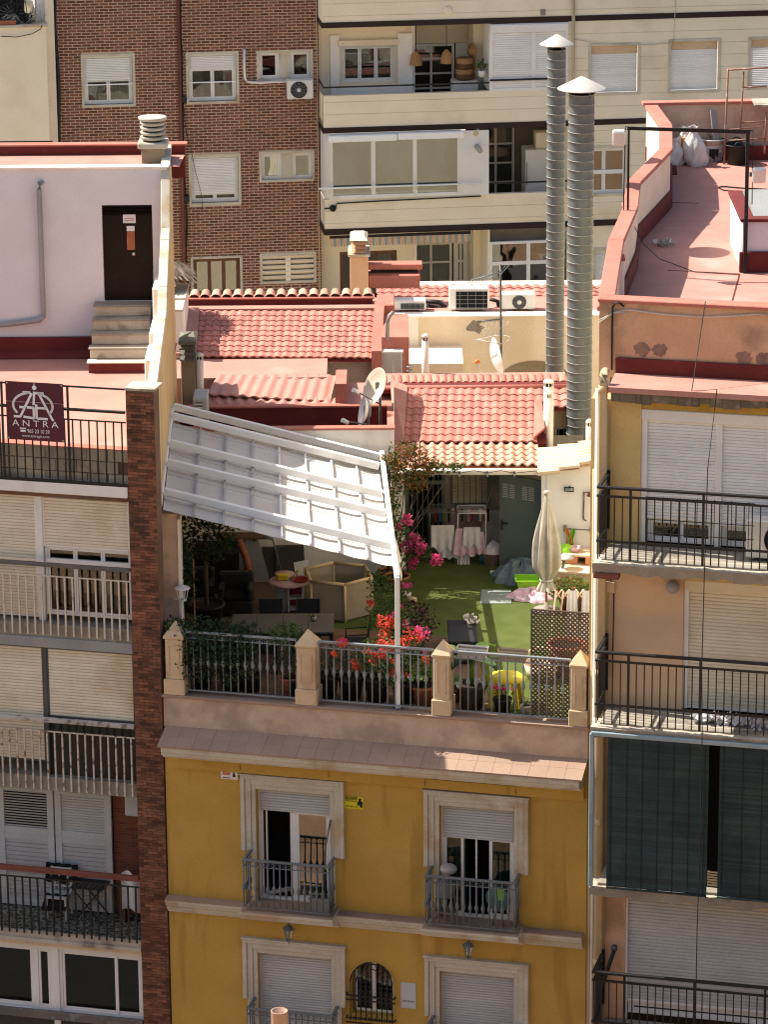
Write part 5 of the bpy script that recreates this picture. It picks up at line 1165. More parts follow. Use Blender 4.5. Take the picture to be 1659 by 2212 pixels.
duct(('C',391,595), ('C',556,595), 0, 0, 74.2, 10.5, (.50,.24,.10), 'thick near ventilation duct with a wide conical cap')
duct(('C',255,312), ('C',374,312), 0, 0, 77.0, 10.5, (.36,.20,.10), 'slimmer far ventilation duct with a tilted conical cap')
# ================================================================== tall block behind: brick wing
bb = thing('brick_wing', 'tall brown brick wing rising behind the tiled roofs', 'apartment block', BF, (-5, 0, 0))
bx0, bx1 = BF.x('A', 352, 500), BF.x('B', 462, 900); zbt = BF.z('A', 600, 0)+3.5; zlow = BF.z('E', 400, 330)-4
def br(k, x0, y0, x1, y1, d=0, fr=BF): a = fr.L(k, x0, y0, d); b = fr.L(k, x1, y1, d); return a[0], b[0], b[1], a[1]
W = {'w1': br('A',515,352,860,672), 'w2': br('A',1185,338,1520,652), 'w3': br('B',62,327,415,508), 'w4': br('A',1202,990,1533,1297), 'w5': br('B',77,972,425,1148), 'w6': br('E',222,66,548,310), 'w7': br('E',664,44,1016,218), 'w8': br('B',85,1618,432,1800)}
W['w8'] = W['w7']
hl = [W[k] for k in ('w1','w2','w3','w4','w5','w6','w7')]
wall = holed(MB(), bx0, bx1, 0, zbt, .004, hl, .16).build('wall', 'mortar_pale', bb)
MB().box(bx0, bx1, .6, 9, 0, zbt).build('core', 'room_dark', bb)
zvis = BF.z('E', 400, 330); ztop_ = BF.z('A', 600, -30); xvis = BF.x('A', 1115, 1400)
bricks(wall, bx0, bx1, zvis-.6, ztop_, .004, .245, .078, .022, .010, 'brick_dark', hl, part_test=lambda x, z: x > xvis+.6 and zvis+.1 < z < zvis+3.3, seed=4)
def trim(h, m_='stone_trim', w_=.07, pr=.02):
    x0, x1, z0, z1 = h; return framebox(MB(), x0-w_*.3, x1+w_*.3, z0-w_*.3, z1+w_*.3, -pr, .06, w_, .006).build('window_surround', m_, bb)
for k in hl: trim(k)
def inner(h, q=.05): return h[0]+q, h[1]-q, h[2]+q, h[3]-q
i_ = inner(W['w1']); wn = window(bb, *i_, .09, 2, shut=.50, curt=[(.55,.98,'curtain')], room='room_dark'); MB().box(i_[0], i_[1], .02, .04, i_[2]+.52, i_[2]+.55).build('guard_bar', 'white_metal', wn)
i_ = inner(W['w2']); wn = window(bb, *i_, .09, 2, shut=.31, curt=[(.02,.30,'curtain'), (.55,.98,'curtain')]); MB().box(i_[0], i_[1], .02, .04, i_[2]+.50, i_[2]+.53).build('guard_bar', 'white_metal', wn)
i_ = inner(W['w4']); wn = window(bb, *i_, .09, 2, shut=.84)
for kk, gm_ in (('w3', 'glass'), ('w5', 'glass_mirror')):
    h = inner(W[kk], .03); wm = (h[1]-h[0]); window(bb, h[0], h[0]+wm*.40, h[2], h[3], .09, 1, gm=gm_ if kk == 'w3' else 'glass_frost', room='room_dark' if kk == 'w3' else 'room_mid'); window(bb, h[1]-wm*.40, h[1], h[2], h[3], .09, 1, gm=gm_)
    MB().box(h[0]+wm*.40, h[1]-wm*.40, .05, .16, h[2], h[3]).build('pier', 'stone_trim', bb)
h = inner(W['w6'], .04); wn = window(bb, *h, .09, 3, fm='brown_wood', gm='glass_mirror', room='room_mid', curt=[(0,.32,'mesh_grey'),(.68,1,'mesh_grey'),(.36,.64,'curtain')])
h = W['w7']; x0, x1, z0, z1 = h
MB().box(x0, x1, .14, .15, z0, z1).build('room_wall', 'room_dark', bb)
lo_ = framebox(MB(), x0, x1, z0, z1, .0, .12, .04).build('vent_window', 'stone_trim', bb)
for j in range(5): MB().obox(((x0+x1)/2, .06, z0+.09+(z1-z0-.1)*j/5+.04), (x1-x0-.08, .16, .05), Matrix.Rotation(-.75, 3, 'X')).build('vent_slat', 'cream_wall_low', lo_)
MB().box((x0+x1)/2-.07, (x0+x1)/2+.07, .0, .13, z0, z1).build('vent_post', 'cream_wall_low', lo_)
# risers and gas pipe on the brick
def vpipe(k, px, y0, y1, r_, mat, lab, d=-.05, wob=.0):
    x, za = BF.L(k, px, y0, d); xb, zb_ = BF.L(k, px, y1, d); zb_ = min(zb_, zlow)
    rg = random.Random(int(px)); n = 14 if wob else 1
    solo('riser_pipe', lab, 'pipe', BF, MB().tube([(x+(rg.uniform(-wob,wob) if 0 < i < n else 0), d, za+(zb_-za)*i/n) for i in range(n+1)], r_, 7), mat, (x, d, zb_))
vpipe('A', 1131, -40, 1659, .045, 'red_wood', 'dark red riser pipe on the brick wing', -.06); vpipe('A', 1150, -40, 1659, .02, 'cable_black', 'dark cable bundle beside the red riser pipe', -.03, .03)
vpipe('B', 437, -40, 1659, .016, 'drain_tan', 'thin tan gas pipe along the brick edge', -.04)
vpipe('A', 322, -40, 920, .05, 'plastic_black', 'black conduit hanging at the brick corner', -.15, .04); vpipe('A', 343, -40, 920, .05, 'plastic_black', 'second black conduit touching the brick corner', -.10, .04)
# split air conditioner under the small window, with its pipe
x, z = BF.L('B', 255, 640, -.35); a1 = BF.x('B', 372, 640, -.35)
ac = thing('outdoor_air_conditioner', 'weathered air conditioner hung under the small brick-wing window', 'air conditioner', BF, (x+.4, -.35, z))
ac_unit(ac, x, -.38, z, .70, .54, .30, fan='g', fx=.31)
MB().bar((x+.15,0,z-.02), (x+.15,-.4,z-.02), .03, .03).build('bracket', 'dark_iron', ac); MB().bar((x+.58,0,z-.02), (x+.58,-.4,z-.02), .03, .03).build('bracket', 'dark_iron', ac)
c = [BF.L('A', a, b, -.06) for a, b in ((1555,315),(1556,440),(1560,500),(1580,522),(1659,528))] + [BF.L('B', a, b, -.06) for a, b in ((150,522),(260,520))]
solo('refrigerant_pipe', 'white insulated pipe bent along the brick to the air conditioner', 'pipe', BF, MB().tube([(x, -.06, z) for x, z in c], .035, 8), 'plastic_white', (c[-1][0], -.06, c[-1][1]))
c = [BF.L('A', a, b, -.04) for a, b in ((1160,560),(1180,820),(1215,950),(1245,1100),(1280,1230),(1290,1330),(1250,1375))]
solo('loose_cable', 'thin loose cable sagging across the closed brick-wing window', 'cable', BF, MB().tube([(x, -.05, z) for x, z in c], .008, 5), 'cable_black', (c[-1][0], -.05, c[-1][1]))
for i, (a, b, nm) in enumerate(((1170,635,'small dark meter box on the brick by the window'), (1187,1267,'small black meter box left of the closed window'))):
    x, z = BF.L('A', a, b, -.05); solo('meter_box', nm, 'box', BF, MB().box(x-.07, x+.07, -.10, -.012, z-.09, z+.09, .01), 'plastic_black', (x, 0, z))
# ================================================================== tall block behind: cream wing with loggias
cw_ = thing('cream_wing', 'tall cream block with brown bands and loggias behind the ducts', 'apartment block', BF, (6, -1, 0))
YC = -1.05
cx0 = BF.x('B', 484, 700, YC); cx1 = BF.x('P', 1659, 100, YC)+10
bands = [(BF.z('B', 900, 170-2, YC), BF.z('B', 900, 133, YC)), (BF.z('B', 900, 838, YC), BF.z('B', 900, 803, YC)), (BF.z('B', 900, 1485, YC), BF.z('B', 900, 1447, YC))]
ptop = [BF.z('B', 900, 600, YC), BF.z('B', 900, 1258, YC)]
lx1 = BF.x('C', 388, 350, YC)                       # loggias end here
lz_ = [(ptop[0], bands[0][0]), (ptop[1], bands[1][0]), (bands[2][0]-2.6, bands[2][0])]
rw = [br('C',532,292,833,588,YC), br('C',1042,264,1344,572,YC), br('C',1552,250,1850,550,YC), br('C',470,945,762,1232,YC), (BF.x('C',558,1600,YC), BF.x('C',830,1600,YC), bands[2][0]-2.2, BF.z('C',600,1590,YC))]
zct = BF.z('C', 500, 0, YC)+4
hs = [(cx0+.0, lx1, a, b, .02) for a, b in lz_] + [(*r_, .14) for r_ in rw]
holed(MB(), cx0, cx1, 0, zct, YC, hs).build('wall', 'cream_plaster', cw_)
for z0, z1 in bands:
    MB().box(cx0-.01, cx1, YC-.02, YC+.0, z0, z1).build('band', 'brown_band', cw_)
    MB().box(cx0-.02, cx0-.001, YC-.019, .3, z0, z1).build('band_return', 'brown_band', cw_)
# joints scored in the plaster
m_ = MB(); z = ptop[1]-1.0
while z < zct:
    if not any(a-.05 < z < b+.05 for a, b in bands):
        segs = [(cx0, cx1)]
        for h in hs:
            if h[2]-.02 < z < h[3]+.02:
                ns = []
                for s0, s1 in segs:
                    if h[1] <= s0 or h[0] >= s1: ns.append((s0, s1)); continue
                    if s0 < h[0]: ns.append((s0, h[0]))
                    if s1 > h[1]: ns.append((h[1], s1))
                segs = ns
        for s0, s1 in segs: m_.box(s0, s1, YC-.004, YC-.0005, z, z+.012)
    z += .33
m_.build('plaster_joints', 'stone_trim', cw_)
# side face, floors, ceilings and rear of the loggias
YBk = .35
side = MB()
for (a, b) in ((0, bands[2][0]-2.6), (bands[2][0], ptop[1]), (bands[1][0], ptop[0]), (bands[0][0], zct)): side.add([(cx0,YC,a),(cx0,YBk,a),(cx0,YBk,b),(cx0,YC,b)], [(0,1,2,3)])
for pz in ptop: side.box(cx0, lx1, YC+.002, YC+.14, pz-.9, pz)
side.build('side_wall', 'cream_plaster', cw_)
for (a, b) in lz_:
    fl_ = b-2.55
    MB().box(cx0, lx1+.1, YC+.15, YBk+1.5, fl_-.12, fl_).build('loggia_floor', 'grey_concrete', cw_)
    MB().box(cx0+.002, lx1+.1, YC+.021, YBk+1.5, b+.001, b+.2).build('loggia_ceiling', 'cream_plaster', cw_)
MB().box(lx1, lx1+.15, YC+.021, YBk+1.5, 0, zct).build('loggia_end', 'cream_plaster', cw_)
def loggia_back(zf, zc, kw, kd, wl, dr, third=False):
    wx0, wx1, wz0, wz1 = wl; dx0_, dx1_, dz1 = dr
    holed(MB(), cx0-.2, dx0_, zf, zc, YBk, [(wx0, wx1, wz0, wz1, .12)], .12).build('loggia_wall', 'cream_plaster', cw_)
    MB().box(dx1_, lx1, YBk+.0, YBk+.1, zf, zc).build('loggia_wall', 'cream_plaster', cw_)
    MB().box(dx0_, dx0_+.08, YBk+.02, YBk+1.1, zf, zc).build('loggia_return', 'white_plaster', cw_); MB().box(dx1_-.0, dx1_+.08, YBk+.02, YBk+1.1, zf, zc).build('loggia_return', 'cream_plaster', cw_)
    MB().box(dx0_, dx1_, YBk+1.1, YBk+1.2, dz1, zc).build('lintel', 'cream_plaster', cw_)
def grid_door(x0, x1, z0, z1, y, nc, nr):
    m_ = framebox(MB(), x0, x1, z0, z1, y, y+.05, .07)
    for i in range(1, nc): q = x0+(x1-x0)*i/nc; m_.box(q-.03, q+.03, y+.004, y+.046, z0+.07, z1-.07)
    for i in range(1, nr): q = z0+(z1-z0)*i/nr; m_.box(x0+.07, x1-.07, y+.006, y+.044, q-.025, q+.025)
    o = m_.build('glazed_door', 'white_frame', cw_)
    for i in range(nc): pane(MB(), x0+(x1-x0)*i/nc+.02, x0+(x1-x0)*(i+1)/nc-.02, z0+.05, z1-.05, y+.02).build('pane', 'glass', o)
    MB().box(x0-.2, x1+.2, y+.8, y+.82, z0, z1).build('room_wall', 'room_dark', o)
z1f, z1c = lz_[0][1]-2.55, lz_[0][1]
wl = br('B', 598, 292, 940, 520, YBk); dr = (BF.x('B',1050,400,YBk), BF.x('B',1440,400,YBk), BF.z('B',1200,275,YBk+1.1))
loggia_back(z1f, z1c, 0, 0, wl, dr)
window(cw_, *inner(wl, .0), YBk+.06, 3, gm='glass', curt=[(0,.3,'curtain'),(.70,.98,'curtain_green')]); MB().box(wl[0]-.1, wl[1]+.1, YBk-.12, YBk+.05, wl[3], wl[3]+.16, .01).build('shutter_box', 'cream_wall_low', cw_)
MB().box(BF.x('B',527,400,YBk), BF.x('B',585,400,YBk), YBk-.06, YBk-.002, z1f, wl[3]+.3).build('pilaster', 'white_plaster', cw_); MB().box(BF.x('B',958,400,YBk), dr[0], YBk-.08, YBk-.002, z1f, wl[3]+.3).build('pilaster', 'white_plaster', cw_); MB().box(wl[0]-.25, dr[0], YBk-.05, YBk-.002, z1f, wl[2]-.1).build('apron', 'white_plaster', cw_)
grid_door(dr[0]+.02, dr[0]+1.3, z1f, dr[2], YBk+1.0, 2, 4); grid_door(dr[0]+1.35, dr[1], z1f, dr[2], YBk+1.02, 5, 4)
MB().box(cx0-.02, BF.x('C',250,520,YC), YC+.03, YC+.07, ptop[0]+.20, ptop[0]+.24).build('balcony_rail', 'black_iron', cw_)
MB().box(cx0+.0, cx0+.04, YC+.03, YBk, ptop[0]+.20, ptop[0]+.24).build('balcony_rail', 'black_iron', cw_)
# enclosed half with white shutters
ex0, ex1 = BF.x('B', 1545, 400, YC), lx1
def enclosed(x0, x1, z0, z1, split, y=YC-.02):
    m_ = framebox(MB(), x0, x1, z0, z1, y, y+.08, .09); xm = x0+(x1-x0)*split; m_.box(xm-.06, xm+.06, y, y+.08, z0+.09, z1-.09); m_.box(x0, x1, y-.03, y+.09, z1-.24, z1-.02, .01)
    o = m_.build('shutter_bay', 'white_frame', cw_)
    slats(o, x0+.09, xm-.06, z0+.09, z1-.25, y+.03, .06, 'white_slat', False); slats(o, xm+.06, x1-.09, z0+.09, z1-.25, y+.03, .06, 'white_slat', False)
    MB().box(x0, x0+.04, y+.08, YBk+1, z0, z1).build('bay_side', 'white_frame', o); return o
enclosed(ex0, ex1, ptop[0]-.02, lz_[0][1]-.02, .56)
m_ = MB(); m_.tube([(ex0+.0, YC-.06, ptop[0]+.30), (BF.x('C',255,520,YC), YC-.06, ptop[0]+.30)], .03, 6); m_.build('balcony_rail', 'black_iron', cw_)
# middle floor: glazed bay
gx0, gx1 = BF.x('B', 520, 1000, YC), BF.x('B', 1362, 1000, YC); z0, z1 = ptop[1]+.0, lz_[1][1]-.02
y = YC-.03; m_ = framebox(MB(), gx0, gx1, z0, z1, y, y+.09, .10)
cuts = [BF.x('B', 803, 1000, YC), BF.x('B', 1068, 1000, YC)]
for q in cuts: m_.box(q-.05, q+.05, y+.002, y+.088, z0+.1, z1-.1)
go = m_.build('glazed_bay', 'white_frame', cw_)
for a, b in zip([gx0]+cuts, cuts+[gx1]):
    pane(MB(), a+.06, b-.06, z0+.08, z1-.2, y+.03).build('pane', 'glass_mirror', go)
    c0_, c1_ = a+.05, b-.05
    MB().grid(lambda u, v: (c0_+(c1_-c0_)*u, y+.2+.02*math.sin(u*40), z0+.12+(z1-z0-.3)*v), 60, 1).build('curtain', 'grey_mesh_cloth', go)
MB().box(gx0-.02, BF.x('B', 950, 820, YC), y-.16, y-.01, z1-.20, z1-.02, .02).build('awning_cassette', 'white_metal', cw_); MB().box(BF.x('B', 955, 820, YC), BF.x('B', 1375, 810, YC), y-.18, y-.01, z1-.18, z1+.0, .02).build('awning_cassette', 'white_metal', cw_)
px0, px1 = gx1, BF.x('B', 1540, 1000, YC); pn = MB().box(px0, px1, y, y+.06, z0, z1-.02, .01).build('bay_panel', 'white_frame', cw_)
x, z = BF.L('B', 1457, 850, y); MB().lathe([(0,0),(.075,0),(.075,.01),(0,.01)], (x, y-.004, z), 18, False, (0,-1,0)).build('flue_rosette', 'drain_tan', pn)
x, z = BF.L('B', 1468, 938, y); MB().tube([(x-.02,y,z+.02),(x+.02,y-.35,z-.03)], .075, 12).build('flue', 'duct_rib', pn)
MB().box(cx0+.02, cx0+.08, y+.1, YBk, z0, z1).build('bay_side', 'white_frame', cw_)
sd_ = MB().box(cx0+.05, gx0, y+.05, y+.1, z0, z1).build('bay_return', 'white_frame', cw_)
MB().tube([(gx0-.3,YC-.12,z0+.33),(px1-.2,YC-.12,z0+.33)], .025, 6).build('balcony_rail', 'white_metal', cw_)
z2f, z2c = lz_[1][1]-2.55, lz_[1][1]
MB().box(px1, lx1, YBk+1.3, YBk+1.4, z2f, z2c).build('loggia_wall', 'room_mid', cw_); grid_door(px1+.05, px1+1.1, z2f, z2c-.4, YBk+1.1, 2, 4)
MB().tube([(px1-.2,YC+.05,z0+.28),(lx1,YC+.05,z0+.28)], .025, 6).build('balcony_rail', 'black_iron', cw_)
fx = BF.x('C', 100, 1000, .2); o = thing('fridge', 'white fridge with a carton on top in the middle loggia', 'fridge', BF, (fx+.35, .1, z2f))
MB().box(fx, fx+.95, -.2, .5, z2f, z2f+1.75, .02).build('cabinet', 'plastic_white', o); MB().box(fx+.03, fx+.05, -.23, -.2, z2f+.8, z2f+1.4).build('handle', 'plastic_grey', o)
solo('carton', 'pale carton standing on the loggia fridge', 'box', BF, MB().box(fx+.3, fx+.65, -.1, .3, z2f+1.752, z2f+2.2, .01), 'cream_wall_low', (fx+.4, .1, z2f+1.752))
# cable run on the lower parapet
c = [BF.L('B', a, b, YC-.03) for a, b in ((490,1330),(545,1327),(565,1318),(570,1297),(850,1281),(1120,1268),(1490,1250))]
solo('parapet_cable', 'dark cable with a round box on the lower cream parapet', 'cable', BF, MB().tube([(x, YC-.03, z) for x, z in c], .018, 6).lathe([(0,0),(.09,0),(.09,.05),(0,.06)], (c[1][0], YC-.01, c[1][1]), 14, True, (0,-1,0)), 'cable_black', (c[1][0], YC-.03, c[1][1]))
# lowest floor of the loggias
z3f, z3c = lz_[2][1]-2.55, lz_[2][1]
wl3 = (BF.x('E',1170,100,YBk), BF.x('E',1535,100,YBk), z3f+.2, BF.z('E',1300,25,YBk)); dr3 = (BF.x('B',1062,1600,YBk), BF.x('B',1440,1600,YBk), BF.z('B',1200,1540,YBk+1.1))
loggia_back(z3f, z3c, 0, 0, wl3, dr3); window(cw_, *wl3, YBk+.06, 3, fm='brown_wood', curt=[(.7,.95,'curtain')])
grid_door(dr3[0]+.02, dr3[0]+1.2, z3f, dr3[2], YBk+1.0, 2, 3); grid_door(dr3[0]+1.25, dr3[1], z3f, dr3[2], YBk+1.02, 4, 3)
# striped valance of a rolled awning
vx0, vx1 = BF.x('B', 525, 1525, YC), BF.x('B', 1420, 1480, YC); vo = MB().tube([(vx0, YC-.05, z3c-.06), (vx1, YC-.05, z3c-.06)], .05, 8).build('rolled_awning', 'brown_band', cw_)
n = 44
me1 = MB().add([(0,0,0),((vx1-vx0)/n,0,0),((vx1-vx0)/n*.95,-.01,-.20),((vx1-vx0)/n*.5,-.01,-.24),((vx1-vx0)/n*.05,-.01,-.20)], [(0,4,3,2,1)])
for i in range(n): inst('valance_flap', (bpy.data.meshes.get('valance_a') if i % 2 else bpy.data.meshes.get('valance_b')) or me1.mesh('valance_a' if i % 2 else 'valance_b', 'grey_mesh_cloth' if i % 2 else 'terracotta_plaster'), vo, (vx0+(vx1-vx0)*i/n, YC-.10, z3c-.08))
# lower right glazing
ex3 = BF.x('B', 1545, 1600, YC); y = YC-.02
m_ = framebox(MB(), ex3, lx1-.1, z3f, z3c-.35, y, y+.08, .07); xm = (ex3+lx1)/2; m_.box(xm-.05, xm+.05, y+.002, y+.078, z3f+.07, z3c-.42); m_.box(ex3+.07, lx1-.17, y+.003, y+.077, z3c-1.0, z3c-.9)
o = m_.build('glazed_bay', 'white_frame', cw_); pane(MB(), ex3+.05, xm, z3f, z3c-.4, y+.03).build('pane', 'glass_mirror', o); pane(MB(), xm, lx1-.15, z3f, z3c-.4, y+.032).build('pane', 'glass_mirror', o); MB().box(ex3, lx1-.1, y+.5, y+.52, z3f, z3c).build('room_wall', 'room_mid', o)
MB().box(ex3-.05, ex3, y, YBk+1, z3f, z3c).build('bay_side', 'cream_plaster', cw_)
# right-hand windows
for h in rw: framebox(MB(), h[0]-.06, h[1]+.06, h[2]-.06, h[3]+.06, YC-.02, YC+.03, .075, .005).build('window_surround', 'stone_trim', cw_)
for i, h in enumerate(rw[:3]):
    o = MB().box(h[0]+.02, h[1]-.02, YC+.08, YC+.13, h[3]-.24, h[3]-.0).build('shutter_head', 'sand_stone', cw_); slats(o, h[0]+.03, h[1]-.03, h[2]+.02, h[3]-.24, YC+.09, .05, 'white_slat', False)
h = rw[3]; window(cw_, *h, YC+.06, 2, gm='glass_mirror', room='grey_mesh_cloth', shut=0); MB().box(h[0], h[1], YC+.05, YC+.14, h[2]+.55, h[2]+.66).build('transom', 'white_frame', cw_)
h = rw[4]; o = MB().box(h[0], h[1], YC+.1, YC+.13, h[3]-.15, h[3]).build('shutter_head', 'white_frame', cw_); slats(o, h[0], h[1], h[2], h[3]-.15, YC+.1, .05, 'white_slat', False)
for (px, lab) in ((420, 'slim tan downpipe on the cream wall above the thick duct'),):
    x = BF.x('C', px, 200, YC-.04); za = BF.z('C', px, -40, YC); zb_ = ptop[1]-3; solo('riser_pipe', lab, 'pipe', BF, MB().tube([(x,YC-.05,za),(x,YC-.05,zb_)], .045, 8), 'drain_tan', (x, YC-.05, zb_))
c = [BF.L('C', a, b, YC-.03) for a, b in ((425,250),(560,272),(760,285),(940,285),(1060,265),(1068,100),(1078,-20))]
solo('facade_cable', 'thin cable sagging between the right cream-wing windows', 'cable', BF, MB().tube([(x, YC-.03, z) for x, z in c], .010, 5), 'cable_white', (c[0][0], YC-.03, c[0][1]))
x, z = BF.L('B', 1280, 67, YC); o = solo('wall_vent', 'round cream vent on the top cream parapet', 'vent', BF, MB().lathe([(0,.05),(.09,.05),(.12,.03),(.13,0)], (x, YC, z), 18, True, (0,-1,0)), 'cream_wall_low', (x, YC, z))
x, z = BF.L('C', 226, 78, YC); solo('wall_vent', 'square grey vent on the top cream wall', 'vent', BF, MB().box(x-.07, x+.07, YC-.02, YC-.001, z-.08, z+.08, .005), 'grey_concrete', (x, YC, z))
# things in the upper loggia
def lampshade(k, px, py, d, lab):
    x, z = BF.L(k, px, py, d); o = thing('wicker_lamp', lab, 'lamp', BF, (x, d, z), 'wicker lamps in the upper loggia')
    MB().lathe([(.17,-.20),(.165,-.14),(.15,-.02),(.11,.08),(.06,.14),(.03,.17),(.0,.18)], (x,d,z), 20).build('shade', 'wicker', o); MB().tube([(x,d,z+.17),(x,d,z1c)], .01, 5).build('cord', 'cable_black', o)
lampshade('B', 1270, 355, .0, 'wicker pendant lamp hanging in the middle of the upper loggia'); lampshade('B', 1075, 368, .2, 'tilted wicker lamp at the left door post of the upper loggia')
def hat(px, py, r_, lab):
    x, z = BF.L('B', px, py, .1); x = min(x, dr[1]-.02)
    solo('straw_hat', lab, 'hat', BF, MB().lathe([(0,.10),(r_*.4,.09),(r_*.5,.0),(r_,-.01),(r_,-.02),(0,-.02)], (dr[1]-.05, .25, z), 16, True, (-1,-.4,0)), 'wicker', (dr[1]-.05, .25, z), 'straw hats on the loggia wall')
hat(1435, 335, .24, 'uppermost straw hat on the loggia side wall'); hat(1435, 415, .2, 'dark straw hat in the middle of the loggia side wall'); hat(1435, 505, .22, 'lowest straw hat on the loggia side wall')
x, z = BF.L('B', 1380, 480, .2); o = thing('wicker_hamper', 'striped wicker hamper at the right of the upper loggia', 'basket', BF, (x, .1, z1f))
for i in range(4): MB().lathe([(.2+.01*i,0),(.24,.03),(.24,.12),(.21,.15)], (x,.1,z1f+.85+.15*i), 18).build('band', 'wicker' if i % 2 else 'brown_wood', o)
MB().box(x-.35, x+.35, -.15, .35, z1f, z1f+.85, .02).build('stand', 'plastic_white', o)
def shelf_plant(k, px, py, d, lab, r_=.14, fr=BF):
    x, z = fr.L(k, px, py, d); o = thing('potted_plant', lab, 'plant', fr, (x, d, z))
    MB().lathe([(0,0),(.08,0),(.11,.18),(.10,.18),(0,.16)], (x,d,z), 14).build('pot', 'plastic_white', o); leaves(MB(), (x,d,z+.30), (r_,r_,.15), 70, .09).build('foliage', 'leaf', o)
shelf_plant('B', 1495, 490, YC+.3, 'small plant in a white pot at the loggia edge by the shutters')
# ================================================================== pale house at the far left
fb = thing('far_cream_house', 'plain cream house wall with rooftop clutter at the upper left', 'house', BF, (-9, 0, 0))
fx1 = BF.x('A', 300, 500, -.6); fz1 = BF.z('A', 150, 158, -.6)
MB().box(fx1-9, fx1, -.6, 5, 0, fz1-.06).build('wall', 'cream_plaster', fb); MB().box(fx1-9, fx1+.06, -.66, -.1, fz1-.06, fz1, .01).build('coping', 'stone_trim', fb)
MB().box(fx1, bx0+.0, -.25, 1, 0, zbt).build('joint_strip', 'cream_wall_low', fb)
x = BF.x('A', 225, 40, .4); MB().box(x, x+.3, -.1, 3, fz1, fz1+3, .01).build('upper_pier', 'white_plaster', fb); 
MB().box(fx1-9, x-.3, .6, 4, fz1, fz1+.45).build('upper_base', 'room_dark', fb); xx = BF.x('A',195,20,.9); MB().tube([(xx-4,.9,fz1+1.45),(xx-.15,.9,fz1+1.45)], .95, 22).build('water_tank', 'cream_plaster', fb)
rg = random.Random(9); x0 = BF.x('A', 0, 130, -.4)
c = thing('bicycle_wheel', 'old bicycle wheel lying in the clutter on the cream house ledge', 'wheel', BF, (x0+.3, -.35, fz1))
MB().tube([(x0+.3+.34*math.cos(a), -.35+.15*math.sin(a), fz1+.26+.26*math.sin(a)) for a in [2*math.pi*i/24 for i in range(25)]], .02, 6).build('tyre', 'plastic_black', c)
for i in range(8): a = math.pi*i/8; MB().bar((x0+.3+.33*math.cos(a), -.35+.15*math.sin(a), fz1+.26+.25*math.sin(a)), (x0+.3-.33*math.cos(a), -.35-.15*math.sin(a), fz1+.26-.25*math.sin(a)), .005, .005).build('spoke', 'cable_white', c)
x = BF.x('A', 30, 148, -.45); c = thing('window_box', 'low terracotta trough on the cream house ledge', 'planter', BF, (x, -.45, fz1)); MB().box(x-.28, x+.28, -.6, -.3, fz1, fz1+.12, .015).build('trough', 'terracotta', c); MB().box(x-.24, x+.24, -.56, -.34, fz1+.121, fz1+.13).build('soil', 'soil', c)
for i, (px, h, lab) in enumerate(((85, .35, 'bundle of grey sticks on the cream house ledge'), (120, .75, 'tall dark tangled pipe on the cream house ledge'), (160, .28, 'dark lump among the ledge clutter'), (215, .5, 'pale wire tangle at the right end of the ledge'))):
    x = BF.x('A', px, 130, -.4); m_ = MB()
    for j in range(10): m_.tube([(x+rg.uniform(-.25,.25),-.4+rg.uniform(-.1,.2),fz1+.02), (x+rg.uniform(-.2,.2),-.4+rg.uniform(-.1,.2),fz1+h*rg.uniform(.4,1)), (x+rg.uniform(-.35,.35),-.4,fz1+h*rg.uniform(.1,.5))], .022 if i != 3 else .008, 5)
    solo('ledge_clutter', lab, 'clutter', BF, m_, ('plastic_grey','plastic_black','plastic_black','cable_white')[i], (x, -.4, fz1))
c = [BF.L('A', a, b, -.64) for a, b in ((0,230),(100,235),(200,215),(255,185),(265,160))]
solo('ledge_cable', 'thin cable drooping below the cream house ledge', 'cable', BF, MB().tube([(x, -.66, z) for x, z in c], .012, 5), 'cable_black', (c[-1][0], -.66, fz1))
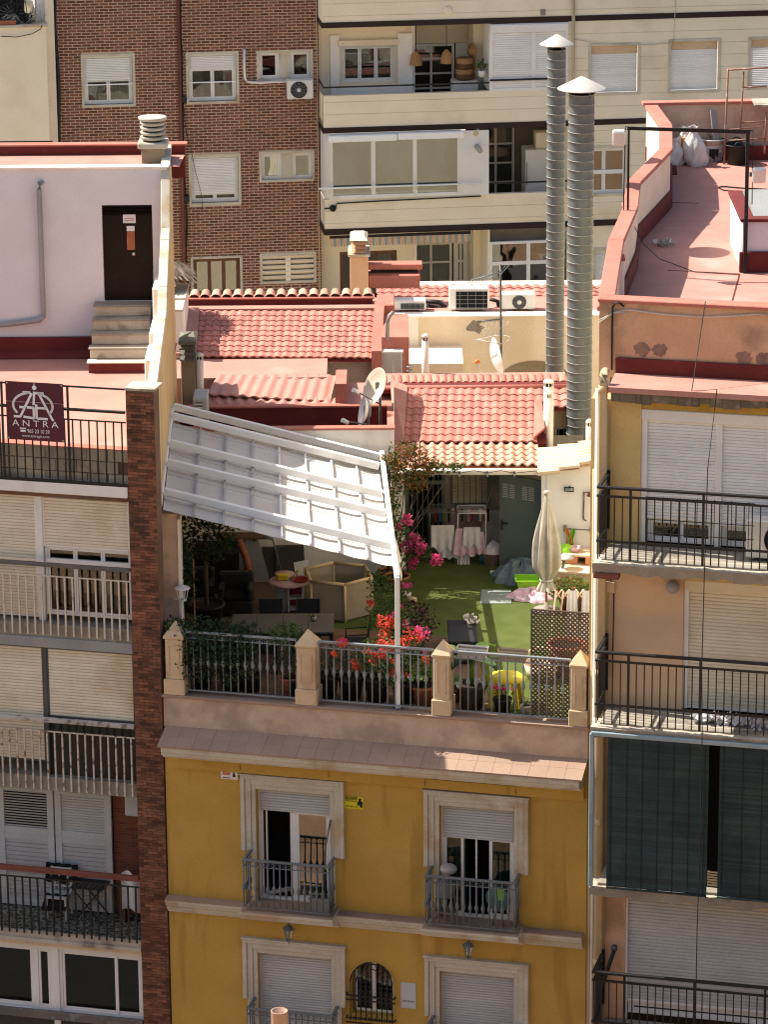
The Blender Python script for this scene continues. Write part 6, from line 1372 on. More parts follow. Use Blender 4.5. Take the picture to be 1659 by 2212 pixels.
# ================================================================== low tiled houses between the street front and the tall block
V3 = Vector
def tile_mesh(wd, ln, h, mat, name='roof_tile', n=10, th=.022, barrel=False):
    """one pantile: a wave across x, running up y, its lower lip lifted over the course below"""
    def sh(t):
        if barrel: return h*(math.sin(math.pi*min(1, t/.62)) if t < .62 else -.25*math.sin(math.pi*(t-.62)/.38))
        return h*(abs(math.sin(math.pi*(t+.08)))**1.6-.35)
    mb = MB(); lo, hi, lip = [], [], []
    for i in range(n+1):
        t = i/n; z = sh(t); lo.append((wd*t, 0, z+th)); hi.append((wd*t, ln*1.06, z)); lip.append((wd*t, .0, z-.012))
    k = n+1; mb.add(lo+hi, [(i, i+1, k+i+1, k+i) for i in range(n)], True); mb.add(lip+lo, [(i, i+1, k+i+1, k+i) for i in range(n)], True)
    return mb.mesh(name, mat)
def tile_roof(parent, A, B, C_, D_, nc, nr, h, mat, name='roof_tile', barrel=False, base='red_paint', skip=None):
    """courses of single tiles on the plane A B (eave) D C (top)"""
    A, B, C_, D_ = V3(A), V3(B), V3(C_), V3(D_)
    ex = (B-A); up = ((D_-A)+(C_-B))*.5; nn = ex.cross(up).normalized(); cache = {}
    mbx = MB(); mbx.poly([A-nn*.03, B-nn*.03, C_-nn*.03, D_-nn*.03], -nn*.06); mbx.build('roof_deck', base, parent)
    for r_ in range(nr):
        for c in range(nc):
            if skip and skip(c, r_): continue
            u, v, u1, v1 = c/nc, r_/nr, (c+1)/nc, (r_+1)/nr
            P = lambda a, b: (A*(1-a)+B*a)*(1-b)+(D_*(1-a)+C_*a)*b
            p = P(u, v); e = P(u1, v)-p; f = P(u, v1)-p
            wd, ln = e.length, f.length; key = (round(wd, 3), round(ln, 3))
            if key not in cache: cache[key] = tile_mesh(wd*1.002, ln, h, mat, name, barrel=barrel)
            x = e.normalized(); y = (f-x*f.dot(x)); y.normalize(); y2 = f.normalized(); z = x.cross(y)
            M = Matrix((x, y2, z)).transposed()
            inst(name, cache[key], parent, p+nn*(.004*((c*7+r_*3) % 3)), M)
# ---- left low house
ha = thing('tiled_house', 'low house with red pantile roof and sloping red sheet behind the awning', 'house', WF, (-2.5, 76, 0))
YW0 = 71.8
wx0 = W0.x+dv.x*8+.02; wx1 = atY('E', 1517, 1200, YW0).x
zwt = atY('E', 1000, 1165, YW0).z
holed(MB(), wx0, wx1, ZF-.3, zwt, YW0, []).build('terrace_back_wall', 'white_plaster', ha)
MB().add([(wx1,YW0,ZF-.3),(wx1,74.9,ZF-.3),(wx1,74.9,zwt+.66),(wx1,74.3,zwt+.66),(wx1,YW0,zwt)], [(0,1,2,3,4)]).build('end_wall', 'white_plaster', ha)
MB().box(wx0, wx1+.02, YW0-.04, YW0+.18, zwt+.002, zwt+.05, .01).build('coping', 'red_coping', ha)
y2 = 74.55; zr1 = atY('E', 800, 1022, y2).z; zr0 = atY('E', 800, 1150, y2).z-.25
MB().box(wx0, wx1-.12, y2, y2+.1, zr0-.3, zr1).build('red_back_wall', 'red_paint', ha)
MB().box(wx0, wx1, YW0+.18, y2, zr0-.4, zr0).build('gutter_roof', 'red_paint', ha)
rw1 = atY('E', 1512, 1012, 74.3).z
MB().poly([(wx1-.14,YW0+.18,zwt+.05),(wx1-.14,y2+.1,rw1),(wx1-.14,y2+.1,zr0-.4),(wx1-.14,YW0+.18,zr0-.4)], (.15,0,0)).build('end_parapet', 'red_coping', ha)
MB().box(wx0, wx1, y2-.05, y2+.14, zr1+.002, zr1+.05, .01).build('wall_coping', 'red_coping', ha)
# corrugated sheet roof with overhang, shaded strip below
def corrugated(A, B, C_, D_, n, h, mat, name, parent):
    A, B, C_, D_ = map(V3, (A, B, C_, D_)); nn = (B-A).cross(D_-A).normalized()
    fn = lambda u, v: (A*(1-u)+B*u)*(1-v)+(D_*(1-u)+C_*u)*v + nn*h*(.5+.5*math.sin(u*n*2*math.pi))
    mb = MB().grid(fn, n*8, 1); mb.grid(lambda u, v: fn(u, v)-nn*.03, n*8, 1)
    mb.grid(lambda u, v: fn(u, 0)-nn*.03*v, n*8, 1)
    return mb.build(name, mat, parent)
A, B, C_, D_ = atY('E',318,935,75.0), atY('E',1108,985,75.0), atY('E',1148,818,76.5), atY('E',395,815,76.5)
corrugated(A, B, C_, D_, 11, .032, 'red_floor', 'sheet_roof', ha)
corrugated(atY('E',300,1008,74.7), atY('E',1140,1012,74.7), atY('E',1140,965,75.3), atY('E',300,930,75.3), 12, .05, 'red_floor', 'sheet_strip', ha)
p, q = atY('E', 1145, 825, 76.2), atY('E', 1215, 810, 76.2)
MB().poly([(p.x,74.7,zr1+.05),(p.x,74.7,atY('E',1180,870,74.7).z),(p.x,76.6,q.z),(p.x,76.6,zr1-.3)], (q.x-p.x,0,0)).build('side_parapet', 'red_coping', ha)
MB().box(q.x-.02, wx1+.02, 74.75, 76.5, ZF, atY('E', 1350, 1000, 74.75).z).build('infill', 'red_floor', ha)
# flat roof, pantile slope
zfl = atY('E', 700, 815, 76.5).z
fx0, fx1 = atY('E', 290, 760, 77).x, atY('E', 1088, 760, 77).x
MB().box(fx0-.6, fx1, 76.3, 78.3, ZF, zfl+.0).build('flat_roof', 'red_floor', ha)
A, B, C_, D_ = atY('E',235,697,77.9), atY('E',1372,707,77.9), atY('E',1392,408,80.5), atY('E',262,408,80.5)
tile_roof(ha, A, B, C_, D_, 22, 9, .026, 'red_tile')
MB().box(A.x-.1, B.x, 78.4, 80.6, ZF, A.z-.16).build('wall', 'cream_wall_low', ha)
MB().poly([A+V3((-.75,0,.02)), A+V3((.06,0,.02)), D_+V3((.04,0,.03)), D_+V3((-.55,0,.03))], (0,0,.06)).build('verge', 'red_floor', ha)
MB().poly([B+V3((.0,0,-.25)), B+V3((.0,0,.16)), C_+V3((.0,0,.22)), C_+V3((0,0,-.2))], (.22,0,0)).build('verge', 'red_coping', ha)
zp1, zp0 = atY('E', 800, 318, 81.2).z, atY('E', 800, 366, 80.8).z
MB().box(D_.x-.45, C_.x+.1, 80.55, 80.85, D_.z-.3, zp0-.02, .01).build('ledge', 'red_floor', ha)
MB().box(D_.x-.45, C_.x-.05, 81.0, 81.15, D_.z-.6, zp1-.0).build('red_upstand', 'red_paint', ha)
MB().box(D_.x-.5, C_.x, 81.0-.03, 81.3, zp1+.002, zp1+.04, .01).build('coping', 'red_coping', ha)
me = MB().lathe([(.12,0),(.10,.6)], (0,0,0), 12, True, (0,1,0)).mesh('ridge_tile', 'orange_tile')
for i in range(18): inst('ridge_tile', me, ha, (D_.x-.35+(C_.x-D_.x+.2)*i/17, 81.05, zp1+.0))
MB().box(D_.x-.5, C_.x+2.0, 81.3, 84, 0, zp1-1.6).build('rear_part', 'cream_wall_low', ha)
p = atY('E', 1385, 320, 81); MB().box(C_.x+.05, C_.x+.45, 80.3, 81.3, C_.z-.2, p.z, .02).build('corner_block', 'red_coping', ha)
MB().box(C_.x+.15, C_.x+.75, 78.2, 80.3, ZF, atY('E',1420,545,78.6).z).build('step_block', 'red_coping', ha)
# yard wall with netting right of the flat roof
p, q = atY('E', 1088, 712, 78.6), atY('E', 1400, 700, 78.6)
MB().box(p.x, q.x+.15, 78.5, 78.6, ZF, p.z).build('yard_wall', 'white_plaster', ha)
m_ = MB(); a, b = atY('E', 1095, 735, 78.3), atY('E', 1385, 830, 78.3)
for i in range(28): x = a.x+(b.x-a.x)*i/27; m_.box(x-.004, x+.004, 78.3, 78.305, b.z-.4, a.z-.02*math.sin(i*.23)*4)
for i in range(14): z = b.z-.4+(a.z-b.z+.36)*i/13; m_.box(a.x, b.x, 78.306, 78.311, z-.004, z+.004)
solo('safety_net', 'pale netting strung in front of the yard wall', 'net', WF, m_, 'cable_white', (a.x, 78.3, b.z-.4))
a, b = atY('E', 1405, 672, 78.0), atY('E', 1640, 830, 78.0)
nb_ = thing('netted_cabinet', 'tall white cabinet wrapped in grey netting on the yard roof', 'cabinet', WF, ((a.x+b.x)/2, 78.2, ZF))
MB().box(a.x, b.x-.25, 78.0, 79.0, ZF, a.z, .02).build('cabinet', 'grey_slat', nb_); p = atY('E', 1500, 598, 78.9)
MB().poly([(a.x,77.98,a.z+.004),(b.x-.22,77.98,a.z+.004),(b.x-.22,79.1,p.z),(a.x,79.1,p.z)], (0,0,.03)).build('lid', 'white_metal', nb_)
m_ = MB()
for i in range(16): x = a.x-.05+(b.x-.15-a.x)*i/15; m_.box(x-.004, x+.004, 77.93, 77.935, a.z-1.6, a.z+.02)
for i in range(12): z = a.z-1.6+1.6*i/11; m_.box(a.x-.05, b.x-.2, 77.936, 77.941, z-.004, z+.004)
m_.build('netting', 'cable_white', nb_)
m_ = MB()
for i in range(11): z = a.z-.3-.09*i; m_.tube([(b.x-.08+.07*math.cos(t_), 77.9+.07*math.sin(t_), z+.02*t_/6.28) for t_ in [6.28*k/10 for k in range(11)]], .018, 5)
solo('flexible_hose', 'coiled grey flexible hose beside the netted cabinet', 'hose', WF, m_, 'duct_rib', (b.x-.08, 77.9, a.z-1.3))
c = [atY('F', x, y, 78.2) for x, y in ((145,590),(148,480),(160,435),(185,412))]
solo('insulated_pipe', 'black and white insulated pipe climbing the pale wall', 'pipe', WF, MB().tube(c, .045, 8), 'plastic_grey', c[0])
# ---- cream house with the row of air conditioners
hc = thing('cream_low_house', 'low cream house carrying a row of air conditioners on its roof edge', 'house', WF, (3, 83, 0))
YH = 83.0
ztc = atY('F', 700, 434, YH).z; hx0, hxm, hx1 = atY('F', 60, 600, YH).x, atY('F', 343, 600, YH).x, atY('F', 1180, 600, YH).x+2.2
wn_ = (atY('F',408,700,YH).x, atY('F',488,700,YH).x, atY('F',450,822,YH).z, atY('F',450,678,YH).z)
MB().box(hx0-.8, hxm, YH-.05, YH+.2, 0, ztc-.02).build('wall', 'white_plaster', hc)
holed(MB(), hxm, hx1, 0, ztc-.03, YH, [(*wn_, .15)]).build('wall', 'cream_wall_low', hc); MB().box(hxm-.0, hx1, YH+.4, YH+1.9, 0, ztc-.06).build('core', 'room_dark', hc)
window(hc, *wn_, YH+.08, 1, gm='glass'); framebox(MB(), wn_[0]-.0, wn_[1]+.22, wn_[2]-.08, wn_[3]+.06, YH-.02, YH+.02, .06).build('window_surround', 'stone_trim', hc)
MB().box(hx0-.8, hx1, YH-.08, YH+.3, ztc-.02, ztc+.02, .008).build('coping', 'white_plaster', hc)
MB().box(hx0-.8, hx1, YH+.25, YH+1.9, ztc-.05, ztc+.004).build('roof_edge', 'red_floor', hc)
zt2c = atY('F', 700, 318, YH+1.9).z
MB().box(hx0-.8, hx1, YH+1.9, YH+2.1, ztc-.2, zt2c).build('upper_wall', 'terracotta_plaster', hc)
A, B = atY('F', 75, 318, YH+1.8), atY('F', 1185, 318, YH+1.8); B = B+V3((2.5,0,0)); C_, D_ = V3((B.x, 86.6, atY('F',1100,243,86.6).z)), V3((A.x, 86.6, atY('F',100,243,86.6).z))
tile_roof(hc, A, B, C_, D_, 30, 3, .03, 'red_tile', base='red_floor')
MB().box(A.x, B.x, YH+2.2, 87, 0, A.z-.15).build('rear_part', 'cream_wall_low', hc)
# oval soffit patch at the foot of the wall: an arched opening
cx_, cz_ = atY('F', 1088, 835, YH).x, atY('F', 1088, 836, YH).z; rx, rz = .8, .43
m_ = MB(); m_.add([(cx_,YH-.012,cz_)]+[(cx_+rx*math.cos(math.pi*i/16), YH-.012, cz_+rz*math.sin(math.pi*i/16)) for i in range(17)], [(0,i+1,i+2) for i in range(16)]); m_.build('arched_recess', 'chimney_olive', hc)
x, z = atY('F', 706, 508, YH).x, atY('F', 706, 508, YH).z; m_ = MB(); rg = random.Random(2)
m_.add([(x,YH-.006,z)]+[(x+.2*rg.uniform(.5,1.2)*math.cos(k*.45), YH-.006, z+.19*rg.uniform(.5,1.2)*math.sin(k*.45)) for k in range(14)], [(0,k+1,(k+1) % 14+1) for k in range(14)]); m_.build('bare_patch', 'grey_concrete', hc)
def roof_ac(xa, xb, ya, lab, **kw):
    a, b = atY('F', xa, 425, YH+.35), atY('F', xb, 425, YH+.35); t_ = atY('F', xa, ya, YH+.35)
    o = thing('outdoor_air_conditioner', lab, 'air conditioner', WF, ((a.x+b.x)/2, YH+.35, ztc), 'air conditioners on the cream house'); ac_unit(o, a.x, YH+.35, ztc+.02, b.x-a.x, t_.z-ztc, .36, **kw)
roof_ac(188, 392, 345, 'low air conditioner at the left end of the roof row', square=True); roof_ac(540, 795, 268, 'tall air conditioner with a square dark coil', square=True); roof_ac(872, 1090, 305, 'air conditioner with a round fan beside the antenna mast', fan='g', fx=.42)
m_ = MB()
for i, pts_ in enumerate((((395,345),(470,350),(515,380),(535,410)), ((395,375),(450,385),(500,400),(530,420)), ((800,330),(850,345),(866,420),(868,425)), ((60,300),(120,330),(190,320),(200,345)))):
    m_.tube([atY('F', x, y, YH+.8) for x, y in pts_], .05, 7)
solo('insulation_hoses', 'tangled black insulated hoses between the roof air conditioners', 'hoses', WF, m_, 'plastic_black', atY('F', 470, 400, YH+.8))
# chimney with louvred head and the red roof bench
YK = 83.6; a, b = atY('E', 1235, 200, YK), atY('E', 1352, 200, YK); zb_ = atY('E', 1290, 290, YK).z-.6; zt_ = atY('E', 1290, 60, YK).z
ch = thing('roof_chimney', 'pink plastered chimney with a louvred head before the cream wing', 'chimney', WF, ((a.x+b.x)/2, YK+.3, zb_))
MB().box(a.x, b.x, YK, YK+.9, zb_, zt_, .015).build('shaft', 'terracotta_plaster', ch); cx_, hw = (a.x+b.x)/2, (b.x-a.x)*.40; MB().box(a.x-.04, b.x+.04, YK-.04, YK+.94, zt_, zt_+.06, .01).build('collar', 'stone_trim', ch)
MB().box(cx_-hw*.75, cx_+hw*.75, YK+.15, YK+.75, zt_+.06, zt_+.38).build('core', 'room_dark', ch)
for i in range(3): MB().poly([(cx_-hw*1.1,YK+.0,zt_+.08+.10*i),(cx_+hw*1.1,YK+.0,zt_+.08+.10*i),(cx_+hw*.9,YK+.13,zt_+.155+.10*i),(cx_-hw*.9,YK+.13,zt_+.155+.10*i)], (0,.03,0)).build('louvre', 'terracotta_plaster', ch)
MB().add([(cx_-hw*1.2,YK-.02,zt_+.38),(cx_+hw*1.2,YK-.02,zt_+.38),(cx_+hw*1.2,YK+.92,zt_+.38),(cx_-hw*1.2,YK+.92,zt_+.38),(cx_-hw*.7,YK+.2,zt_+.46),(cx_+hw*.7,YK+.2,zt_+.46),(cx_+hw*.7,YK+.7,zt_+.46),(cx_-hw*.7,YK+.7,zt_+.46)], [(0,1,5,4),(1,2,6,5),(2,3,7,6),(3,0,4,7),(4,5,6,7),(3,2,1,0)]).build('cap', 'stone_trim', ch)
a, b = atY('F', 25, 145, 84.2), atY('F', 370, 108, 84.2); c = atY('F', 355, 232, 84.0)
rbn = thing('red_roof_canopy', 'small red canopy beam over a pink parapet on the cream house roof', 'canopy', WF, (a.x+1.2, 84.2, ztc))
MB().box(a.x, b.x, 84.2, 84.6, a.z, b.z, .015).build('beam', 'red_coping', rbn); MB().box(a.x, c.x, 84.0, 84.7, c.z-.1, atY('F',200,180,84.0).z, .015).build('parapet', 'red_coping', rbn); MB().box(a.x+.05, c.x-.05, 84.3, 84.5, c.z, a.z).build('recess', 'room_dark', rbn)
# antenna mast
YM = 77.5; a = atY('F', 868, 110, YM); b = atY('F', 876, 835, YM)
am = thing('antenna_mast', 'mast with two television antennas and a small satellite dish', 'antenna', WF, (b.x, YM, b.z-1.5))
MB().tube([(b.x, YM, b.z-1.5), (a.x, YM, a.z)], .025, 8).build('mast', 'dark_iron', am)
def yagi(k0, k1, n, L_, mat, zoff=0):
    p, q = atY('F', *k0, YM-.1), atY('F', *k1, YM-.1); m_ = MB().tube([p, q], .014, 6)
    for i in range(n):
        c = p.lerp(q, i/(n-1)); l = L_*(.6+.4*i/(n-1)); m_.tube([c+V3((-.25*l,-.3*l,-.2*l)), c, c+V3((.25*l,.3*l,.2*l))], .008, 5)
    return m_.build('yagi_antenna', mat, am)
yagi((680,210), (885,155), 9, .55, 'rail_grey'); yagi((722,472), (875,458), 12, .16, 'dark_iron')
m_ = MB(); p, q = atY('F', 770, 480, YM-.1), atY('F', 905, 565, YM-.1)
for i in range(7): z = q.z+(p.z-q.z)*i/6; m_.tube([(p.x+.05*(1-i/6)-.1, YM-.1, z), (q.x+.05*i/6, YM+.1, z)], .006, 5)
for i in range(5): x = p.x+(q.x-p.x)*i/4; m_.tube([(x-.08, YM-.08, q.z), (x+.05, YM+.02, p.z)], .006, 5)
m_.build('reflector', 'cable_white', am)
c = atY('F', 825, 588, YM-.1); MB().tube([(c.x+.34*math.cos(t_)*(1+.12*math.sin(3*t_)), YM-.1+.3*math.sin(t_), c.z+.03*math.sin(2*t_)) for t_ in [6.28*i/22 for i in range(23)]], .010, 5).build('ring_dipole', 'cable_white', am)
c = atY('F', 838, 695, YM-.15); MB().lathe([(0,.10),(.15,.085),(.30,.04),(.42,-.04),(.425,-.045),(.30,.03),(.15,.075),(0,.09)], c, 22, True, (-.97,-.2,-.18)).build('dish', 'white_metal', am)
p = atY('F', 720, 735, YM-.3); MB().tube([c+V3((-.02,-.1,-.38)), c+V3((-.3,-.2,-.36)), p], .014, 6).build('feed_arm', 'white_metal', am); MB().tube([p+V3((-.06,0,.0)), p+V3((.05,0,.04))], .045, 8).build('feed_horn', 'orange_print', am)
# vent pipes, grey chimney by the party wall, air conditioner behind the awning
def vent(k, x, y0, y1, Yv, r_, lab, mat='drain_white'):
    p, q = atY(k, x, y0, Yv), atY(k, x, y1, Yv); o = thing('vent_pipe', lab, 'vent pipe', WF, (p.x, Yv, q.z-.4), 'white vent pipes')
    MB().lathe([(0,q.z-.4-p.z),(r_,q.z-.4-p.z),(r_,-.1),(r_*.9,-.1)], (p.x,Yv,p.z), 14).build('pipe', mat, o); m_ = MB().lathe([(r_*.85,-.12),(r_*.85,-.02)], (p.x,Yv,p.z), 14); m_.build('slot', 'dark_void', o)
    m_ = MB().lathe([(r_,-.03),(r_*1.02,0),(r_*.6,.03),(0,.035)], (p.x,Yv,p.z), 14)
    for i in range(8): t_ = i*.785; m_.box(p.x+r_*.95*math.cos(t_)-.01, p.x+r_*.95*math.cos(t_)+.01, Yv+r_*.95*math.sin(t_)-.01, Yv+r_*.95*math.sin(t_)+.01, p.z-.11, p.z-.02)
    m_.build('cowl', mat, o)
vent('F', 388, 562, 835, 76.5, .075, 'white vent pipe against the cream wall left of its window'); vent('F', 1175, 852, 1260, 73.0, .105, 'tall white vent pipe at the right end of the tiled roof'); vent('F', 1178, 925, 1260, 72.75, .062, 'short slim vent pipe in front of the tall one'); vent('F', 1437, 1105, 1230, 72.2, .075, 'white vent pipe behind the pale shed roof'); vent('V', 343, 1275, 1680, 75.4, .085, 'white vent pipe beside the grey stepped chimney')
YG = 75.3; a, b = atY('V', 150, 1500, YG), atY('V', 302, 1500, YG); zt_ = atY('V', 225, 1335, YG).z; zb_ = atY('V', 225, 1740, YG).z-.5
gc = thing('grey_chimney', 'olive chimney with a stepped grey louvred head by the party wall', 'chimney', WF, ((a.x+b.x)/2, YG+.3, zb_))
MB().box(a.x, b.x, YG, YG+.7, zb_, zt_, .012).build('shaft', 'chimney_olive', gc); cx_ = (a.x+b.x)/2; hw = (b.x-a.x)/2
hh = (atY('V', 225, 1160, YG).z-zt_)/3
MB().box(cx_-hw*.7, cx_+hw*.7, YG+.12, YG+.6, zt_, zt_+3*hh).build('core', 'dark_void', gc)
for i in range(3): MB().poly([(cx_-hw*1.15,YG-.08,zt_+hh*i),(cx_+hw*1.18,YG-.08,zt_+hh*i),(cx_+hw*.95,YG+.10,zt_+hh*(i+.8)),(cx_-hw*.95,YG+.10,zt_+hh*(i+.8))], (0,.04,0)).build('louvre', 'chimney_grey', gc)
m_ = MB(); x0, x1, z0 = cx_-hw*1.25, cx_+hw*1.25, zt_+3*hh; m_.box(x0, x1, YG-.12, YG+.8, z0, z0+.06, .01); m_.add([(x0,YG-.12,z0+.062),(x1,YG-.12,z0+.062),(x1,YG+.8,z0+.062),(x0,YG+.8,z0+.062),(cx_-.05,YG+.2,z0+.15),(cx_+.1,YG+.5,z0+.15)], [(0,1,5,4),(1,2,5),(2,3,4,5),(3,0,4)]); m_.build('cap', 'chimney_grey', gc)
a, b = atY('V', 275, 1800, 73.6), atY('V', 428, 1800, 73.6); t_ = atY('V', 340, 1745, 73.6)
o = thing('outdoor_air_conditioner', 'grey air conditioner standing sideways behind the awning corner', 'air conditioner', WF, ((a.x+b.x)/2, 73.6, zr0))
zt_ = t_.z; MB().box(a.x, b.x, 73.6, 74.4, zr0, zt_, .02).build('case', 'grey_slat', o)
for i in range(9): MB().box(a.x+.04, a.x+(b.x-a.x)*.7, 73.585, 73.599, zt_-.14-.07*i, zt_-.10-.07*i).build('grille_bar', 'plastic_white', o)
MB().box(a.x+.05, a.x+(b.x-a.x)*.68, 73.592, 73.6, zt_-.75, zt_-.08).build('coil', 'dark_void', o)
# thatched parasol and low stepped wall beyond the party wall
YT = 80.0; a = atY('V', 90, 345, YT); b = atY('V', 245, 345, YT); zt_ = a.z; 
tp = thing('thatched_parasol', 'ragged thatched parasol peeking past the tan party wall', 'parasol', WF, (a.x-.4, YT, zt_-2.5))
m_ = MB(); rg = random.Random(8); cx_ = a.x-.35; rr = b.x-cx_
for i in range(900):
    t_ = rg.uniform(0, 6.283); r_ = rr*rg.uniform(.3, .92); l = rg.uniform(.14, .34); z = zt_+.25-r_*.42+rg.uniform(-.05,.05)
    p = V3((cx_+r_*math.cos(t_), YT+r_*math.sin(t_), z)); d = V3((math.cos(t_), math.sin(t_), -.75+rg.uniform(-.3,.2))); e = V3((-math.sin(t_), math.cos(t_), 0))*.02
    m_.add([p-e, p+e, p+e+d*l, p-e+d*l], [(0,1,2,3)])
m_.build('thatch', 'thatch', tp); MB().lathe([(0,.2),(rr*.9,-rr*.38)], (cx_,YT,zt_), 16).build('frame', 'brown_wood', tp); MB().tube([(cx_,YT,zt_-2.5),(cx_,YT,zt_)], .05, 8).build('pole', 'brown_wood', tp)
sw = thing('stepped_wall', 'pale crumbling stepped wall at the left of the pantile roof', 'wall', WF, (a.x, 79, 13))
for (x, y, x1, Yq) in ((100,612,205,79.6), (103,672,188,78.9), (105,795,158,78.0)):
    p, q = atY('V', x-40, y, Yq), atY('V', x1, y, Yq); MB().box(p.x, q.x, Yq, Yq+.8, 12, p.z-.05).build('step', 'white_plaster', sw); MB().box(p.x, q.x+.03, Yq-.03, Yq+.83, p.z-.05, p.z, .01).build('step_cap', 'stone_trim', sw)
# ---- right low house: the pantile roof over the terrace porch
hb = thing('porch_house', 'low house with bright red pantiles over the terrace porch', 'house', WF, (2.5, 73, 0))
e0, e1 = atY('F', 352, 1388, 71.3), atY('F', 1115, 1393, 71.3); m0, m1 = atY('F', 350, 1258, 72.35), atY('F', 1105, 1258, 72.35)
tile_roof(hb, e0, e1, m1, m0, 12, 4, .05, 'orange_tile', 'porch_tile', barrel=True, base='terracotta')
A, B = atY('F', 232, 1242, 72.45), atY('F', 1160, 1242, 72.45); C_, D_ = atY('F', 1150, 902, 75.1), atY('F', 262, 902, 75.1)
tile_roof(hb, A, B, C_, D_, 16, 8, .03, 'red_tile', skip=lambda c, r_: c >= 15 and r_ < 6)
fl0 = atY('F', 190, 1280, 72.2); MB().poly([fl0, A+V3((.06,0,.02)), D_+V3((.04,0,.02)), atY('F',165,850,75.3)], (0,0,.05)).build('verge', 'red_floor', hb)
MB().poly([V3((fl0.x,71.3,fl0.z-.35)), V3((e0.x,71.3,e0.z+.02)), m0+V3((0,0,.02)), fl0], (0,0,.05)).build('verge', 'red_floor', hb)
MB().poly([atY('F',1078,1245,72.5)+V3((0,0,.07)), atY('F',1150,1180,72.5)+V3((0,0,.06)), atY('F',1130,1010,74.2)+V3((0,0,.08)), atY('F',1085,1010,74.2)+V3((0,0,.08))], (0,0,.05)).build('verge', 'red_coping', hb)
rz = atY('F', 700, 880, 75.3).z
MB().box(D_.x-.7, atY('F', 1300, 880, 75.3).x+.4, 75.15, 75.6, C_.z-.1, rz, .02).build('ridge_band', 'red_paint', hb)
MB().tube([(D_.x-.7, 75.15, rz), (atY('F', 1300, 880, 75.3).x+.4, 75.15, rz)], .05, 8).build('ridge_roll', 'red_coping', hb)
rz2 = atY('F', 700, 848, 75.7).z; me = MB().lathe([(.085,-.05),(.10,.5)], (0,0,0), 10, True, (0,1,0)).mesh('ridge_tile', 'red_tile'); n = 26; xl, xr_ = D_.x-.7, atY('F', 1290, 850, 75.7).x
MB().box(xl, xr_, 75.6, 76.4, ZF, rz2-.02).build('ridge_base', 'red_floor', hb)
for i in range(n): inst('ridge_tile', me, hb, (xl+(xr_-xl)*(i+.5)/n, 75.62, rz2-.06))
A2, B2 = atY('F', 1196, 1020, 74.2), atY('F', 1300, 1020, 74.2); tile_roof(hb, A2, B2+V3((.3,0,0)), V3((B2.x+.3,75.15,C_.z)), V3((A2.x,75.15,C_.z)), 3, 3, .038, 'red_tile')
MB().box(A2.x-.1, B2.x+.6, 74.6, 74.8, ZF, A2.z-.02).build('side_wall', 'sand_stone', hb)
a, b = atY('F', 1215, 1148, 74.55), atY('F', 1292, 1250, 74.55); o = framebox(MB(), a.x, b.x+.1, b.z-.2, a.z, 74.55, 74.6, .04).build('window', 'stone_trim', hb); MB().box(a.x, b.x+.1, 74.585, 74.598, b.z-.2, a.z).build('pane', 'dark_void', o)
for i in range(5): x = a.x+.08+.11*i; MB().box(x-.01, x+.01, 74.53, 74.55, b.z-.2, a.z).build('bar', 'rail_grey', o)
MB().box(fl0.x, e1.x+.5, 76.4, 78, 0, rz2-1.2).build('rear_part', 'cream_wall_low', hb)
# porch: gutter, white column, rear wall with door and window
gz = atY('J', 600, 183, 71.15).z
MB().tube([(fl0.x+.1,71.15,gz),(e1.x+.05,71.15,gz-.02)], .07, 12).build('gutter', 'drain_white', hb)
MB().box(fl0.x, e1.x+.3, 71.35, 71.5, gz+.0, e0.z-.08).build('eave_board', 'terracotta', hb)
cxp = atY('J', 213, 500, 71.3).x; MB().box(cxp-.14, cxp+.14, 71.25, 71.5, ZF, gz-.06, .01).build('porch_column', 'white_plaster', hb)
YP = 73.4
d0, d1_ = atY('J', 262, 500, YP).x, atY('J', 515, 500, YP).x; wv0, wv1 = atY('J', 545, 300, YP).x, atY('J', 800, 300, YP).x; zl0 = atY('J', 600, 330, YP).z
holed(MB(), wx1-.02, e1.x+1.0, ZF-.2, m0.z-.12, YP, [(d0, d1_, ZF+.0, ZF+2.25, .3), (wv0, wv1, ZF+.95, ZF+2.1, .15)]).build('porch_wall', 'grey_concrete', hb)
MB().box(fl0.x, e1.x+.3, 71.5, YP, e0.z-.10, e0.z-.06).build('porch_ceiling', 'brown_wood', hb)
do = framebox(MB(), d0, d1_, ZF, ZF+2.25, YP+.02, YP+.08, .07); do.box(d0+.07, d1_-.07, YP+.025, YP+.075, ZF+1.42, ZF+1.5)
do = do.build('grille_door', 'green_metal', hb); MB().box(d0, d1_, YP+.28, YP+.3, ZF, ZF+2.25).build('room_wall', 'dark_void', do)
bm = baluster_mesh(2.1, .011, 'green_metal', True, .35)
for i in range(6): inst('bar', bm, do, (d0+.14+(d1_-d0-.28)*i/5, YP+.05, ZF+.07))
wo_ = framebox(MB(), wv0, wv1, ZF+.95, ZF+2.1, YP-.02, YP+.06, .05).build('window', 'green_metal', hb); slats(wo_, wv0+.05, wv1-.05, ZF+1.0, ZF+2.05, YP+.06, .06, 'cream_slat', False)
for i in range(7): x = wv0+.05+(wv1-wv0-.1)*i/6; MB().box(x-.01, x+.01, YP-.06, YP-.045, ZF+.95, ZF+2.1).build('bar', 'green_metal', wo_)
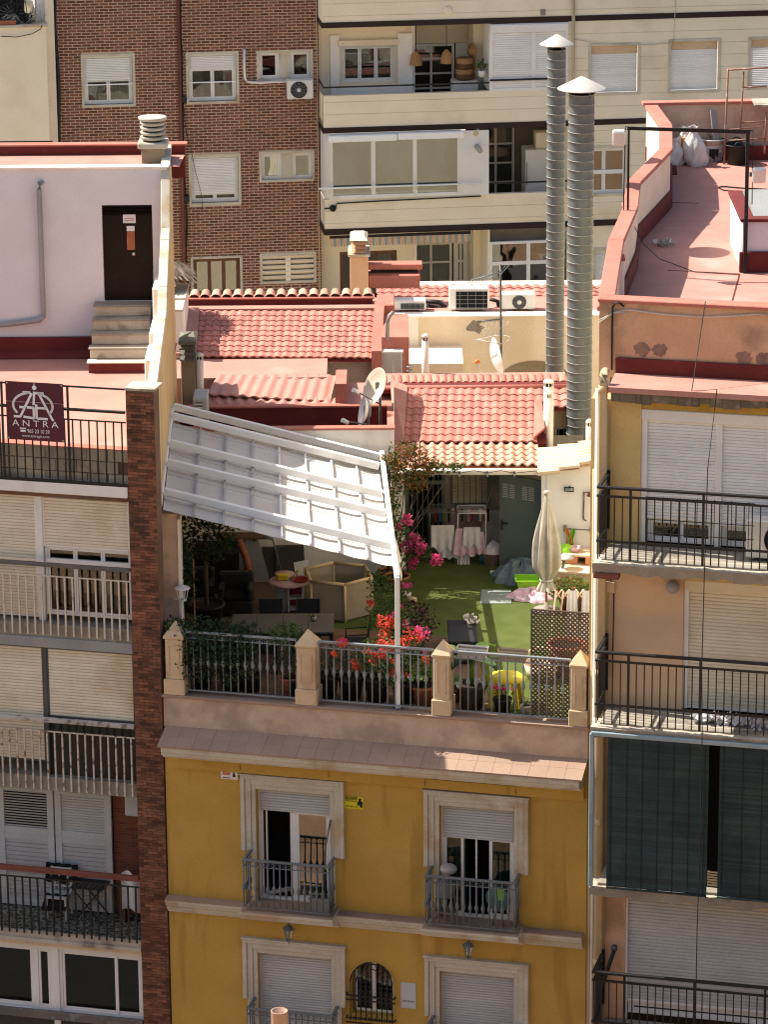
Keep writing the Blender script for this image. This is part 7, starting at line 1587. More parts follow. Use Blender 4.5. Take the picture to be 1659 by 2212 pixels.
# green metal door swung open
a, b = atZ('J', 862, 808, ZF), atZ('J', 1118, 850, ZF); a = V3((a.x, a.y, 0)); b = V3((b.x, b.y, 0)); dd = (b-a).normalized(); zt_ = atY('J', 862, 205, a.y).z; nd = V3((dd.y, -dd.x, 0))
gd = thing('metal_door', 'grey green metal door standing open on the turf', 'door', WF, (a.x, a.y, ZF))
MB().poly([a+V3((0,0,ZF+.03)), b+V3((0,0,ZF+.03)), b+V3((0,0,zt_)), a+V3((0,0,zt_))], -nd*.045).build('leaf', 'green_metal', gd)
L_ = (b-a).length
for (u, v0, v1) in ((.22, .78, .93), (.70, .78, .93), (.22, .06, .16), (.70, .06, .16)):
    for k in range(2):
        for j in range(8):
            p = a+dd*(L_*u+(-.13+.15*k)); z = ZF+(zt_-ZF)*(v0+(v1-v0)*j/8); MB().bar(p+nd*.004+V3((0,0,z)), p+dd*.12+nd*.004+V3((0,0,z)), .012, .016).build('louvre', 'grey_slat' if v0 > .5 else 'green_metal', gd)
p = a+dd*.07+nd*.03+V3((0,0,ZF+1.02)); MB().bar(p, p+dd*.14, .02, .025).build('handle', 'plastic_black', gd); MB().bar(p+V3((0,0,-.16)), p+V3((0,0,.06)), .04, .012).build('handle_plate', 'plastic_black', gd)
# white shed with pale corrugated tiles
SF = FR.sub(*FR.I((atY('J',1160,700,71.2).x, 71.2, 0))[:2]); 
shd = thing('white_shed', 'small white shed with pale corrugated tile roof beside the downpipe', 'shed', SF, (0, 0, ZF))
sx1_ = SF.x('J', 1470, 600); zsl, zsr = SF.z('J', 1160, 195), SF.z('J', 1450, 150)
MB().poly([(0,0,ZF-.1),(sx1_,0,ZF-.1),(sx1_,0,zsr),(0,0,zsl)], (0,1.5,0)).build('wall', 'bright_white', shd)
MB().box(-.12, -.002, .02, .2, ZF, zsl+.02, .01).build('corner_post', 'white_metal', shd)
for k, (xa, xb) in enumerate(((1105, 1250), (1238, 1378), (1368, 1460))):
    za = 28-12*k
    p = [SF.L('J', xa, 190-22*k, -.25), SF.L('J', xb, 175-22*k, -.25), SF.L('J', xb, za-4, .9), SF.L('J', xa-6, za+4, .9)]
    A, B, C_, D_ = V3((p[0][0],-.25,p[0][1])), V3((p[1][0],-.25,p[1][1])), V3((p[2][0],.9,p[2][1])), V3((p[3][0],.9,p[3][1]))
    up = V3((0,0,.03*k))
    fn = lambda u, v: (A*(1-u)+B*u)*(1-v)+(D_*(1-u)+C_*u)*v + up + V3((0,-.1,.99))*.03*math.sin(v*8*2*math.pi)
    MB().grid(fn, 2, 64).grid(lambda u, v: fn(u, 0)-V3((0,0,.05*v)), 2, 1).build('roof_sheet', 'pale_tile', shd)
    MB().poly([A+V3((0,.01,-.05)), B+V3((0,.01,-.05)), C_+V3((0,0,-.06)), D_+V3((0,0,-.06))], (0,0,-.03)).build('roof_board', 'pale_tile', shd)
# wall fittings of the shed
x, z = SF.L('J', 1305, 298, -.08); o = thing('flood_lamp', 'small dark flood lamp on the white shed wall', 'lamp', SF, (x, 0, z)); framebox(MB(), x-.10, x+.10, z-.05, z+.05, -.10, -.07, .018).build('frame', 'plastic_black', o); MB().box(x-.08, x+.08, -.085, -.08, z-.035, z+.035).build('lens', 'glass_frost', o); MB().bar((x,0,z+.04), (x,-.08,z+.0), .03, .02).build('arm', 'plastic_black', o)
x, z = SF.L('J', 1438, 330, -.1); o = thing('swan_lamp', 'rusty curved wall lamp at the right edge of the shed', 'lamp', SF, (x, 0, z)); MB().lathe([(0,.06),(.04,.05),(.085,-.03),(.08,-.03),(0,.04)], (x+.02,-.1,z), 14).build('shade', 'rust_iron', o); MB().tube([(x-.03,-.08,z+.03),(x-.13,-.04,z+.02),(x-.14,-.03,z-.55),(x-.08,-.03,z-.58)], .016, 7).build('pipe', 'rust_iron', o)
x, z = SF.L('J', 1278, 548, -.08); x1 = SF.x('J', 1452, 552, -.08); o = thing('towel_rail', 'metal towel rail across the white shed wall', 'rail', SF, (x, 0, z)); MB().tube([(x,-.08,z),(x1,-.08,z)], .014, 8).build('rail', 'rail_grey', o)
for q in (x, x1-.02): MB().box(q-.025, q+.025, -.10, -.001, z-.06, z+.06, .006).build('bracket', 'rust_iron', o)
def towel(px0, px1, y0, y1, mat, lab):
    a, b = SF.L('J', px0, y0, -.1), SF.L('J', px1, y1, -.1)
    solo('towel', lab, 'towel', SF, MB().grid(lambda u, v: (a[0]+(b[0]-a[0])*u+.03*math.sin(v*5+px0)-.05*(1-v)*(.5-u), -.11-.02*math.sin(u*9), b[1]+(a[1]-b[1])*v), 12, 8), mat, (a[0], -.1, a[1]), 'towels on the shed rail')
towel(1288, 1312, 546, 655, 'cloth_orange', 'orange towel hanging on the shed rail'); towel(1310, 1338, 546, 668, 'cloth_green', 'green towel hanging on the shed rail')
# satellite dishes on the red gutter roof
def dish(k, x, y, Yd, r_, ax, lab, base, mat='dish_beige', arm=None):
    c = atY(k, x, y, Yd); ax = V3(ax).normalized(); o = thing('satellite_dish', lab, 'satellite dish', WF, (c.x, Yd+.2, base), 'satellite dishes')
    MB().lathe([(0,0),(r_*.5,.03),(r_*.8,.075),(r_,.12),(r_*1.01,.12),(r_*.8,.06),(r_*.5,.015),(0,-.015)], c, 30, True, ax).build('reflector', mat, o)
    MB().tube([(c.x+.02,Yd+.22,base),(c.x+.02,Yd+.22,c.z)], .03, 8).build('mast', 'rail_grey', o)
    MB().obox((c.x+.0, Yd+.12, c.z), (.16,.16,.22), None, .01).build('mount', 'plastic_grey', o)
    t_ = atY(k, *arm, Yd-.4); e = ax.cross(V3((0,1,0)) if abs(ax.y) < .9 else V3((1,0,0))).normalized()
    MB().tube([c+V3((0,0,-r_*.85)), t_], .018, 7).build('feed_arm', 'rail_grey', o); MB().tube([t_+V3((-.05,-.02,.03)), t_+V3((.06,.05,-.05))], .05, 9).build('feed_horn', 'plastic_white', o)
dish('E', 1420, 895, 74.0, .40, (-.80,-.42,.42), 'large beige satellite dish seen edge-on over the red wall', zr0, arm=(1270, 915))
dish('E', 1345, 1050, 73.2, .31, (-.97,-.15,.2), 'smaller white satellite dish in front of the beige one', zr0, 'white_metal', (1200, 1108))
# ================================================================== the roof terrace
def F2(p): return FR.I(p)
# floor: turf over the slab, deck boards at the left front
LW = lambda Y: W0.x+dv.x*(Y-W0.y)/max(dv.y, .1)*1.0+.01
yr = FR.W(YR-.02, .34, 0); yl = FR.W(YL+.02, .34, 0)
slab = [V3((yl.x, yl.y, ZF)), V3((yr.x, yr.y, ZF)), V3((5.2, YP, ZF)), V3((wx1, YP, ZF)), V3((wx1, YW0, ZF)), V3((LW(YW0), YW0, ZF))]
struct('terrace_floor', MB().poly(slab, (0,0,-.05)), 'deck_wood')
t0 = atZ('J', 250, 1232, ZF); t1 = atZ('J', 525, 1245, ZF)
tz = ZF+.012
turf = [V3((t0.x-2.2, t0.y+.5, tz)), V3((t0.x-.2, t0.y, tz)), V3((t1.x+.55, t1.y-.15, tz)), V3((t1.x+.75, FR.W(FR.I(t1).x+.7, .36, 0).y, tz)), V3((yr.x-.02, yr.y+.02, tz)), V3((4.6, 71.0, tz)), V3((4.6, YP-.02, tz)), V3((wx1+.02, YP-.02, tz)), V3((wx1+.02, YW0-.02, tz)), V3((t0.x-2.2, YW0-.02, tz))]
struct('turf', MB().add(turf, [tuple(range(len(turf)))]), 'turf')
dk = thing('timber_deck', 'brown timber deck boards along the front railing of the terrace', 'deck', FR, (-1, .4, ZF))
tx = FR.I(t1).x+.5; by = .40; me = MB().box(0, tx-YL-.05, 0, .125, .004, .034, .004).mesh('deck_board', 'deck_wood')
while by < FR.I(t1).y-.05:
    inst('deck_board', me, dk, (YL+.05, by, ZF)); by += .135
# ------------------------------------------------------------------ awning on its rails
aw = thing('retractable_awning', 'white retractable awning on sloping rails over the left terrace', 'awning', WF, (0.2, 64, ZF))
ZLf, ZRt = 14.3, 13.3
railsL = [(105,1015), (95,1075), (75,1245), (60,1370), (35,1555)]; railsR = [(1425,1335), (1422,1395), (1443,1572), (1465,1698), (1500,1903)]
RL, RR = [], []
for k, ((a, b), (c, d)) in enumerate(zip(railsL, railsR)):
    p, q = atZ('E', a, b, ZLf), atZ('E', c, d, ZRt); p.x = max(p.x, W0.x+dv.x*(p.y-W0.y)/dv.y+.05); RL.append(p); RR.append(q)
    MB().bar(p, q, .11, .14, .01).build('rail', 'white_metal', aw)
fL, fR = atZ('E', 42, 1655, ZLf-.1), atZ('I', 1512, 520, ZRt-.1)
bL, bR = RL[1]-V3((0,0,.08)), RR[1]-V3((0,0,.08))
ribs = [0, .136, .262, .388, .515, .640, .766, .888, 1.0]
def cloth(u, v):
    p = (bL*(1-u)+bR*u)*(1-v)+(fL*(1-u)+fR*u)*v
    k = max(i for i in range(8) if u >= ribs[i]-1e-6); t_ = (u-ribs[k])/(ribs[k+1]-ribs[k])
    sag = (.008+.028*max(0, (u-.45)/.55))*math.sin(math.pi*min(1, max(0, t_)))**.8
    hem = .02*max(0, u-.4)*abs(math.sin(v*5*math.pi))
    return p-V3((0,0,.05+sag+hem))
nu = []
for k in range(8): nu += [ribs[k]+(ribs[k+1]-ribs[k])*j/6 for j in range(6)]
nu.append(1.0); nv_ = 30
MB().add([cloth(u, j/nv_) for j in range(nv_+1) for u in nu], [(j*len(nu)+i, j*len(nu)+i+1, (j+1)*len(nu)+i+1, (j+1)*len(nu)+i) for j in range(nv_) for i in range(len(nu)-1)], True).build('cloth', 'awning', aw)
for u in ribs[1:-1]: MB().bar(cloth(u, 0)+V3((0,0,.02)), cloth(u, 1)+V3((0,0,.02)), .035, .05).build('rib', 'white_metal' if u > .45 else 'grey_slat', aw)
for v in (.10, .42, .66, .9):                  # draw cords
    MB().tube([cloth(u, v)+V3((0,0,.09)) for u in (0, .25, .5, .75, 1)], .006, 4).build('cord', 'cable_white', aw)
# right edge beam, posts, left wall batten
pt = atY('U', 655, 1045, FR.W(.22, .2, 0).y); pbm = RR[0]+V3((.04, .15, .03))
MB().bar(pbm, pt, .09, .13, .01).build('edge_beam', 'white_metal', aw)
MB().box(pt.x-.045, pt.x+.045, pt.y-.045, pt.y+.045, PC, pt.z+.02, .006).build('post', 'white_metal', aw); MB().box(pt.x-.11, pt.x+.11, pt.y-.10, pt.y+.10, PC+.001, PC+.02).build('foot_plate', 'rail_grey', aw)
MB().box(pbm.x-.045, pbm.x+.045, pbm.y-.05, pbm.y+.04, ZF, pbm.z-.05, .006).build('post', 'white_metal', aw)
MB().bar(RL[0]+V3((-.03,.1,-.05)), RL[4]+V3((-.03,-.9,-.08)), .06, .10, .01).build('wall_batten', 'white_metal', aw)
x_ = fR.x; MB().grid(lambda u, v: (fR.x+.03+.10*u+.03*math.sin(v*9), fR.y+1.3-1.3*v+.0, fR.z+.12-.0*v-(.42+.05*math.sin(v*14))*u), 4, 20).build('end_flap', 'awning', aw)
# ------------------------------------------------------------------ helpers for furniture
def at_floor(k, x, y, z=None): return atZ(k, x, y, ZF+.014 if z is None else z)
ZT_ = ZF+.014
def pot(o, x, y, z, r0, r1, h, mat, soil=True):
    MB().lathe([(0,0),(r0,0),(r1*.97,h*.86),(r1*1.06,h*.87),(r1*1.06,h),(r1*.94,h),(r1*.9,h*.9)], (x,y,z), 22).build('pot', mat, o)
    if soil: MB().lathe([(0,h*.9),(r1*.93,h*.9)], (x,y,z), 22).build('soil', 'soil', o)
# long table with four leaves, chairs round it
ztb = ZF+.74; c4 = [atZ('I', *q, ztb) for q in ((485,838), (1135,843), (1135,963), (470,958))]
tb = thing('dining_table', 'long grey slatted table under the awning', 'table', WF, ((c4[0].x+c4[1].x)/2, (c4[0].y+c4[2].y)/2, ZT_))
y0, y1 = (c4[2].y+c4[3].y)/2, (c4[0].y+c4[1].y)/2; x0, x1 = c4[3].x, c4[1].x; n = 4
for i in range(n): MB().box(x0+(x1-x0)*i/n+.006, x0+(x1-x0)*(i+1)/n-.006, y0, y1, ztb-.03, ztb, .004).build('table_panel', 'table_top', tb)
MB().box(x0+.03, x1-.03, y0+.03, y1-.03, ztb-.09, ztb-.031).build('apron', 'black_iron', tb)
for sx in (x0+.06, x1-.06):
    for sy in (y0+.06, y1-.06): MB().box(sx-.03, sx+.03, sy-.03, sy+.03, ZT_, ztb-.09).build('leg', 'black_iron', tb)
p = atZ('I', 1003, 890, ztb); o = thing('candle_jar', 'small glass jar standing on the long table', 'jar', WF, (p.x, p.y, ztb)); MB().lathe([(0,0),(.05,0),(.055,.02),(.055,.09),(.045,.1)], (p.x,p.y,ztb), 14).build('jar', 'glass_frost', o); MB().lathe([(0,.105),(.05,.10),(.05,.12),(0,.125)], (p.x,p.y,ztb), 14).build('lid', 'leaf_fresh', o)
def chair(x, y, rot, lab, mat='black_iron', seat='plastic_black', hb=.85):
    fr = Fr(x, y, rot); o = thing('garden_chair', lab, 'chair', fr, (0,0,ZT_), 'dark chairs at the long table'); z = ZT_
    MB().box(-.23, .23, -.22, .22, z+.42, z+.45, .01).build('seat', seat, o); MB().grid(lambda u, v: (-.22+.44*u, .21+.05*v, z+.47+(hb-.47)*v), 4, 4).build('backrest', seat, o)
    for sx in (-.22, .22):
        MB().tube([(sx,-.2,z),(sx,-.2,z+.62),(sx,.2,z+.64)], .015, 6).build('arm', mat, o); MB().tube([(sx,.2,z),(sx,.21,z+.45),(sx,.27,z+hb)], .015, 6).build('leg', mat, o)
chair(x0+(x1-x0)*.37, y1+.25, R(0), 'dark garden chair behind the left half of the table'); chair(x0+(x1-x0)*.74, y1+.25, R(0), 'dark garden chair behind the right half of the table', )
chair(x0+(x1-x0)*.34, y0-.22, R(180), 'dark garden chair at the railing side, left'); chair(x0+(x1-x0)*.70, y0-.22, R(180), 'dark garden chair at the railing side, right'); chair(x1+.42, y0+.3, R(90), 'dark garden chair at the right end of the table')
# dark sofas in the shade
def sofa(px0, px1, py, w_, lab, Yd, h=.75):
    a, b = atZ('I', px0, py, ZT_), atZ('I', px1, py, ZT_); o = thing('outdoor_sofa', lab, 'sofa', WF, ((a.x+b.x)/2, a.y, ZT_)); z = ZT_
    MB().box(a.x, b.x, a.y-.35, a.y+.35, z+.05, z+.32, .03).build('base', 'plastic_black', o); MB().box(a.x+.1, b.x-.1, a.y-.34, a.y+.2, z+.325, z+.44, .04).build('seat_cushion', 'cloth_black', o); MB().box(a.x, b.x, a.y+.2, a.y+.38, z+.325, z+h, .04).build('backrest', 'plastic_black', o)
    for q in (a.x, b.x-.12): MB().box(q, q+.12, a.y-.34, a.y+.195, z+.325, z+.58, .03).build('armrest', 'plastic_black', o)
    for q in (a.x+.06, b.x-.06): MB().box(q-.03, q+.03, a.y-.3, a.y+.3, z, z+.05).build('leg', 'black_iron', o)
sofa(400, 620, 830, 1, 'black outdoor sofa in the shade behind the table', 0); sofa(190, 370, 800, 1, 'second black sofa against the party wall', 0)
o = thing('covered_furniture', 'tall furniture under a black cover in the deepest shade', 'furniture', WF, (atY('I',380,600,70.6).x, 70.6, ZT_)); a, b = atY('I', 235, 465, 70.6), atY('I', 525, 465, 70.6)
MB().grid(lambda u, v: (a.x+(b.x-a.x)*u, 70.6+.02*math.sin(u*25)*(1-v), ZT_+(a.z-ZT_)*v), 30, 4).add([(a.x,70.6,a.z),(b.x,70.6,a.z),(b.x,71.6,a.z-.03),(a.x,71.6,a.z-.03)], [(0,1,2,3)]).build('cover', 'cloth_black', o); MB().box(a.x+.05, b.x-.05, 70.65, 71.55, ZT_, a.z-.06, .02).build('cabinet', 'plastic_black', o)
# hexagonal playpen of netting
ztp = ZF+.80; hx = [atZ('I', *q, ztp) for q in ((950,557), (1130,515), (1330,537), (1372,612), (1200,657), (985,637))]
pp_ = thing('playpen', 'sand coloured netted playpen on a padded frame under the awning', 'playpen', WF, (sum(p.x for p in hx)/6, sum(p.y for p in hx)/6, ZT_))
for i in range(6):
    a, b = hx[i], hx[(i+1) % 6]; MB().tube([V3((a.x,a.y,ZT_)), a], .028, 8).build('post', 'drain_tan', pp_); MB().tube([a, b], .035, 8).build('top_rail', 'drain_tan', pp_)
    MB().grid(lambda u, v: V3((a.x+(b.x-a.x)*u, a.y+(b.y-a.y)*u, ZT_+.05+(ztp-ZT_-.05)*v))+V3((.02*math.sin(u*6+v*5), -.03*math.sin(u*3.14)*math.sin(v*3.14), 0)), 8, 5).build('net_panel', 'net_mesh', pp_)
m_ = MB(); m_.add([V3((p.x,p.y,ZT_+.04)) for p in hx], [tuple(range(6))]); m_.build('mat', 'curtain', pp_)
# toy kitchen
p = atZ('I', 850, 835, ZT_); o = thing('toy_kitchen', 'pink and grey toy kitchen with a yellow tray', 'toy kitchen', WF, (p.x, p.y, ZT_)); x, y = p.x, p.y+.2
MB().box(x-.28, x-.06, y-.18, y+.18, ZT_, ZT_+.56, .02).build('cabinet', 'plastic_grey', o); MB().box(x-.04, x+.0, y-.18, y+.18, ZT_, ZT_+.56, .01).build('panel', 'plastic_white', o); MB().box(x+.24, x+.28, y-.18, y+.18, ZT_, ZT_+.56, .01).build('panel', 'plastic_white', o); MB().box(x+.0, x+.24, y+.1, y+.16, ZT_, ZT_+.56).build('back_panel', 'red_plastic', o)
for q in (.03, .26): MB().box(x+.0, x+.24, y-.16, y+.1, ZT_+q, ZT_+q+.03).build('shelf', 'plastic_white', o)
MB().lathe([(0,0),(.40,0),(.42,.02),(.40,.05),(0,.05)], (x,y,ZT_+.561), 24).build('worktop', 'pink_plastic', o); MB().lathe([(0,0),(.13,0),(.16,.05),(.12,.05),(.1,.01)], (x+.22,y-.06,ZT_+.612), 18).build('sink', 'red_plastic', o); MB().obox((x-.13,y-.05,ZT_+.70), (.24,.06,.16), Matrix.Rotation(.5, 3, 'X'), .02).build('tray', 'yellow_plastic', o)
MB().lathe([(0,0),(.2,0),(.2,.04),(0,.04)], (x-.1,y+.16,ZT_+.66), 20).build('upper_shelf', 'pink_plastic', o); MB().tube([(x+.14,y+.1,ZT_+.6),(x+.14,y+.1,ZT_+.78),(x+.2,y+.02,ZT_+.78)], .014, 6).build('tap', 'sign_yellow', o)
# white board, boards, rolled rug and clutter along the rear wall
def leaner(k, q0, q1, q2, q3, Yd, name, lab, cat, mat, th=.04):
    pts_ = [atY(k, *q, Yd+d) for q, d in ((q0, 0), (q1, 0), (q2, .25), (q3, .25))]
    zb = min(pts_[0].z, pts_[1].z)
    pts_[0].z = pts_[1].z = max(zb, ZT_)
    return solo(name, lab, cat, WF, MB().poly(pts_, (0,th,0)), mat, pts_[0])
leaner('I', (905,700), (975,690), (970,500), (875,520), 70.6, 'toy_easel', 'white toy easel board behind the toy kitchen', 'easel', 'plastic_white')
leaner('I', (600,660), (725,660), (640,345), (560,345), 71.3, 'leaning_screen', 'grey leaning folded screen against the rear wall', 'screen', 'plastic_grey', .08)
leaner('I', (680,680), (765,680), (755,420), (675,420), 71.4, 'dark_board', 'dark upright board against the rear wall', 'board', 'panel_dark', .06)
leaner('I', (790,660), (950,660), (938,420), (765,425), 71.3, 'storage_cupboard', 'dark cupboard with a paler top panel at the rear wall', 'cupboard', 'panel_dark', .2)
a, b = atY('I', 525, 372, 71.3), atY('I', 597, 640, 70.9); o = thing('rolled_rug', 'orange rolled rug leaning at the rear of the awning', 'rug', WF, (b.x, b.y, ZT_)); b.z = max(b.z, ZT_+.25)
MB().tube([b, a.lerp(b, .5)+V3((.04,0,0)), a], .075, 12).build('roll', 'terracotta', o); MB().tube([V3((b.x,b.y,ZT_)), b], .07, 12).build('foot', 'terracotta', o)
a, b = atY('I', 740, 365, 71.2), atY('I', 800, 590, 71.2); solo('mop', 'thin mop leaning beside the cupboard', 'mop', WF, MB().tube([a, b, V3((b.x+.1, b.y, ZT_))], .014, 6).tube([a+V3((0,0,0)), a+V3((-.2,0,.06))], .03, 6), 'rail_grey', (b.x+.1, b.y, ZT_))
a, b = atY('I', 380, 340, 71.6), atY('I', 720, 345, 71.6); sh_ = thing('wall_shelf', 'dark wall shelf under the awning', 'shelf', WF, (a.x, 71.6, a.z)); MB().box(a.x, b.x, 71.4, 71.78, a.z-.04, a.z, .005).build('board', 'brown_wood', sh_)
for q in (a.x+.3, b.x-.3): MB().bar((q,71.78,a.z-.3), (q,71.45,a.z-.05), .03, .03).build('bracket', 'black_iron', sh_)
leaner('I', (135,480), (215,520), (150,290), (95,255), 67.5, 'paddle_board', 'dark green paddle board leaning against the party wall', 'paddle board', 'leaf_dark', .09)
# peeling strip and lantern on the party wall side
a = atY('I', 50, 950, 65.2); 
o = thing('peeling_pillar', 'peeling plaster pillar at the left end of the terrace', 'pillar', WF, (a.x+.15, 65.6, ZF)); x0_ = W0.x+dv.x*(65.4-W0.y)/dv.y
MB().box(x0_+.004, x0_+.30, 65.4, 65.9, ZF-.02, 14.0).build('shaft', 'pink_plaster', o); MB().box(x0_+.30, x0_+.36, 65.36, 65.94, ZF-.02, 13.9, .01).build('edge', 'white_plaster', o)
p = atY('I', 165, 710, 65.3); o = thing('wall_lantern', 'white wall lantern on the peeling pillar', 'lantern', WF, (p.x-.15, 65.4, p.z-.1))
MB().lathe([(.02,.16),(.14,.11),(.15,.09),(.0,.09)], (p.x,65.3,p.z), 10, False).build('hood', 'white_metal', o); m_ = MB()
for i in range(6): t_ = i*1.047; m_.bar((p.x+.11*math.cos(t_),65.3+.11*math.sin(t_),p.z+.09), (p.x+.07*math.cos(t_),65.3+.07*math.sin(t_),p.z-.13), .012, .012)
m_.lathe([(0,-.13),(.08,-.13),(.07,-.15),(0,-.15)], (p.x,65.3,p.z), 10); m_.bar((p.x,65.3,p.z-.14), (p.x-.16,65.4,p.z-.14), .02, .02); m_.build('cage', 'white_metal', o)
# ------------------------------------------------------------------ open half of the terrace
# closed parasol
b = at_floor('J', 1160, 1075); a = atY('J', 1165, 318, b.y)
pr = thing('closed_parasol', 'closed beige parasol standing on the turf by the shed', 'parasol', WF, (b.x, b.y, ZT_)); H_ = a.z-ZT_
MB().tube([(b.x,b.y,ZT_+.06),(b.x,b.y,a.z)], .022, 8).build('pole', 'wicker', pr); MB().lathe([(0,0),(.26,0),(.26,.05),(.06,.07),(.04,.2),(0,.2)], (b.x,b.y,ZT_), 22).build('base', 'grey_concrete', pr)
def fold(u, v):
    t_ = u*2*math.pi; z = a.z-.03-v*H_*.80
    r_ = (.04+.20*math.sin(min(1, v*1.22)*math.pi*.62)**1.1) if v < .80 else .20-(v-.80)*.9
    if v > .80: r_ = max(.08, r_) if v < .9 else .08+(v-.9)*.9
    r_ *= 1+.24*math.sin(8*t_)*min(1, v*2)+.05*math.sin(13*t_+v*6)
    return (b.x+r_*math.cos(t_), b.y+r_*math.sin(t_), z)
MB().grid(fold, 64, 30).build('canopy', 'parasol', pr); MB().lathe([(0,.05),(.06,.03),(.07,-.02),(.05,-.05),(0,-.05)], (b.x,b.y,a.z), 14).build('finial', 'parasol', pr); MB().tube([(b.x+.12*math.cos(t_), b.y+.12*math.sin(t_), a.z-H_*.73) for t_ in [6.28*i/14 for i in range(15)]], .02, 6).build('tie', 'cloth_white', pr)
# brick barbecue
p = SF.I(at_floor('J', 1215, 985)); z = ZT_; by0 = min(p.y, -.7); xe = SF.x('J', 1475, 800, by0)
bq = thing('brick_barbecue', 'brick barbecue with two tiled shelves below the shed wall', 'barbecue', SF, ((p.x+xe)/2, by0+.3, z)); zc1 = SF.z('J', 1300, 818, by0); zc2 = SF.z('J', 1300, 705, by0+.45)
xa = SF.x('J', 1218, 880, by0); wallb = MB().box(xa, xe, by0+.01, -.01, z, zc1-.05).build('body', 'mortar_pale', bq)
nr = int((zc1-.06-z)/.075)
for r_ in range(nr):
    me = bpy.data.meshes.get('bbq_brick') or MB().box(0, .225, -.006, .01, 0, .062, .003).mesh('bbq_brick', 'brick_bbq')
    for i in range(int((xe-xa)/.24)+1):
        q = xa+.24*i-(.12 if r_ % 2 else 0)
        if q < xa-.001 or q+.225 > xe: continue
        inst('brick', me, wallb, (q, by0+.005, z+.075*r_+.006))
MB().box(xa-.05, xe, by0-.04, -.012, zc1-.05, zc1, .008).build('counter', 'pale_tile', bq); MB().box(xa+.1, xa+.35, by0+.45, -.012, zc1+.001, zc2-.05, .005).build('pier', 'brick_bbq', bq); MB().box(xe-.3, xe, by0+.45, -.012, zc1+.001, zc2-.05, .005).build('pier', 'brick_bbq', bq); MB().box(xa+.06, xe, by0+.40, -.013, zc2-.05, zc2, .008).build('shelf', 'pale_tile', bq)
MB().box(xa+.35, xe-.3, -.05, -.014, zc1+.001, zc2-.05).build('firebox_back', 'room_dark', bq)
for i in range(9): q = xa+.4+(xe-xa-.75)*i/8; MB().tube([(q, by0+.46, zc1+.14), (q, -.06, zc1+.14)], .008, 5).build('grill_bar', 'rail_grey', bq)
x, zq = SF.L('J', 1280, 712, by0+.55); o = solo('green_bowl', 'green bowl upturned on the barbecue shelf', 'bowl', SF, MB().lathe([(.15,0),(.14,.06),(.09,.12),(0,.14)], (x,by0+.6,zc2), 18), 'lime_plastic', (x, by0+.6, zc2)); x = SF.x('J', 1338, 712, by0+.55); solo('pink_bowl', 'pink bowl on the barbecue shelf', 'bowl', SF, MB().lathe([(0,0),(.09,.0),(.15,.09),(.14,.09),(.08,.01)], (x,by0+.6,zc2+.001), 18), 'pink_plastic', (x, by0+.6, zc2))
x = SF.x('J', 1282, 745, by0+.2); o = thing('stool_lamp', 'small round white side table by the barbecue', 'table', SF, (x, by0+.15, zc1)); MB().lathe([(0,0),(.18,0),(.19,.02),(0,.03)], (x,by0+.15,zc1+.22), 20).build('top', 'grey_slat', o); MB().tube([(x-.05,by0+.15,zc1),(x,by0+.15,zc1+.22)], .03, 8).build('leg', 'rail_grey', o)
# bed sheet heap, lime tub, clothes, mat
def heap(k, x, y, rx, ry, h, mat, lab, name='cloth_heap', seed=1):
    p = at_floor(k, x, y); rg = random.Random(seed); ph = [rg.uniform(0,6) for _ in range(6)]
    def fn(u, v):
        t_ = u*6.2832; r_ = (1-v)**.7*(1+.14*math.sin(3*t_+ph[0])+.10*math.sin(7*t_+ph[1]+v*4)+.05*math.sin(13*t_+ph[2]))
        return (p.x+rx*r_*math.cos(t_), p.y+ry*r_*math.sin(t_), ZT_+.004+h*(v**.6)*(1+.22*math.sin(5*t_+ph[3]+v*8)+.12*math.sin(11*t_+ph[4]-v*5)) if v > 0 else ZT_+.002)
    return solo(name, lab, 'laundry', WF, MB().grid(fn, 60, 14), mat, (p.x, p.y, ZT_))
heap('J', 1005, 862, .62, .5, .34, 'cloth_blue', 'heap of dark blue bedding on the turf by the metal door', seed=4)
heap('J', 1068, 985, .45, .38, .16, 'cloth_pink', 'crumpled pink and white clothes beside the lime tub', seed=6)
p = at_floor('J', 1055, 945); o = thing('laundry_tub', 'lime green plastic laundry tub on the turf', 'tub', WF, (p.x, p.y, ZT_)); x, y, z = p.x, p.y+.05, ZT_; a, b2, c, d = .22, .16, .27, .20
m_ = MB(); m_.add([(x-a,y-b2,z),(x+a,y-b2,z),(x+a,y+b2,z),(x-a,y+b2,z),(x-c,y-d,z+.26),(x+c,y-d,z+.26),(x+c,y+d,z+.26),(x-c,y+d,z+.26)], [(0,1,5,4),(1,2,6,5),(2,3,7,6),(3,0,4,7),(3,2,1,0)]); m_.build('tub', 'lime_plastic', o); framebox_ = MB(); framebox_.box(x-c-.03, x+c+.03, y-d-.03, y-d, z+.24, z+.265, .005); framebox_.box(x-c-.03, x+c+.03, y+d, y+d+.03, z+.24, z+.265, .005); framebox_.box(x-c-.03, x-c, y-d, y+d, z+.241, z+.264); framebox_.box(x+c, x+c+.03, y-d, y+d, z+.241, z+.264); framebox_.build('rim', 'lime_plastic', o)
c4 = [atZ('J', *q, ZT_+.004) for q in ((740,1028), (938,1028), (936,940), (745,940))]; solo('grey_mat', 'pale grey rectangular mat lying on the turf', 'mat', WF, MB().poly(c4, (0,0,.012)), 'grey_mesh_cloth', c4[0])
p = at_floor('J', 832, 838); solo('white_block', 'small white block lying on the shaded turf', 'block', WF, MB().box(p.x-.10, p.x+.10, p.y-.04, p.y+.04, ZT_, ZT_+.07, .01), 'plastic_white', (p.x, p.y, ZT_))
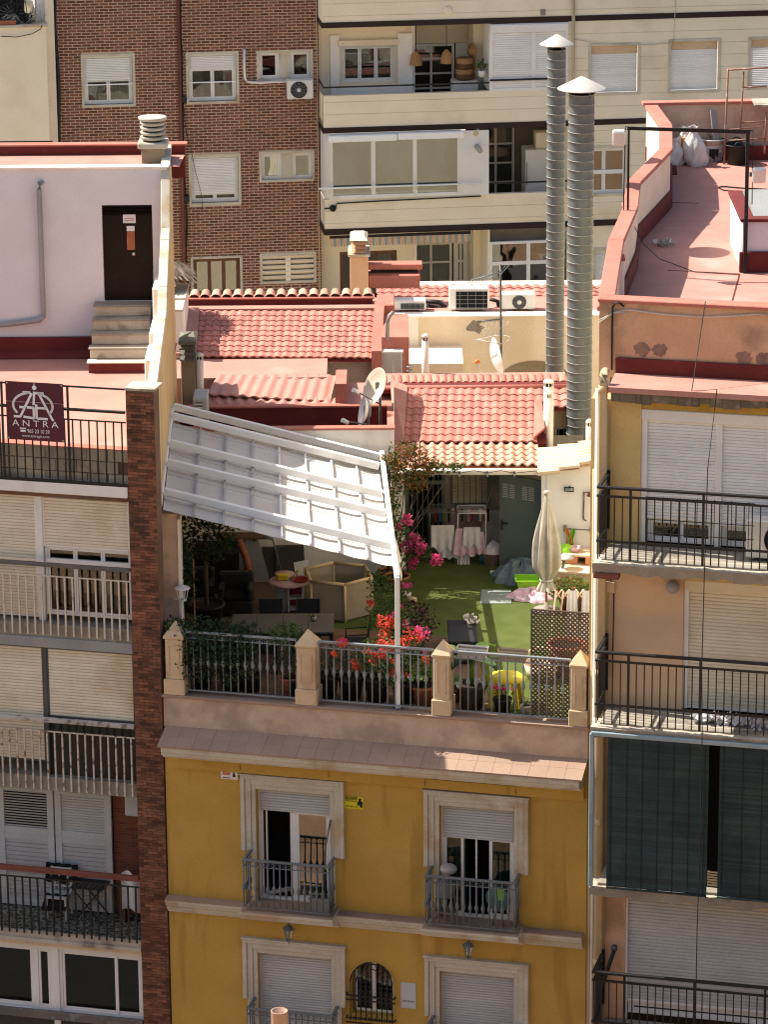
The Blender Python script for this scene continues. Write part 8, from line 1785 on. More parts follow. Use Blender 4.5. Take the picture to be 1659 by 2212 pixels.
for i, (x, y, lab) in enumerate(((268,985,'white plastic cup lying under the bougainvillea'), (305,1018,'pale roll lying near the white cup'))):
    p = at_floor('J', x, y); solo('litter_cup', lab, 'cup', WF, MB().tube([(p.x-.09,p.y,ZT_+.07),(p.x+.08,p.y-.05,ZT_+.07)], .065, 12, .05), ('plastic_white','drain_tan')[i], (p.x, p.y, ZT_))
# black low table
c4 = [atZ('J', *q, ZT_+.45) for q in ((528,1128), (715,1130), (735,1268), (530,1268))]; xa, xb, ya, yb_ = c4[0].x, c4[1].x, (c4[2].y+c4[3].y)/2, (c4[0].y+c4[1].y)/2
o = thing('storage_box', 'black garden storage box with scattered petals on its lid', 'storage box', WF, ((xa+xb)/2, ya, ZT_)); MB().box(xa+.02, xb-.02, ya+.02, yb_-.02, ZT_, ZT_+.38, .01).build('body', 'plastic_black', o); MB().box(xa, xb, ya, yb_, ZT_+.381, ZT_+.45, .015).build('lid', 'plastic_black', o)
p = atZ('J', 682, 1145, ZT_+.45); solo('crumpled_foil', 'crumpled white wrapper on the black storage box', 'wrapper', WF, leaves(MB(), (p.x,p.y,ZT_+.50), (.14,.10,.05), 50, .12, .9), 'plastic_white', (p.x, p.y, ZT_+.45))
# drying racks with laundry under the porch
def rack(x0, x1, y, lab, mat):
    a, b = atZ('J', x0, y, ZT_), atZ('J', x1, y, ZT_); o = thing('drying_rack', lab, 'drying rack', WF, ((a.x+b.x)/2, a.y, ZT_), 'drying racks under the porch'); xa, xb, Y_ = a.x, b.x, a.y; zt = ZT_+1.12
    for q in (xa, xb): MB().tube([(q,Y_-.25,ZT_),(q,Y_+.25,zt)], .014, 6).build('leg', mat, o); MB().tube([(q,Y_+.3,ZT_),(q,Y_-.3,zt)], .014, 6).build('leg', mat, o)
    for sgn in (-.3, .25): MB().tube([(xa,Y_+sgn,zt),(xb,Y_+sgn,zt)], .014, 6).build('top_rail', mat, o)
    for j in range(7): MB().tube([(xa,Y_-.26+.08*j,zt),(xb,Y_-.26+.08*j,zt)], .006, 5).build('line', mat, o)
    MB().tube([(xa,Y_-.12,ZT_+.25),(xb,Y_-.12,ZT_+.25)], .012, 6).build('brace', mat, o)
    return xa, xb, Y_, zt
def hang(x0, x1, y, zt, l, mat, lab, seed, hem=.04, flare=0.0):
    rg = random.Random(seed); ph = rg.uniform(0, 6)
    fn = lambda u, v: (x0+(x1-x0)*u+(u-.5)*flare*v, y-.02-.03*math.sin(u*17+ph)*v-.015*v, zt+.02-l*v*(1-hem*math.sin(u*11+ph)))
    solo('hung_garment', lab, 'garment', WF, MB().grid(fn, 26, 12), mat, (x0, y, zt), 'laundry on the porch racks')
xa, xb, Y_, zt = rack(418, 578, 748, 'left drying rack with white laundry under the porch', 'rail_grey')
hang(xa+.02, xb-.02, Y_-.34, zt-.28, .52, 'cloth_white', 'white shirt hung on the left porch rack', 1, .12); hang(xa+.22, xb+.05, Y_-.30, zt-.45, .55, 'cloth_white', 'pleated white skirt hung below the shirt on the left rack', 2, .03)
for i in range(7): q = xa+.1+.09*i; hang(q, q+.04, Y_-.1, zt, .28, ('red_plastic','blue_plastic','cloth_green','cloth_black','cloth_pink','wicker','leaf_dark')[i], ('red sock','blue sock','green sock','black sock','pink sock','tan sock','dark green sock')[i]+' pegged on the left porch rack', 20+i)
xa, xb, Y_, zt = rack(595, 772, 755, 'right drying rack with pink laundry under the porch', 'white_metal')
MB_ = hang(xa+.12, xb-.12, Y_-.34, zt-.30, .42, 'cloth_white', 'white top hung on the right porch rack', 3, .1, .05); hang(xa-.04, xa+.3, Y_-.30, zt-.34, .58, 'cloth_pink', 'pink dress hung at the left of the right rack', 4, .05, .12); hang(xb-.34, xb-.05, Y_-.28, zt-.42, .46, 'cloth_pink', 'pink skirt hung at the right of the right rack', 5, .05, .1); hang(xa+.02, xa+.24, Y_-.2, zt-.55, .62, 'cloth_white', 'long white towel hung low on the right rack', 6)
for i in range(6): q = xa+.2+.08*i; hang(q, q+.045, Y_-.05, zt, .26, ('cloth_pink','red_plastic','cloth_blue','cloth_white','cloth_orange','cloth_black')[i], ('pink sock','red sock','slate sock','white sock','orange sock','black sock')[i]+' pegged on the right porch rack', 40+i)
p = atZ('J', 820, 790, ZT_); o = thing('laundry_basket', 'pink laundry basket heaped with clothes beside the metal door', 'basket', WF, (p.x, p.y+.2, ZT_)); MB().lathe([(0,0),(.17,0),(.25,.28),(.26,.28),(.26,.26)], (p.x,p.y+.2,ZT_), 20).build('basket', 'pink_plastic', o); MB().grid(lambda u, v: (p.x+.22*(1-v)*math.cos(u*6.283)*(1+.1*math.sin(u*20)), p.y+.2+.22*(1-v)*math.sin(u*6.283), ZT_+.27+.2*v**.6*(1+.2*math.sin(u*25))), 24, 6).build('clothes', 'cloth_white', o)
p = atZ('J', 768, 770, ZT_); solo('blue_bucket', 'small blue bucket beside the right drying rack', 'bucket', WF, MB().lathe([(0,0),(.11,0),(.15,.26),(.14,.26),(.1,.02)], (p.x,p.y+.05,ZT_), 18), 'blue_plastic', (p.x, p.y, ZT_))
a = atY('J', 818, 500, 72.9); solo('hanging_bag', 'patterned cloth bag hanging by the metal door', 'bag', WF, MB().grid(lambda u, v: (a.x-.25+.5*u+.03*math.sin(v*6), 72.9-.06*math.sin(u*3.14), a.z-.9*v+.25), 12, 10).tube([(a.x-.15,72.9,a.z+.25),(a.x,72.9,a.z+.75),(a.x+.15,72.9,a.z+.25)], .02, 6), 'curtain', (a.x, 72.9, a.z))
# string of bulbs under the gutter
for i, x in enumerate((435, 605, 783, 955)):
    p = atY('J', x, 205, 71.05); o = thing('festoon_bulb', ('first','second','third','fourth')[i]+' small bulb from the left under the porch gutter', 'bulb', WF, (p.x, 71.05, p.z), 'festoon bulbs under the gutter'); MB().lathe([(0,-.05),(.03,-.035),(.035,-.01),(.02,.03),(0,.03)], (p.x,71.05,p.z), 12).build('globe', 'glass_frost', o); MB().tube([(p.x,71.05,p.z+.03),(p.x,71.06,p.z+.07)], .018, 8).build('socket', 'plastic_black', o)
pts_ = [atY('J', x, y, 71.03) for x, y in ((360,180),(435,196),(520,180),(605,195),(700,178),(783,194),(870,178),(955,195),(1100,180))]; solo('festoon_cable', 'dark cable of the bulb string sagging along the gutter', 'cable', WF, MB().tube(pts_, .008, 5), 'cable_black', pts_[0])
# accordion rack on the turf
p = at_floor('J', 1255, 1240); YY = 66.6; 
a, b = atY('J', 1215, 940, YY), atY('J', 1445, 960, YY)
o = thing('accordion_rack', 'wooden accordion drying rack behind the lattice screen', 'drying rack', WF, ((a.x+b.x)/2, YY, ZT_)); n = 5; sp = (b.x-a.x)/n
for i in range(n): 
    MB().bar((a.x+sp*i, YY, a.z), (a.x+sp*(i+1), YY, a.z-.20), .035, .02).build('cross_bar', 'pale_tile', o); MB().bar((a.x+sp*i, YY+.03, a.z-.20), (a.x+sp*(i+1), YY+.03, a.z), .035, .02).build('cross_bar', 'pale_tile', o)
for i in range(n): MB().bar((a.x+sp*i+.02, YY-.02, a.z-.02), (a.x+sp*i-.14, YY-.3, ZT_), .03, .02).build('stick', 'pale_tile', o)
hang(b.x-.45, b.x-.27, YY-.08, a.z, 1.15, 'cloth_white', 'long white cloth hanging from the accordion rack', 61, .03, .1); hang(b.x-.17, b.x+.05, YY-.09, a.z, 1.3, 'cloth_white', 'second white cloth at the right end of the accordion rack', 62, .03, .1)
# lattice screen behind the right railing
ly = .42; lx0, lx1_ = FR.x('J', 1060, 1300, ly), FR.x('J', 1447, 1300, ly); lz0, lz1 = ZF+.02, FR.z('J', 1250, 1072, ly)
ls_ = thing('lattice_screen', 'brown diagonal lattice screen behind the right railing', 'screen', FR, ((lx0+lx1_)/2, ly, lz0)); pit = .085
def clipseg(c, sgn):
    pts_ = []
    for x in (lx0, lx1_):
        z = sgn*(x-lx0)+c
        if lz0 <= z <= lz1: pts_.append((x, z))
    for z in (lz0, lz1):
        x = (z-c)/sgn+lx0
        if lx0 <= x <= lx1_: pts_.append((x, z))
    pts_ = sorted(set((round(a, 4), round(b, 4)) for a, b in pts_)); return (pts_[0], pts_[-1]) if len(pts_) > 1 and pts_[0] != pts_[-1] else None
for sgn in (1, -1):
    c = lz0-(lx1_-lx0 if sgn > 0 else 0)
    while c < lz1+(0 if sgn > 0 else lx1_-lx0):
        s_ = clipseg(c, sgn)
        if s_: MB().bar((s_[0][0], ly+(.0 if sgn > 0 else .013), s_[0][1]), (s_[1][0], ly+(.0 if sgn > 0 else .013), s_[1][1]), .012, .028, up=(0,0,1)).build('lath', 'lattice', ls_)
        c += pit
framebox(MB(), lx0, lx1_, lz0, lz1, ly-.012, ly+.025, .03).build('frame', 'lattice', ls_)
# yellow stool, troughs hung on the railing
p = F2(atZ('J', 900, 1560, ZT_)); x = FR.x('J', 900, 1480, .9); y = .95
ys = thing('yellow_stool', 'yellow moulded plastic stool behind the front railing', 'stool', FR, (x, y, ZT_)); z = ZT_; hh = .60
MB().lathe([(0,.0),(.17,.0),(.30,-.02),(.36,-.08),(.34,-.09),(0,-.05)], (x,y,z+hh), 26).build('seat', 'yellow_plastic', ys)
for t_ in (.785, 2.356, 3.927, 5.498): MB().bar((x+.22*math.cos(t_)*1.1, y+.22*math.sin(t_), z+hh-.06), (x+.33*math.cos(t_)*1.1, y+.31*math.sin(t_), z), .10, .05, .015).build('leg', 'yellow_plastic', ys)
def trough(x0, x1, py, lab, mat):
    a, b = FR.x('J', x0, py, .0), FR.x('J', x1, py, .0); z = zr-.16; o = thing('railing_trough', lab, 'planter', FR, ((a+b)/2, .3, z), 'troughs hung behind the right railing')
    m_ = MB(); q0, q1 = .19, .40; m_.add([(a+.04,q0+.03,z),(b-.04,q0+.03,z),(b-.04,q1-.03,z),(a+.04,q1-.03,z),(a,q0,z+.21),(b,q0,z+.21),(b,q1,z+.21),(a,q1,z+.21)], [(0,1,5,4),(1,2,6,5),(2,3,7,6),(3,0,4,7),(3,2,1,0)]); m_.build('trough', mat, o); MB().box(a+.02, b-.02, q0+.02, q1-.02, z+.17, z+.18).build('soil', 'soil', o)
    for q in (a+.2, b-.2): MB().tube([(q,.19,z+.15),(q,.135,zr+.03),(q,.12,zr-.02)], .008, 5).build('hook', 'rail_grey', o)
trough(568, 765, 1330, 'white trough hung on the right railing', 'plastic_white'); trough(832, 1022, 1365, 'tan trough hung on the right railing behind the stool', 'drain_tan')
# ------------------------------------------------------------------ plants
def stems(mb, root, tips, r_=.012):
    for t_ in tips: m = (V3(root)+V3(t_))*.5+V3((random.uniform(-.1,.1), random.uniform(-.1,.1), .08)); mb.tube([root, m, t_], r_, 5, r_*.4)
    return mb
def flowers(mb, c, r_, n, s=.058):
    return leaves(mb, c, (r_,r_,r_*.8), n, s, 1.1, shell=.2)
# bougainvillea climbing round the awning post
yb = FR.W(.25, .75, 0)
bg_ = thing('bougainvillea', 'bougainvillea with red and pink blossom climbing round the awning post', 'shrub', WF, (yb.x, yb.y, ZT_))
lf, rd, pk, st = MB(), MB(), MB(), MB()
root = (yb.x, yb.y, ZT_+.35); tips = []
for (x, y, Y_, r_, n) in ((540,1270,65.2,.32,150),(560,1200,65.6,.26,110),(600,1310,65.0,.28,110),(640,1400,64.6,.30,150),(470,1380,64.9,.20,70),(600,1470,64.5,.28,120),(760,1540,64.4,.30,130),(700,1590,64.2,.30,130),(810,1640,64.1,.26,110),(430,1640,63.9,.30,150),(500,1700,63.8,.30,140),(600,1750,63.8,.30,130),(620,1830,63.8,.24,110),(570,1600,64.1,.34,160),(700,1720,63.9,.3,120),(360,1690,63.9,.25,90),(690,1280,65.3,.24,80),(560,1030,66.5,.34,120),(520,1110,66.2,.26,90),(700,1120,66.3,.24,70)):
    c = atY('U', x, y, Y_); tips.append(c); leaves(lf, c, (r_,r_,r_), n, .075)
for (x, y, Y_, r_, n) in ((560,1390,64.5,.17,90),(610,1400,64.5,.12,50),(560,1485,64.4,.13,60),(780,1495,64.3,.19,110),(540,1560,64.1,.12,55),(610,1570,64.0,.13,60),(700,1555,64.1,.13,60),(440,1620,63.8,.11,50),(530,1630,63.75,.12,55),(470,1680,63.75,.10,40),(325,1705,63.75,.08,30),(345,1730,63.75,.07,25),(625,1775,63.7,.09,40),(235,1550,63.8,.10,40),(170,1635,63.8,.06,20),(745,1800,63.8,.04,10),(450,1240,65.2,.08,30),(875,1670,64.0,.06,20),(610,1680,63.8,.05,12)):
    flowers(rd, atY('U', x, y, Y_), r_, n)
for (x, y, Y_, r_, n) in ((840,1475,64.35,.16,80),(715,1400,64.6,.09,35),(610,1340,64.6,.06,20),(690,1275,65.2,.05,12),(880,1605,64.0,.06,18),(705,1110,66.2,.06,15),(760,1100,66.2,.05,10),(230,1530,63.8,.06,15)):
    flowers(pk, atY('U', x, y, Y_), r_, n)
lf.build('foliage', 'leaf', bg_); rd.build('red_blossom', 'petal_red', bg_); pk.build('pink_blossom', 'petal_pink', bg_); stems(MB(), root, tips, .016).build('stems', 'bark', bg_); pot(bg_, yb.x, yb.y, ZT_, .20, .27, .42, 'plastic_black')
# pink bougainvillea by the porch column
yb = atZ('U', 690, 960, ZT_); lf, pk = MB(), MB(); tips = []
pb2 = thing('pink_bougainvillea', 'pink bougainvillea spray beside the white porch column', 'shrub', WF, (yb.x-.1, 70.6, ZT_))
for (x, y, Y_, r_, n) in ((700,650,70.4,.26,80),(740,760,70.3,.28,100),(800,770,70.2,.22,70),(840,820,70.1,.18,60),(730,870,70.3,.26,80),(880,860,69.9,.12,40),(910,895,69.8,.10,35),(960,915,69.7,.10,30),(770,920,70.2,.14,40),(660,640,70.6,.22,60)):
    c = atY('U', x, y, Y_); tips.append(c); leaves(lf, c, (r_,r_*.7,r_), n, .07)
for (x, y, Y_, r_, n) in ((730,590,70.3,.11,50),(735,610,70.3,.08,30),(670,650,70.5,.08,30),(770,715,70.2,.08,30),(800,760,70.15,.15,80),(740,800,70.2,.18,90),(845,800,70.0,.10,45),(830,850,70.0,.08,30),(785,905,70.1,.10,45),(770,950,70.1,.08,30),(955,885,69.6,.09,40),(945,925,69.6,.10,45),(985,915,69.6,.07,25)):
    flowers(pk, atY('U', x, y, Y_), r_, n)
lf.build('foliage', 'leaf', pb2); pk.build('blossom', 'petal_pink', pb2); stems(MB(), (yb.x-.1, 70.6, ZT_+.3), tips, .014).build('stems', 'bark', pb2); pot(pb2, yb.x-.1, 70.6, ZT_, .18, .25, .36, 'terracotta')
# rust coloured vine over the column and gutter
vn = thing('autumn_vine', 'rust and green vine tumbling over the porch corner', 'vine', WF, (cxp-.2, 71.0, ZT_)); lf, au = MB(), MB(); tips = []
for (x, y, r_, na_, ng) in ((230,100,.34,170,80),(330,110,.30,150,60),(180,170,.30,90,110),(270,200,.34,150,70),(330,250,.26,130,40),(180,260,.30,50,120),(390,150,.22,100,50),(150,130,.22,40,80),(280,60,.24,110,60),(160,330,.20,15,70),(180,420,.18,5,70),(190,520,.16,0,60),(180,620,.16,0,50),(480,160,.14,12,45),(560,160,.12,5,45),(600,150,.10,0,30),(420,170,.14,40,30)):
    c = atY('J', x, y, 70.9); tips.append(c); leaves(au, c, (r_,r_*.7,r_), na_, .07); leaves(lf, c, (r_*1.05,r_*.7,r_*1.05), ng, .075)
lf.build('foliage', 'leaf', vn); au.build('rust_foliage', 'leaf_autumn', vn); stems(MB(), (cxp-.22, 71.05, ZT_+.3), tips, .012).build('stems', 'bark', vn); pot(vn, cxp-.22, 71.05, ZT_, .16, .2, .32, 'terracotta')
# fern in terracotta, banana in a basket pot, pots along the railing
def xloc(k, px, py, y): return FR.x(k, px, py, y)
def fern(k, px, py, y, lab, mat='leaf_fresh', potmat='terracotta', r_=.5, n=46, ph=.36):
    x = xloc(k, px, py, y); o = thing('fern', lab, 'plant', FR, (x, y, ZT_)); z = ZT_+ph; m_ = MB()
    for i in range(n):
        t_ = random.uniform(0, 6.283); L_ = r_*random.uniform(.7, 1.15); up = random.uniform(.6, 1.4); q = []
        for j in range(8):
            s_ = j/7; q.append(V3((x+math.cos(t_)*L_*s_, y+math.sin(t_)*L_*s_, z+up*L_*(s_*1.25-.75*s_*s_*1.1))))
        e = V3((-math.sin(t_), math.cos(t_), 0))
        for j in range(1, 8):
            wv = .065*(1-j/8)+.015
            for sg in (-1, 1): m_.add([q[j-1], q[j], q[j]*.5+q[j-1]*.5+e*wv*sg+V3((0,0,.01))], [(0,1,2)])
    m_.build('fronds', mat, o); pot(o, x, y, ZT_, ph*.55, ph*.72, ph, potmat)
fern('U', 860, 1980, .75, 'bright fern in a terracotta pot behind the middle railing'); fern('U', 1100, 1800, 1.0, 'low fern behind the stone post beside the banana plant', r_=.35, n=24, ph=.25)
x = xloc('U', 1230, 1980, .72); bn = thing('banana_plant', 'young banana plant with broad leaves in a woven dark pot', 'plant', FR, (x, .72, ZT_)); pot(bn, x, .72, ZT_, .20, .28, .46, 'panel_dark'); z = ZT_+.42
MB().tube([(x,.72,z),(x+.01,.72,z+.5)], .05, 8, .035).build('stem', 'leaf_fresh', bn)
for i, (ax_, ln, up) in enumerate(((2.9,.85,.9),(.15,.9,.55),(3.6,.7,.5),(5.6,.75,.6),(1.2,.8,1.0),(4.4,.7,.9),(2.2,.6,.9),(.7,.6,.8))):
    def bl(u, v):
        s_ = u; wv = .13*math.sin(math.pi*min(1, s_*.95+.05))**.7*(v-.5)*2; c = V3((x+math.cos(ax_)*ln*s_, .72+math.sin(ax_)*ln*s_, z+.45+up*ln*(s_*.9-.85*s_*s_))); e = V3((-math.sin(ax_), math.cos(ax_), 0))
        return c+e*wv+V3((0,0,.04*abs(v-.5)*2))
    MB().grid(bl, 12, 4).build('leaf', 'leaf' if i % 2 else 'leaf_fresh', bn)
def potted(k, px, py, y, r_, h, potmat, lab, fm='leaf_dark', fr_=.3, fh=.3, n=160, ls=.07, bloom=None):
    x = xloc(k, px, py, y); o = thing('potted_plant', lab, 'plant', FR, (x, y, ZT_)); pot(o, x, y, ZT_, r_*.75, r_, h, potmat)
    if n: leaves(MB(), (x,y,ZT_+h+fh*.7), (fr_,fr_,fh), n, ls).build('foliage', fm, o); stems(MB(), (x,y,ZT_+h*.85), [(x+random.uniform(-fr_,fr_)*.7, y+random.uniform(-fr_,fr_)*.7, ZT_+h+fh) for _ in range(7)], .008).build('stems', 'bark', o)
    if bloom:
        m_ = MB()
        for _ in range(9): flowers(m_, (x+random.uniform(-fr_,fr_)*.8, y-fr_*.4, ZT_+h+random.uniform(.2,fh*1.5)), .05, 12, .04)
        m_.build('blossom', bloom, o)
potted('I', 850, 1310, .62, .19, .36, 'terracotta', 'terracotta pot of dark leaves at the second stone post'); potted('I', 215, 1300, .6, .2, .36, 'terracotta', 'terracotta pot at the left stone post', 'leaf_dark', .35, .45, 220)
potted('U', 300, 1980, .65, .24, .45, 'plastic_black', 'wide black pot in the middle of the second railing'); potted('U', 500, 1980, .65, .24, .48, 'plastic_black', 'black pot beside the awning post', n=120); potted('U', 110, 1960, .65, .23, .45, 'plastic_black', 'black pot right of the second stone post', 'leaf', .3, .35, 200); potted('U', 690, 1960, .65, .18, .42, 'plastic_black', 'slim black pot right of the awning post', 'leaf', .28, .4, 180)
potted('J', 880, 1600, .60, .17, .26, 'plastic_black', 'small pot of pink flowers under the yellow stool', 'leaf', .2, .16, 90, .05, 'petal_pink')
potted('I', 480, 1290, .65, .24, .42, 'plastic_black', 'black pot in the middle of the left railing', 'leaf_dark', .4, .45, 260); potted('J', 1030, 1620, .6, .1, .16, 'plastic_white', 'tiny white pot at the foot of the lattice', 'leaf', .1, .1, 30, .05)
# leafy mass over the left railing
for i, (c_, r_, n, lab) in enumerate(((((130,960)), (.34,.25,.32), 420, 'variegated climber on the left stone post'), (((260,1010)), (.58,.36,.52), 1100, 'dark leafy shrub spilling over the left railing'), (((460,1020)), (.52,.34,.48), 950, 'dark leafy shrub over the middle of the left railing'), (((570,1010)), (.36,.28,.36), 450, 'small dark shrub at the railing left of the second post'), (((850,980)), (.45,.25,.25), 400, 'low green climber behind the second stone post'))):
    x, z = FR.L('I', *c_, .35); o = thing('railing_shrub', lab, 'shrub', FR, (x, .6, ZT_), 'shrubs over the left railing'); leaves(MB(), (x,.28,z), r_, n, .085, shell=.1).build('foliage', 'leaf' if i in (0, 4) else 'leaf_dark', o); leaves(MB(), (x,.12,z-.42), (r_[0]*.7,r_[1]*.5,r_[2]*.8), n//4, .07).build('trailing_foliage', 'leaf_dark', o); stems(MB(), (x,.62,ZT_+.2), [(x+random.uniform(-.3,.3),.45,z) for _ in range(6)], .012).build('stems', 'bark', o); pot(o, x, .62, ZT_, .15, .2, .34, 'plastic_black')
# tall plant and long leaves in the deep shade
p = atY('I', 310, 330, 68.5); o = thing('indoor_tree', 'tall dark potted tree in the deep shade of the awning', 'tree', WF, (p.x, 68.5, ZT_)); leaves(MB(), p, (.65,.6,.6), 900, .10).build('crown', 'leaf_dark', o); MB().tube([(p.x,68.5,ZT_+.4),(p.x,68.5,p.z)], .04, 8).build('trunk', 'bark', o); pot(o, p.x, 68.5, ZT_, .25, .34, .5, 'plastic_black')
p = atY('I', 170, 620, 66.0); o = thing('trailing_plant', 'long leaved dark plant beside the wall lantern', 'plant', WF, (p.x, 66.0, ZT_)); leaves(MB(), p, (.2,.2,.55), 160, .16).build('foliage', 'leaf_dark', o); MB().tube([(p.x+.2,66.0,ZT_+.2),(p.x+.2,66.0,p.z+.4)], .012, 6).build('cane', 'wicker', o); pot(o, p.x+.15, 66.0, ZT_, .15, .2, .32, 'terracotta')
p = atY('U', 760, 1330, 66.5); o = thing('plum_shrub', 'dark plum leaved shrub behind the awning post', 'shrub', WF, (p.x, 66.5, ZT_)); leaves(MB(), (p.x,66.5,ZT_+.75), (.5,.45,.45), 500, .08).build('foliage', 'banner_plum', o); leaves(MB(), (p.x,66.5,ZT_+.7), (.45,.4,.45), 300, .08).build('inner_foliage', 'leaf_dark', o); stems(MB(), (p.x,66.5,ZT_+.2), [(p.x+random.uniform(-.3,.3),66.5,ZT_+.8) for _ in range(6)]).build('stems', 'bark', o); pot(o, p.x, 66.5, ZT_, .18, .25, .36, 'plastic_black')
x = SF.x('J', 1320, 960, -1.6); w_ = SF.W(x, -1.6, 0); o = thing('bbq_shrub', 'yellow green shrub in front of the brick barbecue', 'shrub', SF, (x, -1.6, ZT_)); leaves(MB(), (x,-1.6,ZT_+.42), (.5,.3,.26), 500, .07).build('foliage', 'leaf_fresh', o); stems(MB(), (x,-1.6,ZT_+.2), [(x+random.uniform(-.4,.4),-1.6,ZT_+.5) for _ in range(8)]).build('stems', 'bark', o); pot(o, x, -1.6, ZT_, .2, .28, .36, 'terracotta')
p = FR.I(atY('J', 1290, 1270, 65.6)); o = thing('terracotta_planter', 'orange terracotta planter behind the lattice screen', 'planter', FR, (p.x, p.y, ZT_)); pot(o, p.x, p.y, ZT_, .26, .36, .62, 'terracotta')
p = FR.I(atY('J', 1130, 1250, 65.4)); o = thing('straw_basket', 'round straw basket behind the lattice screen', 'basket', FR, (p.x, p.y, ZT_)); MB().lathe([(0,0),(.25,0),(.34,.3),(.33,.3),(.24,.02)], (p.x,p.y,ZT_), 22).build('basket', 'pale_tile', o); MB().tube([(p.x+.32*math.cos(t_),p.y,ZT_+.3+.3*math.sin(t_)) for t_ in [3.14*i/12 for i in range(13)]], .025, 6).build('handle', 'pale_tile', o)
# ================================================================== banner on the left roof railing
q = [FR.L('D', *c, -.075) for c in ((45,932), (412,955), (400,1328), (30,1300))]
bw = ((q[1][0]-q[0][0])+(q[2][0]-q[3][0]))/2; bx_ = (q[0][0]+q[3][0])/2; bz1 = (q[0][1]+q[1][1])/2; bz0 = (q[2][1]+q[3][1])/2
bn_ = thing('company_banner', 'plum company banner with white monogram and lettering on the roof railing', 'banner', FR, (bx_+bw/2, -.08, bz0)); yb = -.085
MB().grid(lambda u, v: (bx_+bw*u, yb+.004*math.sin(u*7+v*3), bz0+(bz1-bz0)*v), 10, 10).build('cloth', 'banner_plum', bn_)
MB().box(bx_+.0, bx_+bw, yb-.006, yb-.0055, bz0+(bz1-bz0)*.655, bz0+(bz1-bz0)*.66).build('fold', 'cloth_pink', bn_)
yl_ = yb-.010; X = lambda px: bx_+bw*(px-38)/(405-38); Zb = lambda py: bz1-(bz1-bz0)*(py-945)/(1315-945)
letters('A N T R A', bx_+bw*.5, Zb(1225), yl_, .17, 'print_white', bn_, 'company_name', wd=bw*.80)
letters('965 20 10 39', bx_+bw*.55, Zb(1266), yl_, .105, 'print_white', bn_, 'phone_number', wd=bw*.385)
letters('www.antragic.com', bx_+bw*.5, Zb(1293), yl_, .075, 'print_white', bn_, 'web_address', wd=bw*.47)
m_ = MB(); px = X(142); pz = Zb(1262); m_.box(px-.05, px+.05, yl_-.001, yl_+.001, pz, pz+.04); m_.box(px-.06, px+.06, yl_-.001, yl_+.001, pz+.055, pz+.08); m_.build('phone_symbol', 'print_white', bn_)
lg = MB(); Rw = (X(335)-X(85))/2; xc = (X(335)+X(85))/2; zc = Zb(1088); st_ = .045
def stroke(pts, w_=st_):
    for (a, b), (c, d) in zip(pts, pts[1:]): lg.bar((a, yl_, b), (c, yl_, d), .003, w_, up=(0,1,0)) if False else ribbon((a, b), (c, d), w_)
def ribbon(p, q, w_):
    dx, dz = q[0]-p[0], q[1]-p[1]; l = math.hypot(dx, dz) or 1; nx, nz = -dz/l*w_/2, dx/l*w_/2; ex, ez = dx/l*w_*.15, dz/l*w_*.15
    lg.add([(p[0]+nx-ex,yl_,p[1]+nz-ez), (p[0]-nx-ex,yl_,p[1]-nz-ez), (q[0]-nx+ex,yl_,q[1]-nz+ez), (q[0]+nx+ex,yl_,q[1]+nz+ez)], [(0,1,2,3)])
zr_ = (Zb(1010)-Zb(1175))/2; zc = (Zb(1010)+Zb(1175))/2
arc = lambda a0, a1, n=16: [(xc+Rw*math.cos(R(a0+(a1-a0)*i/n)), zc+zr_*math.sin(R(a0+(a1-a0)*i/n))) for i in range(n+1)]
stroke(arc(100, 215)); stroke(arc(80, -35)); stroke([(X(88),Zb(1165)), (X(128),Zb(1165)), (X(205),Zb(1015))]); stroke([(X(335),Zb(1180)), (X(250),Zb(1015))])
stroke([(X(150),Zb(1010)), (X(195),Zb(1010))]); stroke([(X(240),Zb(1010)), (X(280),Zb(1012))]); stroke([(X(150),Zb(1165)), (X(215),Zb(1172)), (X(215),Zb(1105)), (X(175),Zb(1105))]); stroke([(X(235),Zb(1172)), (X(300),Zb(1172))]); stroke([(X(240),Zb(1105)), (X(290),Zb(1105))]); stroke([(X(232),Zb(1085)), (X(232),Zb(1172))]); stroke([(X(125),Zb(1105)), (X(165),Zb(1105))])
stroke([(X(215),Zb(1085)), (X(222),Zb(1005))]); lg.build('monogram', 'print_white', bn_)
MB().lathe([(0,-.001),(.045,-.001),(.045,.001),(0,.001)], (X(223), yl_, Zb(978)), 18, False, (0,1,0)).build('monogram_dot', 'print_white', bn_)
for (u, v) in ((.03,.97), (.97,.97), (.03,.03), (.97,.03), (.5,.97)): MB().lathe([(0,.002),(.014,.002),(.014,-.002),(0,-.002)], (bx_+bw*u, yb-.006, bz0+(bz1-bz0)*v), 10, False, (0,1,0)).build('eyelet', 'cap_metal', bn_)
# ================================================================== things in the left loggia
zfl_ = slabC+.015
def L3(k, x, y): return FR.Z(k, x, y, zfl_)
p = L3('X', 830, 1350); o = thing('white_chair', 'white slatted wooden chair in the left loggia', 'chair', FR, (p.x, p.y, zfl_)); x, y, z = p.x, min(max(p.y, .45), .75), zfl_
for sx in (-.19, .19):
    MB().box(x+sx-.02, x+sx+.02, y-.2, y-.16, z, z+.45, .004).build('leg', 'wood_white', o); MB().box(x+sx-.02, x+sx+.02, y+.16, y+.2, z, z+.95, .004).build('leg', 'wood_white', o)
MB().box(x-.21, x+.21, y-.21, y+.2, z+.43, z+.46, .006).build('seat', 'wood_white', o); MB().box(x-.17, x+.17, y+.165, y+.195, z+.86, z+.94, .004).build('back_rail', 'wood_white', o); MB().box(x-.17, x+.17, y+.165, y+.195, z+.54, z+.58, .004).build('back_rail', 'wood_white', o); MB().box(x-.17, x+.17, y-.195, y-.165, z+.22, z+.25).build('stretcher', 'wood_white', o)
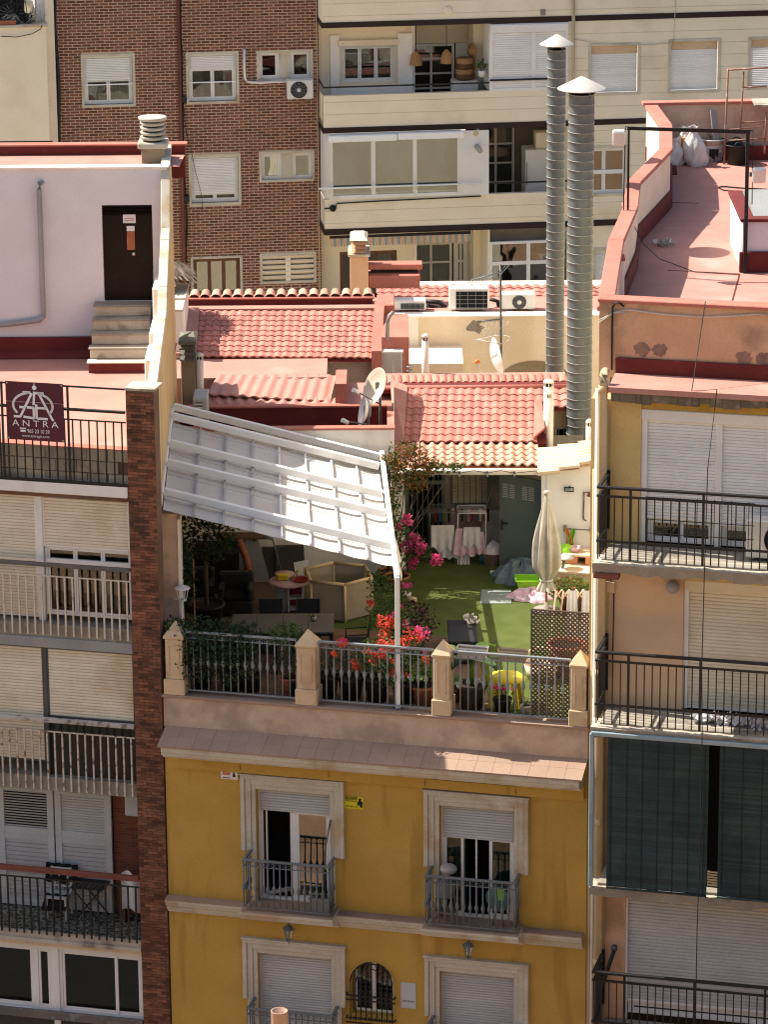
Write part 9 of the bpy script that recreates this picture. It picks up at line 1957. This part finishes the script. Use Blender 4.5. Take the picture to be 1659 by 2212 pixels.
for i in range(4): MB().box(x-.125+.083*i-.014, x-.125+.083*i+.014, y+.17, y+.19, z+.58, z+.86).build('back_slat', 'wood_white', o)
solo('black_jacket', 'black jacket hung over the white chair back', 'jacket', FR, MB().grid(lambda u, v: (x-.32+.64*u, y+.13+.09*math.sin(v*3.1)+.02*math.sin(u*20), z+1.0-.34*abs(2*v-1)**1.2*(1+.12*math.sin(u*13))), 24, 12), 'cloth_black', (x, y+.2, z+.95))
solo('black_trousers', 'black trousers draped over the white chair seat', 'trousers', FR, MB().grid(lambda u, v: (x-.30+.5*u+.05*math.sin(v*3), y-.24+.3*v*(v < .5)+.15*(v >= .5), z+.20+.29*min(1, v*2)+.015*math.sin(u*15)), 20, 10), 'cloth_black', (x, y, z+.46))
xt = x+.62; o = thing('folding_table', 'dark folding table beside the white chair', 'table', FR, (xt, y+.05, z)); MB().box(xt-.33, xt+.33, y-.2, y+.3, z+.68, z+.70, .006).build('top', 'plastic_black', o)
for s in (-1, 1):
    for yy in (y-.18, y+.28): MB().bar((xt-.28*s, yy, z), (xt+.28*s, yy, z+.68), .02, .02).build('leg', 'black_iron', o)
for i in range(5): MB().tube([(xt-.2+.1*i,y-.1,z+.705),(xt-.17+.1*i,y+.05,z+.705)], .006, 5).build('slot', 'plastic_grey', o)
x2 = FR.x('L', 830, 940, .7); solo('white_cloth', 'white cloth draped on a stand in the loggia corner', 'cloth', FR, MB().grid(lambda u, v: (x2-.18+.5*u, .65+.05*math.sin(u*9), z+1.05-.75*v+.05*math.sin(u*6)), 14, 10), 'cloth_white', (x2, .65, z+.3)); o = thing('corner_stand', 'dark wooden stand in the loggia corner', 'stand', FR, (x2+.1, .75, z)); MB().box(x2-.2, x2+.32, .7, .95, z+.30, z+.36, .005).build('shelf', 'drain_tan', o)
for q in (x2-.17, x2+.29): MB().box(q-.02, q+.02, .72, .93, z, z+.95).build('leg', 'brown_wood', o)
# ================================================================== houses on the near side of the street
oh = thing('opposite_house', 'low house with flat roof on the near side of the street', 'house', WF, (0, 48, 0))
MB().box(-28, 28, 40, 53.0, 0, 7.6).build('wall', 'terracotta_plaster', oh); struct('sky_blocking_slope', MB().add([(-90,41,5.5),(90,41,5.5),(90,8,24),(-90,8,24),(90,-14,31),(-90,-14,31)], [(0,1,2,3),(3,2,4,5)]), 'blocker_scrub')  # scrub slope added out of view to block low sky and darken the fronts
MB().box(-28, 28, 52.75, 53.1, 7.602, 7.9, .02).build('parapet', 'terracotta_plaster', oh)
p = atY('M', 785, 1905, 52.2); o = thing('chimney_pipe', 'round terracotta chimney pipe in front of the yellow house', 'chimney', WF, (p.x, 52.2, 7.6)); zt = atY('M', 785, 1878, 52.2).z; MB().lathe([(.13,7.6-zt),(.13,-.01),(.135,0),(.115,0),(.112,-.5),(0,-.5)], (p.x,52.2,zt), 20).build('pipe', 'ledge_tile', o); MB().lathe([(.18,0),(.18,.06),(.13,.09)], (p.x,52.2,7.6), 20).build('collar', 'pale_concrete', o)
